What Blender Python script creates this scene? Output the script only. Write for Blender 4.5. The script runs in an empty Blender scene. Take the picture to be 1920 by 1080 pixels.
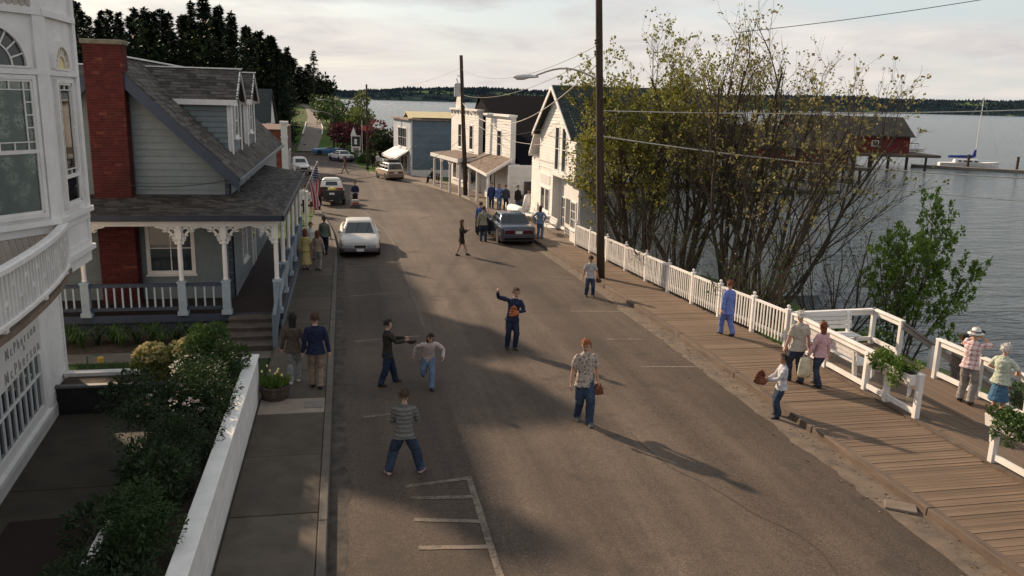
import bpy, bmesh, math, random
from mathutils import Vector, Matrix, noise as mnoise
from mathutils.bvhtree import BVHTree
R = math.radians
SC = bpy.context.scene
COL = SC.collection
rnd = random.Random(7)

# ------------------------------------------------------------------ camera, sky, sun, exposure
CAM_H = 6.7
def make_camera():
    cd = bpy.data.cameras.new('camera'); co = bpy.data.objects.new('camera', cd); COL.objects.link(co)
    yaw, pitch, roll = R(11.6), R(12.8), R(1.5)
    f = Vector((math.sin(yaw)*math.cos(pitch), math.cos(yaw)*math.cos(pitch), -math.sin(pitch)))
    r0 = Vector((math.cos(yaw), -math.sin(yaw), 0)); u0 = r0.cross(f)
    r = r0*math.cos(roll) + u0*math.sin(roll); u = u0*math.cos(roll) - r0*math.sin(roll)
    m = Matrix(((r.x, u.x, -f.x, 0), (r.y, u.y, -f.y, 0), (r.z, u.z, -f.z, CAM_H), (0, 0, 0, 1)))
    co.matrix_world = m
    cd.sensor_width = 36.0; cd.lens = 36.0*1550/1920; cd.clip_start = .1; cd.clip_end = 20000
    SC.camera = co
make_camera()
SUN_AZ, SUN_EL = R(-32.0), R(24.5)           # azimuth from +Y towards +X
SUN_DIR = Vector((math.sin(SUN_AZ)*math.cos(SUN_EL), math.cos(SUN_AZ)*math.cos(SUN_EL), math.sin(SUN_EL)))

def make_world():
    w = bpy.data.worlds.new('World'); SC.world = w; w.use_nodes = True
    nt = w.node_tree; N = nt.nodes; L = nt.links; N.clear()
    out = N.new('ShaderNodeOutputWorld'); bg = N.new('ShaderNodeBackground'); bg.inputs[1].default_value = .1
    sky = N.new('ShaderNodeTexSky'); sky.sky_type = 'NISHITA'; sky.sun_disc = False
    sky.sun_elevation = SUN_EL; sky.sun_rotation = SUN_AZ; sky.altitude = 10; sky.air_density = 1; sky.dust_density = 2.0
    tc = N.new('ShaderNodeTexCoord'); sep = N.new('ShaderNodeSeparateXYZ'); L.new(tc.outputs['Generated'], sep.inputs[0])
    def mth(op, a, b=None, c=None):
        n = N.new('ShaderNodeMath'); n.operation = op
        for i, v in enumerate((a, b, c)):
            if v is None: continue
            if hasattr(v, 'is_linked'): L.new(v, n.inputs[i])
            else: n.inputs[i].default_value = v
        return n.outputs[0]
    zc = mth('MAXIMUM', sep.outputs[2], 0.0)
    den = mth('ADD', zc, .13)
    comb = N.new('ShaderNodeCombineXYZ')
    L.new(mth('DIVIDE', sep.outputs[0], den), comb.inputs[0]); L.new(mth('DIVIDE', sep.outputs[1], den), comb.inputs[1])
    comb.inputs[2].default_value = 3.3
    def noise(scale, detail, rough, dist=0.0):
        n = N.new('ShaderNodeTexNoise'); n.inputs['Scale'].default_value = scale; n.inputs['Detail'].default_value = detail
        n.inputs['Roughness'].default_value = rough; n.inputs['Distortion'].default_value = dist
        L.new(comb.outputs[0], n.inputs['Vector']); return n.outputs['Fac']
    def ramp(fac, stops):
        r_ = N.new('ShaderNodeValToRGB'); cr = r_.color_ramp
        while len(cr.elements) < len(stops): cr.elements.new(.5)
        for e, (p, c) in zip(cr.elements, stops): e.position = p; e.color = (*c, 1)
        L.new(fac, r_.inputs[0]); return r_.outputs[0]
    def mix(fac, a, b):
        m = N.new('ShaderNodeMix'); m.data_type = 'RGBA'
        if hasattr(fac, 'is_linked'): L.new(fac, m.inputs[0])
        else: m.inputs[0].default_value = fac
        for i, v in ((6, a), (7, b)):
            if hasattr(v, 'is_linked'): L.new(v, m.inputs[i])
            else: m.inputs[i].default_value = (*v, 1)
        return m.outputs[2]
    cover = ramp(noise(.62, 6, .55, .4), [(.40, (0, 0, 0)), (.56, (1, 1, 1))])
    dens = ramp(noise(1.1, 8, .6, .6), [(.34, (6.1, 5.85, 5.65)), (.47, (5.0, 4.85, 4.85)), (.62, (3.5, 3.5, 3.75))])
    high = mix(.62, sky.outputs[0], (4.3, 5.2, 5.6))
    c = mix(cover, high, dens)
    # thin bright warm veil of low cloud all around the horizon
    veil = ramp(zc, [(.0, (1, 1, 1)), (.10, (.40, .40, .40)), (.24, (0, 0, 0))])
    vb = ramp(noise(2.2, 5, .55), [(.35, (.55, .55, .55)), (.65, (.9, .9, .9))])
    mm = N.new('ShaderNodeMix'); mm.data_type = 'RGBA'; mm.blend_type = 'MULTIPLY'; mm.inputs[0].default_value = 1
    L.new(veil, mm.inputs[6]); L.new(vb, mm.inputs[7])
    c = mix(mm.outputs[2], c, (6.2, 5.6, 5.1))
    L.new(c, bg.inputs[0]); L.new(bg.outputs[0], out.inputs[0])
make_world()

sd = bpy.data.lights.new('sun', 'SUN'); sd.energy = 5.0; sd.angle = R(1.6); sd.color = (1.0, .77, .55)
so = bpy.data.objects.new('sun', sd); COL.objects.link(so)
so.rotation_euler = SUN_DIR.to_track_quat('Z', 'Y').to_euler(); so.location = (-30, 40, 40)
vs = SC.view_settings
vs.view_transform = 'Standard'; vs.look = 'None'; vs.exposure = 0.52; vs.gamma = 1; vs.use_curve_mapping = False

# ------------------------------------------------------------------ materials
MATS = {}
def mat(name, col=None, rough=.8, var=.12, scale=6.0, bump=0.0, bscale=None, metal=0.0, spec=.3, col2=None, emit=0.0, trans=0.0, detail=6, obj_var=0.0, stretch=None, stain=0.0, stain_col=(.1,.08,.06), alpha=None):
    if name in MATS: return MATS[name]
    m = bpy.data.materials.new(name); m.use_nodes = True
    nt = m.node_tree; N = nt.nodes; L = nt.links
    b = N['Principled BSDF']
    b.inputs['Roughness'].default_value = rough; b.inputs['Metallic'].default_value = metal
    b.inputs['Specular IOR Level'].default_value = spec
    if trans: b.inputs['Transmission Weight'].default_value = trans
    tc = N.new('ShaderNodeTexCoord'); vec = tc.outputs['Object']
    if stretch:
        mp = N.new('ShaderNodeMapping'); mp.inputs['Scale'].default_value = stretch; L.new(vec, mp.inputs[0]); vec = mp.outputs[0]
    ns = N.new('ShaderNodeTexNoise'); ns.inputs['Scale'].default_value = scale; ns.inputs['Detail'].default_value = detail; ns.inputs['Roughness'].default_value = .6
    L.new(vec, ns.inputs['Vector'])
    rp = N.new('ShaderNodeValToRGB'); L.new(ns.outputs['Fac'], rp.inputs[0])
    c2 = col2 if col2 else tuple(min(1, x*(1+var)) for x in col)
    c1 = tuple(x*(1-var) for x in col) if not col2 else col
    rp.color_ramp.elements[0].position = .32; rp.color_ramp.elements[1].position = .68
    rp.color_ramp.elements[0].color = (*c1, 1); rp.color_ramp.elements[1].color = (*c2, 1)
    cout = rp.outputs[0]
    if obj_var:
        oi = N.new('ShaderNodeObjectInfo'); mr = N.new('ShaderNodeMapRange')
        mr.inputs[3].default_value = 1-obj_var; mr.inputs[4].default_value = 1+obj_var
        L.new(oi.outputs['Random'], mr.inputs[0])
        mx = N.new('ShaderNodeMix'); mx.data_type = 'RGBA'; mx.blend_type = 'MULTIPLY'; mx.inputs[0].default_value = 1
        L.new(cout, mx.inputs[6]); L.new(mr.outputs[0], mx.inputs[7]); cout = mx.outputs[2]
    if stain:
        n2 = N.new('ShaderNodeTexNoise'); n2.inputs['Scale'].default_value = scale*.23; n2.inputs['Detail'].default_value = 8; n2.inputs['Roughness'].default_value = .7
        L.new(tc.outputs['Object'], n2.inputs['Vector'])
        r2 = N.new('ShaderNodeValToRGB'); L.new(n2.outputs['Fac'], r2.inputs[0])
        r2.color_ramp.elements[0].position = .5; r2.color_ramp.elements[1].position = .75
        r2.color_ramp.elements[0].color = (0, 0, 0, 1); r2.color_ramp.elements[1].color = (stain, stain, stain, 1)
        mx = N.new('ShaderNodeMix'); mx.data_type = 'RGBA'; L.new(r2.outputs[0], mx.inputs[0]); L.new(cout, mx.inputs[6]); mx.inputs[7].default_value = (*stain_col, 1)
        cout = mx.outputs[2]
    L.new(cout, b.inputs['Base Color'])
    if emit:
        L.new(cout, b.inputs['Emission Color']); b.inputs['Emission Strength'].default_value = emit
    if bump:
        bp = N.new('ShaderNodeBump'); bp.inputs['Strength'].default_value = bump; bp.inputs['Distance'].default_value = .02
        nb = ns
        if bscale:
            nb = N.new('ShaderNodeTexNoise'); nb.inputs['Scale'].default_value = bscale; nb.inputs['Detail'].default_value = 4; L.new(vec, nb.inputs['Vector'])
        L.new(nb.outputs['Fac'], bp.inputs['Height']); L.new(bp.outputs[0], b.inputs['Normal'])
    if alpha is not None: b.inputs['Alpha'].default_value = alpha
    MATS[name] = m
    return m

def leaf_mat(name, c1, c2, scale=1.2, rough=.55, trans=.25, spec=.25):
    if name in MATS: return MATS[name]
    m = bpy.data.materials.new(name); m.use_nodes = True
    nt = m.node_tree; N = nt.nodes; L = nt.links; b = N['Principled BSDF']; out = N['Material Output']
    b.inputs['Roughness'].default_value = rough; b.inputs['Specular IOR Level'].default_value = spec
    tc = N.new('ShaderNodeTexCoord'); ns = N.new('ShaderNodeTexNoise'); ns.inputs['Scale'].default_value = scale; ns.inputs['Detail'].default_value = 5
    L.new(tc.outputs['Object'], ns.inputs['Vector'])
    wn = N.new('ShaderNodeTexWhiteNoise'); g = N.new('ShaderNodeNewGeometry'); wn.noise_dimensions = '1D'; L.new(g.outputs['Random Per Island'], wn.inputs['W'])
    ad = N.new('ShaderNodeMath'); ad.operation = 'MULTIPLY_ADD'; L.new(wn.outputs['Value'], ad.inputs[0]); ad.inputs[1].default_value = .45
    sb = N.new('ShaderNodeMath'); sb.operation = 'SUBTRACT'; L.new(ns.outputs['Fac'], sb.inputs[0]); sb.inputs[1].default_value = .22
    L.new(sb.outputs[0], ad.inputs[2])
    rp = N.new('ShaderNodeValToRGB'); L.new(ad.outputs[0], rp.inputs[0]); rp.color_ramp.elements[0].position = .2; rp.color_ramp.elements[1].position = .8
    rp.color_ramp.elements[0].color = (*c1, 1); rp.color_ramp.elements[1].color = (*c2, 1)
    L.new(rp.outputs[0], b.inputs['Base Color'])
    tr = N.new('ShaderNodeBsdfTranslucent'); L.new(rp.outputs[0], tr.inputs[0])
    ms = N.new('ShaderNodeMixShader'); ms.inputs[0].default_value = trans
    L.new(b.outputs[0], ms.inputs[1]); L.new(tr.outputs[0], ms.inputs[2]); L.new(ms.outputs[0], out.inputs[0])
    MATS[name] = m; return m

def glass_mat(name, tint=(.03, .04, .045), rough=.06):
    """window glass as it reads from outside by day: dark, shiny"""
    if name in MATS: return MATS[name]
    m = bpy.data.materials.new(name); m.use_nodes = True
    b = m.node_tree.nodes['Principled BSDF']; b.inputs['Base Color'].default_value = (*tint, 1)
    b.inputs['Roughness'].default_value = rough; b.inputs['Specular IOR Level'].default_value = .6
    N = m.node_tree.nodes; L = m.node_tree.links
    tc = N.new('ShaderNodeTexCoord'); ns = N.new('ShaderNodeTexNoise'); ns.inputs['Scale'].default_value = 1.6
    bp = N.new('ShaderNodeBump'); bp.inputs['Strength'].default_value = .06; L.new(tc.outputs['Object'], ns.inputs['Vector']); L.new(ns.outputs['Fac'], bp.inputs['Height']); L.new(bp.outputs[0], b.inputs['Normal'])
    MATS[name] = m; return m

WHITE = mat('white_paint', (.72, .70, .68), .6, .07, 3.0, stain=.25, stain_col=(.42, .40, .36), bump=.1, bscale=30)
WHITE2 = mat('white_paint_clean', (.70, .675, .645), .6, .08, 3.0, stain=.4, stain_col=(.45, .41, .36), bump=.15, bscale=24, obj_var=.06)
BLUEGREY = mat('pale_blue_siding', (.165, .195, .205), .7, .08, 4.0, stain=.25, stain_col=(.13, .155, .17), obj_var=.05)
SLATE = mat('slate_blue_trim', (.042, .055, .082), .6, .12, 4.0)
SLATE2 = mat('grey_blue_paint', (.14, .17, .195), .65, .10, 4.0)
SHINGLE = mat('grey_shingle', (.05, .046, .043), .9, .45, 9.0, bump=.3, bscale=60, col2=(.11, .10, .09))
BRICK = mat('red_brick', (.17, .035, .025), .9, .3, 7.0, bump=.3, bscale=50, col2=(.30, .075, .05), stain=.75, stain_col=(.05, .025, .022))
MORTAR = mat('mortar', (.11, .065, .055), .95, .2, 20)
CONC = mat('concrete', (.11, .098, .084), .9, .2, 1.6, bump=.15, bscale=80, stain=.5, stain_col=(.07, .063, .055))
CONC_L = mat('concrete_pale', (.26, .215, .175), .9, .15, 3.0, bump=.15, bscale=60)
WOOD_D = mat('pole_wood', (.055, .037, .027), .9, .4, 3.0, bump=.5, bscale=25, stretch=(6, 6, .5))
PLANK = mat('boardwalk_plank', (.145, .100, .068), .88, .4, 3.0, bump=.3, bscale=20, stretch=(.6, 10, 3), obj_var=.2, stain=.4, stain_col=(.115, .095, .078))
PLANK2 = mat('deck_plank', (.13, .092, .065), .85, .22, 3.0, bump=.3, bscale=20, stretch=(10, .6, 3), obj_var=.12, stain=.4, stain_col=(.09, .065, .05))
TIMBER = mat('weathered_timber', (.11, .082, .06), .9, .3, 3.0, bump=.4, bscale=15)
GLASS = glass_mat('window_glass')
GLASSC = glass_mat('car_glass', (.02, .028, .03), .04)
BLACK = mat('black_rubber', (.018, .018, .018), .8, .3, 8)
CHROME = mat('chrome', (.55, .55, .56), .2, .05, 3, metal=1.0)
SOIL = mat('soil', (.05, .037, .026), 1, .4, 8, bump=.6, bscale=20)

# ------------------------------------------------------------------ mesh helpers
class MB:
    def __init__(s): s.v = []; s.f = []; s.m = []; s.cur = 0
    def add(s, vs, fs, m=None):
        o = len(s.v); s.v += [tuple(v) for v in vs]; s.f += [tuple(i+o for i in f) for f in fs]
        s.m += [s.cur if m is None else m]*len(fs); return s
    def box(s, x0, x1, y0, y1, z0, z1, m=None):
        return s.add([(x0,y0,z0),(x1,y0,z0),(x1,y1,z0),(x0,y1,z0),(x0,y0,z1),(x1,y0,z1),(x1,y1,z1),(x0,y1,z1)],
                     [(0,3,2,1),(4,5,6,7),(0,1,5,4),(1,2,6,5),(2,3,7,6),(3,0,4,7)], m)
    def bar(s, a, b, w, h, m=None, up=(0,0,1)):
        """box from a to b, w across, h in the up direction (centred)"""
        a = Vector(a); b = Vector(b); d = (b-a).normalized(); u = Vector(up)
        r = d.cross(u)
        if r.length < 1e-4: r = d.cross(Vector((1,0,0)))
        r.normalize(); u = r.cross(d).normalized(); r = r*(w/2); u = u*(h/2)
        return s.add([a-r-u, a+r-u, a+r+u, a-r+u, b-r-u, b+r-u, b+r+u, b-r+u],
                     [(0,1,2,3),(7,6,5,4),(4,5,1,0),(5,6,2,1),(6,7,3,2),(7,4,0,3)], m)
    def prism(s, pts, ext, m=None):
        """polygon pts (3d) extruded by vector ext"""
        e = Vector(ext); n = len(pts); P = [Vector(p) for p in pts]
        nrm = Vector((0,0,0))
        for i in range(n): nrm += P[i].cross(P[(i+1) % n])
        if nrm.dot(e) > 0: P = P[::-1]
        fs = [tuple(range(n)), tuple(range(2*n-1, n-1, -1))]
        for i in range(n): fs.append((i, n+i, n+(i+1) % n, (i+1) % n)[::-1] if False else ((i+1) % n, i, n+i, n+(i+1) % n))
        return s.add(P + [p+e for p in P], fs, m)
    def tube(s, pts, rad, n=8, m=None, cap=True):
        P = [Vector(p) for p in pts]; rr = rad if hasattr(rad, '__len__') else [rad]*len(P)
        rings = []; ref = None
        for i, p in enumerate(P):
            d = (P[min(i+1, len(P)-1)] - P[max(i-1, 0)])
            if d.length < 1e-9: d = Vector((0,0,1))
            d.normalize()
            if ref is None: ref = d.orthogonal().normalized()
            ref = ref - d*ref.dot(d)
            if ref.length < 1e-5: ref = d.orthogonal()
            ref.normalize(); q = d.cross(ref)
            rings += [p + (ref*math.cos(2*math.pi*k/n) + q*math.sin(2*math.pi*k/n))*rr[i] for k in range(n)]
        fs = []
        for i in range(len(P)-1):
            for k in range(n): fs.append((i*n+k, i*n+(k+1) % n, (i+1)*n+(k+1) % n, (i+1)*n+k))
        if cap: fs += [tuple(range(n))[::-1], tuple(range((len(P)-1)*n, len(P)*n))]
        return s.add(rings, fs, m)
    def lathe(s, prof, c=(0,0,0), n=12, m=None, sx=1.0, sy=1.0):
        vs = []; fs = []
        for r_, z in prof: vs += [(c[0]+r_*sx*math.cos(2*math.pi*k/n), c[1]+r_*sy*math.sin(2*math.pi*k/n), c[2]+z) for k in range(n)]
        for i in range(len(prof)-1):
            for k in range(n): fs.append((i*n+k, i*n+(k+1) % n, (i+1)*n+(k+1) % n, (i+1)*n+k))
        fs += [tuple(range(n))[::-1], tuple(range((len(prof)-1)*n, len(prof)*n))]
        return s.add(vs, fs, m)
    def loft(s, rings, m=None, cap=True):
        n = len(rings[0]); vs = [p for r_ in rings for p in r_]; fs = []
        for i in range(len(rings)-1):
            for k in range(n): fs.append((i*n+k, i*n+(k+1) % n, (i+1)*n+(k+1) % n, (i+1)*n+k))
        if cap: fs += [tuple(range(n))[::-1], tuple(range((len(rings)-1)*n, len(rings)*n))]
        return s.add(vs, fs, m)
    def ball(s, c, r_, n=8, m=None, sx=1, sy=1, sz=1):
        prof = [(max(1e-3, math.sin(math.pi*i/n)), -math.cos(math.pi*i/n)) for i in range(n+1)]
        return s.lathe([(a*r_, b*r_*sz) for a, b in prof], c, n, m, sx, sy)
    def leaf(s, c, d, u, ln, w, m=None):
        """small pointed leaf: 4 verts folded along the middle"""
        c = Vector(c); d = Vector(d).normalized(); u = Vector(u); r_ = d.cross(u)
        if r_.length < 1e-4: r_ = d.orthogonal()
        r_.normalize(); nn = r_.cross(d)
        return s.add([c, c+d*ln*.5+r_*w*.5+nn*w*.12, c+d*ln, c+d*ln*.5-r_*w*.5+nn*w*.12], [(0,1,2),(0,2,3)], m)
    def xf(s, M, i0=0):
        s.v[i0:] = [tuple(M @ Vector(v)) for v in s.v[i0:]]; return s
    def mesh(s, name, mats):
        me = bpy.data.meshes.new(name); me.from_pydata(s.v, [], s.f)
        ms = mats if isinstance(mats, (list, tuple)) else [mats]
        for m_ in ms: me.materials.append(m_)
        if len(ms) > 1: me.polygons.foreach_set('material_index', s.m)
        me.update(); return me
    def build(s, name, mats, parent=None, smooth=False, loc=None, rz=0, **kw):
        o = bpy.data.objects.new(name, s.mesh(name, mats)); COL.objects.link(o)
        if parent is not None: o.parent = parent
        if loc is not None: o.location = loc
        if rz: o.rotation_euler = (0, 0, rz)
        if smooth: o.data.polygons.foreach_set('use_smooth', [True]*len(o.data.polygons))
        for k, v in kw.items(): o[k] = v
        return o
def objm(name, me, parent=None, loc=None, rot=None, scale=None, **kw):
    o = bpy.data.objects.new(name, me); COL.objects.link(o)
    if parent is not None: o.parent = parent
    if loc is not None: o.location = loc
    if rot is not None: o.rotation_euler = rot
    if scale is not None: o.scale = scale
    for k, v in kw.items(): o[k] = v
    return o
def thing(name, label, cat, loc=(0,0,0), rz=0, group=None, scale=None):
    o = bpy.data.objects.new(name, None); COL.objects.link(o); o.location = loc; o.rotation_euler = (0, 0, rz)
    o.empty_display_size = .2; o['label'] = label; o['category'] = cat
    if group: o['group'] = group
    if scale: o.scale = (scale,)*3
    return o
def tag(o, label, cat, group=None):
    o['label'] = label; o['category'] = cat
    if group: o['group'] = group
    return o
def bevel(o, w=.02, seg=2):
    md = o.modifiers.new('bevel', 'BEVEL'); md.width = w; md.segments = seg; md.limit_method = 'ANGLE'; return o
def lerp(a, b, t): return a+(b-a)*t
def sstep(t): t = max(0, min(1, t)); return t*t*(3-2*t)
def pl(xs, x):
    """piecewise linear"""
    if x <= xs[0][0]: return xs[0][1]
    for (a, va), (b, vb) in zip(xs, xs[1:]):
        if x <= b: return va+(vb-va)*(x-a)/(b-a)
    return xs[-1][1]
def zg(y): return 0.0 if y < 22 else -0.02*(min(y, 115.0)-22)
# ------------------------------------------------------------------ ground, street, water, hills
XL = [(-12,-.35),(38,-.35),(44,-.6),(48,-.9),(54,-1.5),(58,-2.1),(70,-3.6),(86,-5.8),(105,-8.5),(118,-13)]
XR = [(-12,9.6),(20,9.55),(38,9.5),(62,9.35),(64.4,9.2),(73,7.75),(79,5.9),(91.6,2.7),(105,1.7),(117,.9),(126,-.2)]
XS = [(0,12.6),(45,13),(62,17),(80,15),(100,10.5),(125,6.5),(150,3.0),(200,.3),(330,-4)]
WATER_Z = -3.2
def T(x, y):
    b = zg(y)
    if y > 129: b += .062*(min(y, 270)-129)
    if x < -14: b += 9*sstep((-14-x)/45)*sstep((y-85)/50)
    xs = pl(XS, y)
    if x > xs: b -= (.30+.9*sstep((y-118)/25))*(x-xs) + .25*mnoise.noise(Vector((x*.3, y*.3, 0)))
    return max(b, -6.5)

def tri_mat(name, build):
    m = bpy.data.materials.new(name); m.use_nodes = True
    nt = m.node_tree; build(nt, nt.nodes, nt.links, nt.nodes['Principled BSDF']); MATS[name] = m; return m
def nd_noise(N, L, vec, scale, detail=5, rough=.6, dist=0):
    n = N.new('ShaderNodeTexNoise'); n.inputs['Scale'].default_value = scale; n.inputs['Detail'].default_value = detail
    n.inputs['Roughness'].default_value = rough; n.inputs['Distortion'].default_value = dist; L.new(vec, n.inputs['Vector']); return n
def nd_ramp(N, L, fac, stops):
    r_ = N.new('ShaderNodeValToRGB'); cr = r_.color_ramp
    while len(cr.elements) < len(stops): cr.elements.new(.5)
    for e, (p, c) in zip(cr.elements, stops): e.position = p; e.color = (*(c if hasattr(c, '__len__') else (c, c, c)), 1)
    L.new(fac, r_.inputs[0]); return r_.outputs[0]
def nd_mix(N, L, fac, a, b, mode='MIX'):
    m = N.new('ShaderNodeMix'); m.data_type = 'RGBA'; m.blend_type = mode
    for i, v in ((0, fac), (6, a), (7, b)):
        if hasattr(v, 'is_linked'): L.new(v, m.inputs[i])
        elif i == 0: m.inputs[0].default_value = v
        else: m.inputs[i].default_value = (*v, 1)
    return m.outputs[2]

def asphalt(nt, N, L, b):
    tc = N.new('ShaderNodeTexCoord'); v = tc.outputs['Object']
    big = nd_noise(N, L, v, .22, 6, .6, .4); mid = nd_noise(N, L, v, 1.3, 8, .7); fine = nd_noise(N, L, v, 45, 3, .7); fine2 = nd_noise(N, L, v, 14, 4, .75)
    base = nd_ramp(N, L, big.outputs['Fac'], [(.3, (.065, .049, .038)), (.7, (.113, .083, .062))])
    sp = nd_ramp(N, L, fine.outputs['Fac'], [(.3, .5), (.5, .95), (.72, 1.8)])
    c = nd_mix(N, L, 1, base, sp, 'MULTIPLY')
    c = nd_mix(N, L, 1, c, nd_ramp(N, L, fine2.outputs['Fac'], [(.3, .8), (.7, 1.2)]), 'MULTIPLY')
    st = nd_ramp(N, L, mid.outputs['Fac'], [(.55, 0.0), (.8, .7)])
    c = nd_mix(N, L, st, c, (.042, .035, .030))
    # long lane streaks worn by tyres
    mp = N.new('ShaderNodeMapping'); mp.inputs['Scale'].default_value = (1.1, .05, 1); L.new(v, mp.inputs[0])
    lane = nd_noise(N, L, mp.outputs[0], 1.0, 4, .6)
    c = nd_mix(N, L, 1, c, nd_ramp(N, L, lane.outputs['Fac'], [(.3, .66), (.7, 1.28)]), 'MULTIPLY')
    # wandering cracks
    ds = nd_noise(N, L, v, .9, 6, .65); va = N.new('ShaderNodeVectorMath'); va.operation = 'MULTIPLY_ADD'
    L.new(ds.outputs['Color'], va.inputs[0]); va.inputs[1].default_value = (2.2, 2.2, 0); L.new(v, va.inputs[2])
    vo = N.new('ShaderNodeTexVoronoi'); vo.feature = 'DISTANCE_TO_EDGE'; vo.inputs['Scale'].default_value = .17; L.new(va.outputs[0], vo.inputs['Vector'])
    ck = nd_ramp(N, L, vo.outputs['Distance'], [(.0, .8), (.006, 0.0)])
    mk = nd_ramp(N, L, nd_noise(N, L, v, .35, 4).outputs['Fac'], [(.50, 0.0), (.62, .7)])
    c = nd_mix(N, L, nd_mix(N, L, 1, ck, mk, 'MULTIPLY'), c, (.035, .03, .027))
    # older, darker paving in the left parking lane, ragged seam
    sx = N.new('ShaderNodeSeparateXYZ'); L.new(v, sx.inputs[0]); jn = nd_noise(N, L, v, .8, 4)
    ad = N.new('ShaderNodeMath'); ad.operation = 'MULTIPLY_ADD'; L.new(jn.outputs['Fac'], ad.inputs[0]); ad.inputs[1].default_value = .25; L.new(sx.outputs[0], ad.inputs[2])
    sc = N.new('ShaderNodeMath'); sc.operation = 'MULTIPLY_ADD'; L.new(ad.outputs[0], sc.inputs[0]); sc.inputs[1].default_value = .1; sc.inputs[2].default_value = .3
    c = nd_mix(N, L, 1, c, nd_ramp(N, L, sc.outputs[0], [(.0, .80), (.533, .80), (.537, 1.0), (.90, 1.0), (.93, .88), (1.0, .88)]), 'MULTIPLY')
    oil = nd_ramp(N, L, nd_noise(N, L, v, .7, 6, .6).outputs['Fac'], [(.58, 0.0), (.70, .7)])
    c = nd_mix(N, L, oil, c, (.038, .031, .026))
    L.new(c, b.inputs['Base Color']); b.inputs['Roughness'].default_value = .85; b.inputs['Specular IOR Level'].default_value = .25
    bp = N.new('ShaderNodeBump'); bp.inputs['Strength'].default_value = .5; bp.inputs['Distance'].default_value = .01
    L.new(fine.outputs['Fac'], bp.inputs['Height']); L.new(bp.outputs[0], b.inputs['Normal'])
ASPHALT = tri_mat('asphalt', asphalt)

def ground_m(nt, N, L, b):
    tc = N.new('ShaderNodeTexCoord'); v = tc.outputs['Object']
    a = nd_noise(N, L, v, .12, 6); f = nd_noise(N, L, v, 3.5, 6, .7)
    g = nd_ramp(N, L, f.outputs['Fac'], [(.3, (.035, .07, .012)), (.7, (.085, .14, .028))])
    e = nd_ramp(N, L, f.outputs['Fac'], [(.3, (.05, .04, .028)), (.7, (.12, .10, .065))])
    L.new(nd_mix(N, L, nd_ramp(N, L, a.outputs['Fac'], [(.5, 0.0), (.62, .8)]), g, e), b.inputs['Base Color'])
    b.inputs['Roughness'].default_value = 1; b.inputs['Specular IOR Level'].default_value = .1
    bp = N.new('ShaderNodeBump'); bp.inputs['Strength'].default_value = .8; bp.inputs['Distance'].default_value = .1
    L.new(f.outputs['Fac'], bp.inputs['Height']); L.new(bp.outputs[0], b.inputs['Normal'])
GROUND = tri_mat('rough_grass_and_earth', ground_m)

def water_m(nt, N, L, b):
    tc = N.new('ShaderNodeTexCoord'); v = tc.outputs['Object']
    b.inputs['Base Color'].default_value = (.035, .05, .052, 1); b.inputs['Roughness'].default_value = .16; b.inputs['IOR'].default_value = 1.33
    b.inputs['Specular IOR Level'].default_value = .5
    mp = N.new('ShaderNodeMapping'); mp.inputs['Rotation'].default_value = (0, 0, R(24)); mp.inputs['Scale'].default_value = (.55, 1.5, 1); L.new(v, mp.inputs[0])
    w1 = nd_noise(N, L, mp.outputs[0], .55, 4, .6, .6); w2 = nd_noise(N, L, mp.outputs[0], 2.4, 4, .6, .3); w3 = nd_noise(N, L, mp.outputs[0], .03, 5, .6)
    b1 = N.new('ShaderNodeBump'); b1.inputs['Strength'].default_value = .95; b1.inputs['Distance'].default_value = .55; L.new(w1.outputs['Fac'], b1.inputs['Height'])
    b2 = N.new('ShaderNodeBump'); b2.inputs['Strength'].default_value = .8; b2.inputs['Distance'].default_value = .10; L.new(w2.outputs['Fac'], b2.inputs['Height']); L.new(b1.outputs[0], b2.inputs['Normal'])
    b3 = N.new('ShaderNodeBump'); b3.inputs['Strength'].default_value = .6; b3.inputs['Distance'].default_value = 2.0; L.new(w3.outputs['Fac'], b3.inputs['Height']); L.new(b2.outputs[0], b3.inputs['Normal'])
    L.new(b3.outputs[0], b.inputs['Normal'])
WATER = tri_mat('sea_water', water_m)

def make_setting():
    # ground sheet
    mb = MB(); xs = [-160+2.6*i for i in range(58)] + [-9.2+1.3*i for i in range(38)]; ys = [-16+2.5*j for j in range(140)]
    nx = len(xs)
    for y in ys:
        for x in xs:
            z = T(x, y); xl, xr = pl(XL, y), pl(XR, y)
            inner = -7.5 < x < 12.6 and y < 132
            mb.v.append((x, y, z - (.07 if inner else .02)))
    for j in range(len(ys)-1):
        for i in range(nx-1):
            a = j*nx+i; mb.f.append((a, a+1, a+1+nx, a+nx)); mb.m.append(0)
    mb.build('ground', GROUND, smooth=True, kind='structure')
    # water
    MB().add([(-3000, -300, WATER_Z), (9000, -300, WATER_Z), (9000, 9000, WATER_Z), (-3000, 9000, WATER_Z)], [(0, 1, 2, 3)]).build('water', WATER, kind='structure')
    # road
    mb = MB(); ys = [-12+1.0*i for i in range(143)]; K = 12
    for y in ys:
        a, b_ = pl(XL, y), pl(XR, y)
        for k in range(K+1):
            t = k/K; crown = .07*(1-(2*t-1)**2)
            mb.v.append((lerp(a, b_, t), y, zg(y)+crown-.02))
    for j in range(len(ys)-1):
        for k in range(K):
            a = j*(K+1)+k; mb.f.append((a, a+1, a+K+2, a+K+1)); mb.m.append(0)
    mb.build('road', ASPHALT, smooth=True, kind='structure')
make_setting()
def road_z(x, y):
    a, b_ = pl(XL, y), pl(XR, y); t = (x-a)/(b_-a); t = min(1, max(0, t))
    return zg(y)+.07*(1-(2*t-1)**2)-.02

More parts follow.
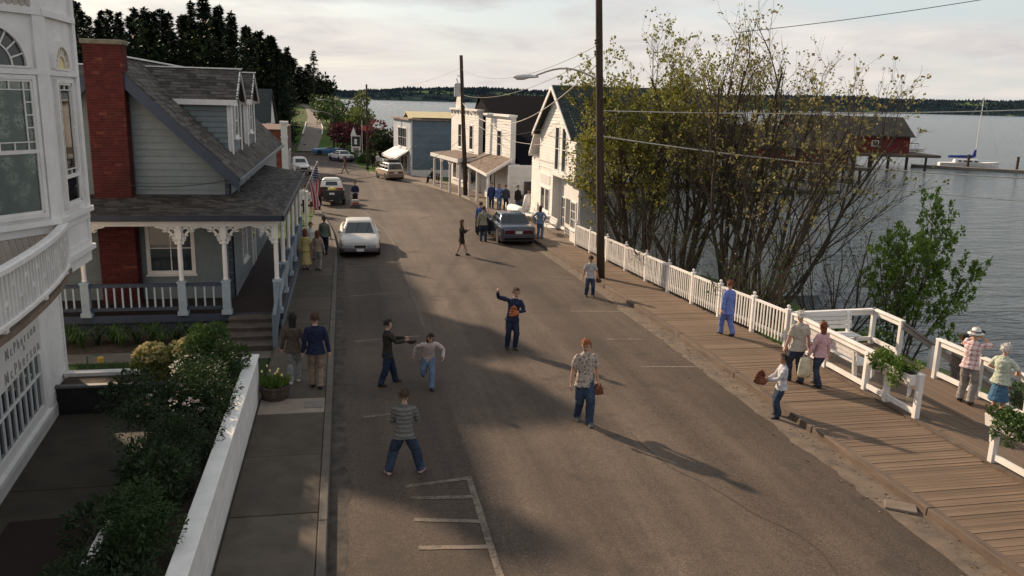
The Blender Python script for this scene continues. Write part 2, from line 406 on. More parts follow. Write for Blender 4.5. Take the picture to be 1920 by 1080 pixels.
PAINT = mat('worn_road_paint', (.086, .064, .047), .85, .35, 9.0, col2=(.145, .112, .082), stain=.9, stain_col=(.08, .065, .053))
def strip(name, pts, w, m, dz=.006):
    """painted line on the road following pts"""
    mb = MB(); P = []
    for (a, b_) in zip(pts, pts[1:]):
        n = max(1, int(math.hypot(b_[0]-a[0], b_[1]-a[1])/.35))
        P += [(lerp(a[0], b_[0], i/n), lerp(a[1], b_[1], i/n)) for i in range(n)]
    P.append(pts[-1])
    for i, p in enumerate(P):
        q0, q1 = P[max(0, i-1)], P[min(len(P)-1, i+1)]; d = Vector((q1[0]-q0[0], q1[1]-q0[1])).normalized(); nrm = Vector((-d.y, d.x))*w/2
        for s in (-1, 1):
            x, y = p[0]+nrm.x*s+rnd.uniform(-.006, .006), p[1]+nrm.y*s+rnd.uniform(-.006, .006); mb.v.append((x, y, road_z(x, y)+dz))
    for i in range(len(P)-1): mb.f.append((2*i, 2*i+2, 2*i+3, 2*i+1)); mb.m.append(0)
    return mb.build(name, m, kind='structure')
def worn(nt, N, L, b):
    tc = N.new('ShaderNodeTexCoord'); v = tc.outputs['Object']; f = nd_noise(N, L, v, 16, 8, .75); g = nd_noise(N, L, v, 1.7, 4, .6)
    ad = N.new('ShaderNodeMath'); ad.operation = 'MULTIPLY_ADD'; L.new(g.outputs['Fac'], ad.inputs[0]); ad.inputs[1].default_value = .7; L.new(f.outputs['Fac'], ad.inputs[2])
    L.new(nd_ramp(N, L, ad.outputs[0], [(.80, (.085, .064, .049)), (.92, (.175, .138, .104))]), b.inputs['Base Color']); b.inputs['Roughness'].default_value = .85
PAINT = tri_mat('flaked_road_paint', worn)
for a, b_ in [((.09,28.7),(1.77,29.0)), ((.19,22.7),(2.04,22.94)), ((.3,16.92),(1.03,17.0)), ((7.24,25.5),(9.3,25.4)), ((7.35,21.96),(8.45,21.9)),
              ((7.43,19.4),(9.46,19.3)), ((7.09,31.4),(9.2,31.35)), ((.1,34.6),(1.5,34.8))]:
    strip('parking_line', [a, b_], .10, PAINT)
for a, b_ in [((.95,13.5),(2.1,13.63)), ((1.0,13.05),(2.1,12.9)), ((1.0,12.3),(2.08,12.04)), ((1.0,11.42),(2.06,11.26)), ((2.1,13.69),(2.07,8.5)), ((.9,10.55),(2.05,10.4))]:
    strip('crossing_line', [a, b_], .11, PAINT, .0075)
LINE2 = mat('faint_road_line', (.10, .082, .068), .85, .3, 7.0, stain=.8, stain_col=(.08, .065, .053))
strip('lane_line', [(.88,56.8),(1.39,52.2),(2.1,46),(2.37,38.5),(2.33,34.3),(2.3,30.2),(2.25,24)], .09, LINE2)

TAR = mat('tar_seam', (.052, .040, .031), .8, .3, 6)
for x, y, dx, dy, n in ((5.7, 15.2, .12, -.62, 9), (3.0, 30, .05, .9, 14)):
    P = [(x, y)]
    for k in range(n): x += dx+rnd.gauss(0, .16); y += dy+rnd.gauss(0, .12); P.append((x, y))
    strip('tar_seam', P, rnd.uniform(.014, .024), TAR, .005)
def make_left_walk():
    Y0, Y1 = -8.0, 62.0
    base = MB(); ys = [Y0+2*i for i in range(36)]
    for y in ys:
        for x in (-1.95 if y < 60 else pl(XL, y)-2.0, pl(XL, y)-.03): base.v.append((x, y, zg(y)+.075))
    for i in range(len(ys)-1): base.f.append((2*i, 2*i+1, 2*i+3, 2*i+2)); base.m.append(0)
    sw = base.build('left_sidewalk', mat('walk_bed', (.07, .06, .05), 1, .3, 10), kind='structure')
    pal = mat('walk_slab', (.078, .063, .048), .92, .2, 2.2, bump=.2, bscale=70, obj_var=.13, stain=.6, stain_col=(.055, .046, .038))
    pale = mat('walk_slab_pale', (.24, .195, .155), .9, .15, 3, bump=.15, bscale=60)
    cuts = [-8, -5.5, -3, -.8, 1.4, 3.6, 5.8, 8.0, 10.4, 12.6, 14.9, 17.05, 17.95, 19.9, 21.9, 23.3, 24.4, 26.1, 28.0, 30.0, 31.9, 33.8, 35.7, 37.6, 39.5, 41.4, 43.3, 45.2, 47.1, 49, 50.9, 52.8, 54.7, 56.6, 58.5, 60.4, 62]
    for a, b_ in zip(cuts, cuts[1:]):
        g = .012; h = rnd.uniform(-.004, .006); mb = MB()
        xa, xb = pl(XL, a)-.17, pl(XL, b_)-.17
        P = [(-1.9, a+g, zg(a)+.118+h), (xa, a+g, zg(a)+.112+h), (xb, b_-g, zg(b_)+.112+h), (-1.9, b_-g, zg(b_)+.118+h)]
        mb.prism([(x, y, z-.05) for x, y, z in P], (0, 0, .05))
        bevel(mb.build('slab', pale if abs(a-17.05) < .01 else pal, sw), .012, 2)
    kst = mat('kerb_stone', (.10, .087, .072), .9, .2, 3, bump=.25, bscale=40, obj_var=.1, stain=.5, stain_col=(.06, .052, .044))
    yel = mat('yellow_kerb_paint', (.30, .19, .055), .8, .25, 6, stain=.6, stain_col=(.16, .125, .08))
    y = -8.0
    while y < 96:
        ln = 1.3 if 19.3 < y < 20.4 else 2.9; e = y+ln-.012; mb = MB()
        xa, xb = pl(XL, y), pl(XL, e)
        P = [(xa-.16, y, zg(y)-.1), (xa, y, zg(y)-.1), (xa-.02, y, zg(y)+.13), (xa-.16, y, zg(y)+.13)]
        Q = [(xb-.16, e, zg(e)-.1), (xb, e, zg(e)-.1), (xb-.02, e, zg(e)+.13), (xb-.16, e, zg(e)+.13)]
        mb.loft([P, Q]); bevel(mb.build('kerb_stone', yel if 19.3 < y < 20.9 else kst, sw), .015, 2); y += ln
    # utility cover let into the pale slab
    mb = MB(); mb.box(-.95, -.55, 17.3, 17.7, .10, .124); mb.box(-.93, -.57, 17.32, 17.68, .124, .128)
    tag(mb.build('utility_cover', mat('utility_cover', (.17, .15, .13), .8, .2, 9, bump=.3, bscale=50)), 'small grey utility cover set into the pale sidewalk slab beside the barrel planter', 'utility cover')
make_left_walk()

FX = [(18,12.05),(20.3,12.0),(24,11.6),(28,11.4),(33,11.25),(38.8,11.05),(60,11.05)]      # street side of picket fence
def make_boardwalk():
    mb = MB(); ys = [5+2*i for i in range(18)]
    for y in ys:
        for x in (pl(XR, y)+.05, 12.2): mb.v.append((x, y, zg(y)+.04))
    for i in range(len(ys)-1): mb.f.append((2*i, 2*i+1, 2*i+3, 2*i+2)); mb.m.append(0)
    bw = mb.build('boardwalk', mat('boardwalk_bed', (.03, .024, .02), 1, .3, 6), kind='structure')
    meshes = []
    for k in range(5):
        q = MB(); q.box(0, 1, -.0530+.0006*k, .0530-.0004*k, -.04, 0); meshes.append(q.mesh('plank', PLANK))
    y = 6.2; pitch = .110
    while y < 39.0:
        x0 = pl(XR, y)+.19; x1 = 12.0 if y < 20.1 else pl(FX, y)+.08
        o = objm('plank', meshes[int(y*11) % 5], bw, (x0, y, zg(y)+.125+rnd.uniform(-.005, .005)), (rnd.uniform(-.012, .012), 0, rnd.uniform(-.004, .004)), (x1-x0+rnd.uniform(-.05, .03), 1, 1))
        y += pitch
    kb = mat('kerb_timber', (.11, .08, .06), .9, .25, 2.5, bump=.4, bscale=14, stretch=(4, .6, 4), obj_var=.12, stain=.5, stain_col=(.06, .046, .036))
    y = 4.0
    while y < 62:
        e = y+3.6-.015; q = MB(); j = rnd.uniform(-.015, .015)
        q.loft([[(pl(XR, t)+j, t, zg(t)-.12), (pl(XR, t)+.18+j, t, zg(t)-.12), (pl(XR, t)+.18+j, t, zg(t)+.135), (pl(XR, t)+.015+j, t, zg(t)+.135)] for t in (y, e)])
        bevel(q.build('kerb_beam', kb, bw), .02, 2); y += 3.6
    # concrete walk past the fence
    q = MB(); ys = [39.0+1.5*i for i in range(35)]
    far = mat('far_walk', (.16, .125, .098), .92, .2, 1.2, bump=.2, bscale=30, stain=.4, stain_col=(.10, .08, .064))
    for t in ys:
        for x in (pl(XR, t)+(.18 if t < 62 else 0), pl(XR, t)+3.2 if t > 62 else 12.6): q.v.append((x, t, zg(t)+.12))
    n = len(ys)
    for i in range(n-1): q.f.append((2*i, 2*i+1, 2*i+3, 2*i+2)); q.m.append(0)
    q.build('right_sidewalk', far, kind='structure')
    q = MB(); y = 62
    while y < 91:
        e = y+3; q.loft([[(pl(XR, t)-.02, t, zg(t)-.1), (pl(XR, t)+.16, t, zg(t)-.1), (pl(XR, t)+.16, t, zg(t)+.125), (pl(XR, t), t, zg(t)+.125)] for t in (y, e)]); y += 3
    q.build('far_kerb', CONC_L, kind='structure')
    # dusty gutter along the right kerb, broken edge
    def gut(nt, N, L, b):
        tc = N.new('ShaderNodeTexCoord'); v = tc.outputs['Object']
        f = nd_noise(N, L, v, 2.2, 8, .7); g = nd_noise(N, L, v, 50, 3, .7)
        c = nd_ramp(N, L, f.outputs['Fac'], [(.28, (.05, .039, .032)), (.48, (.118, .088, .063)), (.7, (.17, .126, .088))])
        L.new(nd_mix(N, L, 1, c, nd_ramp(N, L, g.outputs['Fac'], [(.3, .75), (.7, 1.2)]), 'MULTIPLY'), b.inputs['Base Color']); b.inputs['Roughness'].default_value = .95
        bp = N.new('ShaderNodeBump'); bp.inputs['Strength'].default_value = .7; bp.inputs['Distance'].default_value = .02; L.new(f.outputs['Fac'], bp.inputs['Height']); L.new(bp.outputs[0], b.inputs['Normal'])
    GUT = tri_mat('gutter_grit', gut)
    q = MB(); n = 0; y = 4.0
    while y < 50:
        k_ = 1 if y < 16 else .3; w = .62+.14*k_*mnoise.noise(Vector((y*.8, 0, 0)))+.10*k_*mnoise.noise(Vector((y*3.1, 3, 0)))
        if y > 26: w *= .75
        for t in (0, .3, 1): x = pl(XR, y)+.04-w*(1-t); q.v.append((x, y, road_z(x, y)+(.003 if t == 0 else .006)+(.012 if t == .3 else 0)*abs(mnoise.noise(Vector((y, 9, 1))))))
        n += 1; y += .2
    for i in range(n-1):
        for k in (0, 1): q.f.append((3*i+k, 3*i+k+1, 3*i+k+4, 3*i+k+3)); q.m.append(0)
    q.build('gutter', GUT, kind='structure')
    q = MB(); n = 0; y = 4.0
    while y < 60:
        w = .30+.14*mnoise.noise(Vector((y*.7, 5, 0)))+.08*mnoise.noise(Vector((y*2.9, 7, 0)))
        for t in (0, .4, 1): x = pl(XL, y)-.01+max(.05, w)*(1-t); q.v.append((x, y, road_z(x, y)+(.002 if t == 0 else .006)))
        n += 1; y += .25
    for i in range(n-1):
        for k in (0, 1): q.f.append((3*i+k+1, 3*i+k, 3*i+k+3, 3*i+k+4)); q.m.append(0)
    q.build('left_gutter', mat('left_gutter_grit', (.03, .025, .022), .95, .3, 3, col2=(.085, .069, .054), bump=.5, bscale=30), kind='structure')
    # pebbles and leaf litter by the kerb: too small to pick apart
    q = MB()
    for i in range(240):
        y = rnd.uniform(8, 30); x = pl(XR, y)-abs(rnd.gauss(0, .38)); s = rnd.uniform(.007, .02)
        M = Matrix.Translation((x, y, road_z(x, y)+.012)) @ Matrix.Rotation(rnd.uniform(0, 6), 4, 'Z')
        k = len(q.v); q.box(-s, s, -s*.7, s*.7, -s*.4, s*.5, rnd.randrange(3)); q.xf(M, k)
    q.build('gutter_litter', [mat('litter_tan', (.16, .115, .075), .9, .2, 9), mat('litter_brown', (.10, .06, .035), .9, .2, 9), mat('litter_pale', (.24, .2, .16), .9, .2, 9)], kind='stuff')
    # loose concrete block by the kerb
    q = MB(); q.box(-.26, .26, -.17, .17, 0, .055)
    o = bevel(q.build('concrete_block', mat('block_concrete', (.16, .125, .10), .95, .2, 5, bump=.3, bscale=40), loc=(9.32, 11.5, road_z(9.3, 11.5)), rz=R(-33)), .02, 2)
    tag(o, 'flat broken concrete block lying in the gutter against the right kerb', 'concrete block')
make_boardwalk()

def make_far_land():
    prof = [(-1500,18),(-600,18),(-4,20),(164,36),(320,46),(560,42),(750,36),(1000,32),(1131,34),(1442,46),(1900,50),(2280,54),(3200,44),(4500,34)]
    def fh(x, y):
        sh = 2420+60*math.sin(x*.004)+40*mnoise.noise(Vector((x*.006, 0, 0)))
        t = (y-sh)/330
        if t < 0: return -5 + t*10
        h = pl(prof, x)*(sstep(t) if t < 1 else 1-.3*sstep((t-1)/1.5))
        return WATER_Z + 1.2 + max(0, h-2)*(.85+.2*mnoise.noise(Vector((x*.003, y*.003, 2)))) + 4*min(1, t*12)
    mb = MB(); xs = [-1500+50*i for i in range(121)]; ys = [2330+30*j for j in range(24)]
    for y in ys:
        for x in xs: mb.v.append((x, y, fh(x, y)))
    nx = len(xs)
    for j in range(len(ys)-1):
        for i in range(nx-1): a = j*nx+i; mb.f.append((a, a+1, a+1+nx, a+nx)); mb.m.append(0)
    def hm(nt, N, L, b):
        tc = N.new('ShaderNodeTexCoord'); v = tc.outputs['Object']
        mp = N.new('ShaderNodeMapping'); mp.inputs['Scale'].default_value = (1, 1.6, 1); L.new(v, mp.inputs[0])
        a = nd_noise(N, L, mp.outputs[0], .0045, 5, .55); f = nd_noise(N, L, v, .05, 4)
        fld = nd_ramp(N, L, f.outputs['Fac'], [(.3, (.075, .12, .05)), (.7, (.16, .20, .09))]); wood = (.022, .036, .038)  # wood tone has bluish distance haze mixed into the colour
        L.new(nd_mix(N, L, nd_ramp(N, L, a.outputs['Fac'], [(.55, 1.0), (.62, 0.0)]), fld, wood), b.inputs['Base Color']); b.inputs['Roughness'].default_value = 1; b.inputs['Specular IOR Level'].default_value = 0
    mb.build('far_hills', tri_mat('far_hill', hm), smooth=True, kind='structure')
    q = MB(); r2 = random.Random(3)
    for i in range(15000):
        x = r2.uniform(-700, 3600); t = r2.random(); y = 2480+600*t
        field = mnoise.noise(Vector((x*.0045, y*.008, 5)))
        left = x < 700
        if left and 150 < x < 640 and y < 2700 and field > .02: continue
        if not left and field > .5: continue
        h = (5+6*max(0, .5+mnoise.noise(Vector((x*.012, y*.012, 1)))))*r2.uniform(.7, 1.35); w = h*r2.uniform(.4, .62); z = fh(x, y)-1; a0 = r2.random()*6
        P = [(x+w*math.cos(a0+k*1.256), y+w*math.sin(a0+k*1.256), z+h*.15) for k in range(5)]
        o = len(q.v); q.v += P+[(x, y, z+h)]; q.f += [(o+k, o+(k+1) % 5, o+5) for k in range(5)]; q.m += [0]*5
    q.build('far_wood', leaf_mat('far_wood_hazy_green', (.018, .029, .039), (.034, .049, .059), .004, 1.0, .0, 0.0), kind='stuff')  # tree colour lifted towards blue as painted distance haze
make_far_land()
# ------------------------------------------------------------------ building kit
class Fr:
    """a wall frame: u along the wall, d outwards, z up"""
    def __init__(s, o, u, n=None):
        s.o = Vector((o[0], o[1], 0)); s.u = Vector((u[0], u[1], 0)).normalized()
        s.n = Vector((n[0], n[1], 0)).normalized() if n else Vector((s.u.y, -s.u.x, 0))
    def P(s, u, d, z): return s.o + s.u*u + s.n*d + Vector((0, 0, z))
def fbox(mb, fr, u0, u1, d0, d1, z0, z1, m=None):
    V = [fr.P(u, d, z) for z in (z0, z1) for (u, d) in ((u0, d0), (u1, d0), (u1, d1), (u0, d1))]
    F = [(0,3,2,1),(4,5,6,7),(0,1,5,4),(1,2,6,5),(2,3,7,6),(3,0,4,7)]
    if fr.u.cross(fr.n).z < 0: F = [f[::-1] for f in F]
    return mb.add(V, F, m)
def fprism(mb, fr, pts, d0, d1, m=None):
    """polygon in (u,z) extruded from d0 to d1"""
    return mb.prism([fr.P(u, d0, z) for u, z in pts], fr.n*(d1-d0), m)
def part(mb, name, mats, root, **kw):
    """child of a top-level thing, given in world coordinates"""
    r_ = root.location
    return mb.build(name, mats, root, loc=(-r_.x, -r_.y, -r_.z), **kw)
def siding(fr, wall, u0, u1, z0, z1, pitch, m, holes=(), clip=None, name='board', lap=.036):
    z = z0
    while z < z1-.02:
        t = min(z+pitch+.012, z1)
        a, b_ = (u0, u1) if clip is None else clip(z+pitch*.5)
        spans = [(a, b_)]
        for (h0, h1, hz0, hz1) in holes:
            if z+pitch*.5 > hz0 and z+pitch*.5 < hz1:
                ns = []
                for (p, q) in spans:
                    if h1 <= p or h0 >= q: ns.append((p, q))
                    else:
                        if h0 > p: ns.append((p, h0))
                        if h1 < q: ns.append((h1, q))
                spans = ns
        for p, q in spans:
            if q-p < .03: continue
            mb = MB(); j = rnd.uniform(0, .002)
            V = [fr.P(p, .001, z), fr.P(q, .001, z), fr.P(q, lap+j, z), fr.P(p, lap+j, z), fr.P(p, .001, t), fr.P(q, .001, t), fr.P(q, .008, t), fr.P(p, .008, t)]
            F = [(0,3,2,1),(4,5,6,7),(0,1,5,4),(1,2,6,5),(2,3,7,6),(3,0,4,7)]
            if fr.u.cross(fr.n).z < 0: F = [f[::-1] for f in F]
            mb.add(V, F); mb.build(name, m, wall)
        z += pitch
def window(fr, root, u0, u1, z0, z1, cols=2, rows=2, case=.10, proud=.05, m=None, glass=None, sill=True, mun=.028, name='window', depth=.03):
    m = m or WHITE; mb = MB()
    fbox(mb, fr, u0-case, u0, 0, proud, z0-case, z1+case); fbox(mb, fr, u1, u1+case, 0, proud, z0-case, z1+case)
    fbox(mb, fr, u0, u1, 0, proud, z1, z1+case); fbox(mb, fr, u0, u1, 0, proud, z0-case, z0)
    w = part(mb, name, m, root)
    mb = MB(); fbox(mb, fr, u0, u1, .001, .012, z0, z1); mb.build('pane', glass or GLASS, w)
    for i in range(1, cols): q = MB(); c = lerp(u0, u1, i/cols); fbox(q, fr, c-mun/2, c+mun/2, .012, depth, z0, z1); q.build('muntin', m, w)
    for i in range(1, rows): q = MB(); c = lerp(z0, z1, i/rows); fbox(q, fr, u0, u1, .012, depth+.003, c-mun/2, c+mun/2); q.build('muntin', m, w)
    if sill: q = MB(); fbox(q, fr, u0-case-.04, u1+case+.04, 0, proud+.06, z0-case-.05, z0-case-.002); q.build('sill', m, w)
    return w
def island_mat(name, stops, scale=8, rough=.9, bump=.25, bscale=50, stain=None):
    def f(nt, N, L, b):
        tc = N.new('ShaderNodeTexCoord'); g = N.new('ShaderNodeNewGeometry')
        c = nd_ramp(N, L, g.outputs['Random Per Island'], stops)
        ns = nd_noise(N, L, tc.outputs['Object'], scale, 5)
        c = nd_mix(N, L, 1, c, nd_ramp(N, L, ns.outputs['Fac'], [(.3, .75), (.7, 1.25)]), 'MULTIPLY')
        if stain:
            n2 = nd_noise(N, L, tc.outputs['Object'], stain[0], 6, .6)
            c = nd_mix(N, L, nd_ramp(N, L, n2.outputs['Fac'], [(.5, 0.0), (.66, stain[1])]), c, stain[2])
        L.new(c, b.inputs['Base Color']); b.inputs['Roughness'].default_value = rough; b.inputs['Specular IOR Level'].default_value = .2
        nb = nd_noise(N, L, tc.outputs['Object'], bscale, 3); bp = N.new('ShaderNodeBump'); bp.inputs['Strength'].default_value = bump; bp.inputs['Distance'].default_value = .02
        L.new(nb.outputs['Fac'], bp.inputs['Height']); L.new(bp.outputs[0], b.inputs['Normal'])
    return tri_mat(name, f)
SHG = island_mat('asphalt_shingle', [(0, (.038, .034, .031)), (.5, (.075, .067, .060)), (1, (.115, .103, .092))])
SHG_D = island_mat('dark_porch_shingle', [(0, (.026, .023, .021)), (.5, (.048, .043, .039)), (1, (.092, .081, .072))])
BRK = island_mat('chimney_brick', [(0, (.066, .013, .013)), (.6, (.085, .017, .016)), (.94, (.105, .022, .020)), (1, (.16, .05, .036))], stain=(.75, .7, (.035, .012, .011)))
def shingles(P, w, ex, m, root, name='shingles', th=.014):
    """P = bottom-left, bottom-right, top-right, top-left corners of a roof plane (world)"""
    A, B, C_, D = [Vector(p) for p in P]; n = (B-A).cross(D-A).normalized()
    rows = max(1, int(((D-A).length+(C_-B).length)/2/ex)); mb = MB()
    for i in range(rows):
        t0, t1 = i/rows, min(1.0, (i+1.25)/rows)
        a0, b0, a1, b1 = A.lerp(D, t0), B.lerp(C_, t0), A.lerp(D, t1), B.lerp(C_, t1)
        ln = (b0-a0).length; k = max(1, int(round(ln/w))); off = (i % 2)*.5
        for j in range(-1, k+1):
            s0, s1 = max(0, (j+off)/k), min(1, (j+1+off)/k)
            if s1-s0 < .1/k: continue
            s1 -= .006/max(ln, .1); th2 = th*rnd.uniform(.7, 1.4); lo = rnd.uniform(-.008, .008)
            e = (a0-a1).normalized()*lo
            p0, p1, p2, p3 = a0.lerp(b0, s0)+e, a0.lerp(b0, s1)+e, a1.lerp(b1, s1), a1.lerp(b1, s0)
            mb.add([p0, p1, p2, p3, p0+n*th2, p1+n*th2, p2+n*.003, p3+n*.003], [(4,5,6,7),(0,1,5,4),(1,2,6,5),(3,0,4,7)])
    return part(mb, name, m, root, kind='stuff')
def slab_roof(P, th, m, root, name='roof'):
    A = [Vector(p) for p in P]; n = (A[1]-A[0]).cross(A[3]-A[0]).normalized(); mb = MB()
    mb.prism([a-n*.004 for a in A], -n*th); return part(mb, name, m, root)
LACE = None
def lace(nt, N, L, b):
    tc = N.new('ShaderNodeTexCoord'); v = tc.outputs['Object']
    vo = N.new('ShaderNodeTexVoronoi'); vo.inputs['Scale'].default_value = 3.2; L.new(v, vo.inputs['Vector'])
    f = nd_noise(N, L, v, 16, 4, .7, 1.0)
    pat = nd_ramp(N, L, vo.outputs['Distance'], [(.25, 1.0), (.55, 0.0)])
    th = nd_ramp(N, L, f.outputs['Fac'], [(.42, 0.0), (.55, 1.0)])
    k = nd_mix(N, L, 1, pat, th, 'MULTIPLY')
    L.new(nd_mix(N, L, k, (.26, .29, .27), (.85, .85, .80)), b.inputs['Base Color']); b.inputs['Roughness'].default_value = .9
LACE = tri_mat('lace_curtain', lace)
def text_mesh(body, size, name, m, font_space=1.0):
    c = bpy.data.curves.new(name, 'FONT'); c.body = body; c.size = size; c.align_x = 'CENTER'; c.space_character = font_space; c.extrude = .004; c.offset = .001
    o = bpy.data.objects.new(name, c); COL.objects.link(o)
    dg = bpy.context.evaluated_depsgraph_get(); me = bpy.data.meshes.new_from_object(o.evaluated_get(dg)); bpy.data.objects.remove(o)
    me.materials.clear(); me.materials.append(m); return me

# ------------------------------------------------------------------ white bay-fronted building, left edge
def white_building():
    root = thing('bay_front_building', 'white clapboard building with curved balcony and tall lace-curtained bay window', 'building', (-6.5, 16, 0))
    lw = Fr((-6.13, 19.0), (.084, -.9965), (.9965, .084))       # u runs from far corner towards camera
    mb = MB(); fbox(mb, lw, 0, 13, -.2, 0, 0, 3.0); fbox(mb, Fr((-6.13, 19.0), (-1, .05), (.05, 1)), 0, 9, -.2, 0, 0, 9.6)
    wall = part(mb, 'wall', WHITE, root)
    q = MB(); fbox(q, lw, -.03, 13, .001, .045, 0, .27); q.build('plinth', WHITE, wall)
    q = MB(); fbox(q, lw, -.03, .09, .001, .05, .27, 2.5); q.build('corner_board', WHITE, wall)
    siding(lw, wall, .09, 13, .27, 2.45, .128, WHITE, holes=[(1.85, 6.9, 1.66, 3), (1.85, 6.9, .40, 1.75)])
    # sign panel and lettering
    q = MB(); fbox(q, lw, 1.86, 6.8, .001, .04, 1.66, 2.5); sg = part(q, 'sign_panel', mat('sign_white', (.62, .60, .57), .6, .06, 3), root)
    ink = mat('sign_lettering', (.29, .275, .26), .7, .3, 12)
    rot = Matrix(((-lw.u.x, 0, lw.n.x), (-lw.u.y, 0, lw.n.y), (0, 1, 0))).to_euler()
    for txt, u, z, s in (('McPherson', 3.1, 2.12, .26), ('&', 3.0, 1.99, .15), ('McPherson', 3.1, 1.73, .30)):
        for i, ch in enumerate(txt):
            off = (i-(len(txt)-1)/2)*s*.84-(s*.12 if i == 0 and len(txt) > 1 else 0); objm('letter', text_mesh(ch, s, 'letter', ink), sg, lw.P(u-off, .046, z), rot)
    # shop window under the sign
    w = MB(); fbox(w, lw, 1.90, 2.12, .001, .07, .42, 1.66); fbox(w, lw, 2.12, 6.8, .001, .07, .42, .60); fbox(w, lw, 6.6, 6.8, .001, .07, .6, 1.66)
    win = part(w, 'window', WHITE, root)
    q = MB(); fbox(q, lw, 2.12, 6.6, .003, .014, .6, 1.66); q.build('pane', GLASS, win)
    for i in range(1, 13): q = MB(); c = 2.12+i*.345; fbox(q, lw, c-.016, c+.016, .014, .042, .6, 1.66); q.build('muntin', WHITE, win)
    q = MB(); fbox(q, lw, 2.12, 6.6, .014, .046, 1.23, 1.27); q.build('muntin', WHITE, win)
    q = MB(); fbox(q, lw, 1.84, 6.9, .001, .15, .34, .43); q.build('sill', WHITE, win)
    # balcony plan curve
    cur = [(-5.47,17.9),(-5.36,17.3),(-5.22,16.6),(-5.08,15.7),(-4.98,14.8),(-4.91,13.9),(-4.86,13.0),(-4.85,12.1),(-4.87,11.2),(-4.93,10.2)]
    def cp(t):
        i = min(int(t), len(cur)-2); f = t-i; return Vector((lerp(cur[i][0], cur[i+1][0], f), lerp(cur[i][1], cur[i+1][1], f), 0))
    fine = [cp(i*.25) for i in range(4*(len(cur)-1)+1)]
    # cove under the balcony
    q = MB(); n = 0
    pts = [(-5.42, 19.06), (-5.42, 18.4)] + [(p.x, p.y) for p in fine]
    for (x, y) in pts:
        u = (19.0-y)/.9965; wx = lw.P(u, .03, 0)
        q.v += [(wx.x, y, 2.42), (lerp(wx.x, x, .18), y, 2.66), (lerp(wx.x, x, .5), y, 2.86), (x-.10, y, 3.02), (x-.10, y, 3.10), (wx.x-.3, y, 3.10)]; n += 1
    for i in range(n-1):
        for k in range(5): q.f.append((6*i+k, 6*i+k+1, 6*i+k+7, 6*i+k+6)); q.m.append(0)
    part(q, 'cove', WHITE, root, smooth=True)
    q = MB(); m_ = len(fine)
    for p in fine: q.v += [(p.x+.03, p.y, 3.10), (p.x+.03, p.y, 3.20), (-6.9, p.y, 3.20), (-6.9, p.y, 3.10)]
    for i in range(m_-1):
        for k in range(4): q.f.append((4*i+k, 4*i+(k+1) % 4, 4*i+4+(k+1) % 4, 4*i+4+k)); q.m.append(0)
    part(q, 'balcony_floor', mat('balcony_boards_shaded', (.17, .125, .092), .85, .25, 4), root)  # floor browned so its colour paints the shade between the balusters
    bal = MB()
    for (zc, hw, hh) in ((4.13, .085, .045), (3.33, .055, .035)):
        rg = []
        for i, p in enumerate(fine):
            d = (fine[min(i+1, m_-1)]-fine[max(i-1, 0)]).normalized(); nn = Vector((-d.y, d.x, 0))
            if nn.x < 0: nn = -nn
            rg.append([p+nn*hw+Vector((0,0,zc-hh)), p+nn*hw+Vector((0,0,zc+hh*.6)), p+nn*hw*.5+Vector((0,0,zc+hh)), p-nn*hw*.5+Vector((0,0,zc+hh)), p-nn*hw+Vector((0,0,zc+hh*.6)), p-nn*hw+Vector((0,0,zc-hh))])
        bal.loft(rg)
    br = part(bal, 'balustrade', WHITE2, root)
    s = 0.08; i = 0
    seglen = [(fine[k+1]-fine[k]).length for k in range(m_-1)]; tot = sum(seglen)
    def at(s_):
        for k, l in enumerate(seglen):
            if s_ <= l: return fine[k].lerp(fine[k+1], s_/l), (fine[k+1]-fine[k]).normalized()
            s_ -= l
        return fine[-1], (fine[-1]-fine[-2]).normalized()
    prev = None
    while s < tot-.05:
        p, d = at(s); q = MB(); q.bar((p.x, p.y, 3.36), (p.x, p.y, 4.09), .05, .05, up=(d.x, d.y, 0)); q.build('baluster', WHITE2, br)
        if prev is not None:
            zz = (3.86, 3.62)[(i//2) % 2]
            q = MB(); q.bar((prev.x, prev.y, zz), (p.x, p.y, zz), .04, .075); q.build('cross_block', WHITE2, br)
        prev = p if i % 2 == 0 else None
        s += .165; i += 1
    for y, x in ((17.0, -5.3), (14.9, -5.0), (12.8, -4.87)):
        q = MB(); q.box(x-.12, x+.02, y-.06, y+.06, 3.20, 3.31); q.build('rail_block', WHITE2, br)
    # bay, upper storey
    plan = [(-9.0, 20.6), (-6.6, 20.1), (-5.40, 19.05), (-5.40, 17.10), (-6.55, 15.31), (-6.55, 8.0), (-9.0, 8.0)]
    mb = MB(); mb.prism([(x, y, 3.10) for x, y in plan], (0, 0, 6.6)); bay = part(mb, 'bay', WHITE, root)
    f1 = Fr((-5.40, 17.10), (-.541, -.841), (.841, -.541)); f2 = Fr((-5.40, 19.05), (0, -1), (1, 0))
    def trim(fr, u0, u1, z0, z1, d=.05, name='trim'):
        q = MB(); fbox(q, fr, u0, u1, .001, d, z0, z1); return q.build(name, WHITE, bay)
    for fr, ln in ((f1, 2.1), (f2, 1.95)):
        trim(fr, -.02, ln+.03, 4.18, 4.28, .12); trim(fr, -.02, ln+.02, 3.36, 3.46, .10); trim(fr, 0, ln, 6.93, 7.03, .06)
        trim(fr, 0, ln, 7.98, 8.10, .07); trim(fr, 0, ln, 4.02, 4.18, .04); trim(fr, 0, ln, 3.46, 3.58, .03)
        trim(fr, -.02, .17, 4.28, 9.6, .055, 'pilaster'); trim(fr, ln-.17, ln+.02, 4.28, 9.6, .055, 'pilaster')
        trim(fr, 0, .14, 3.58, 4.02, .03); trim(fr, ln-.14, ln, 3.58, 4.02, .03)
    BEAD = mat('bead_board_cream_shaded', (.42, .36, .31), .7, .1, 4, obj_var=.06)  # cream deepened to tan, painting in the shade behind the balustrade
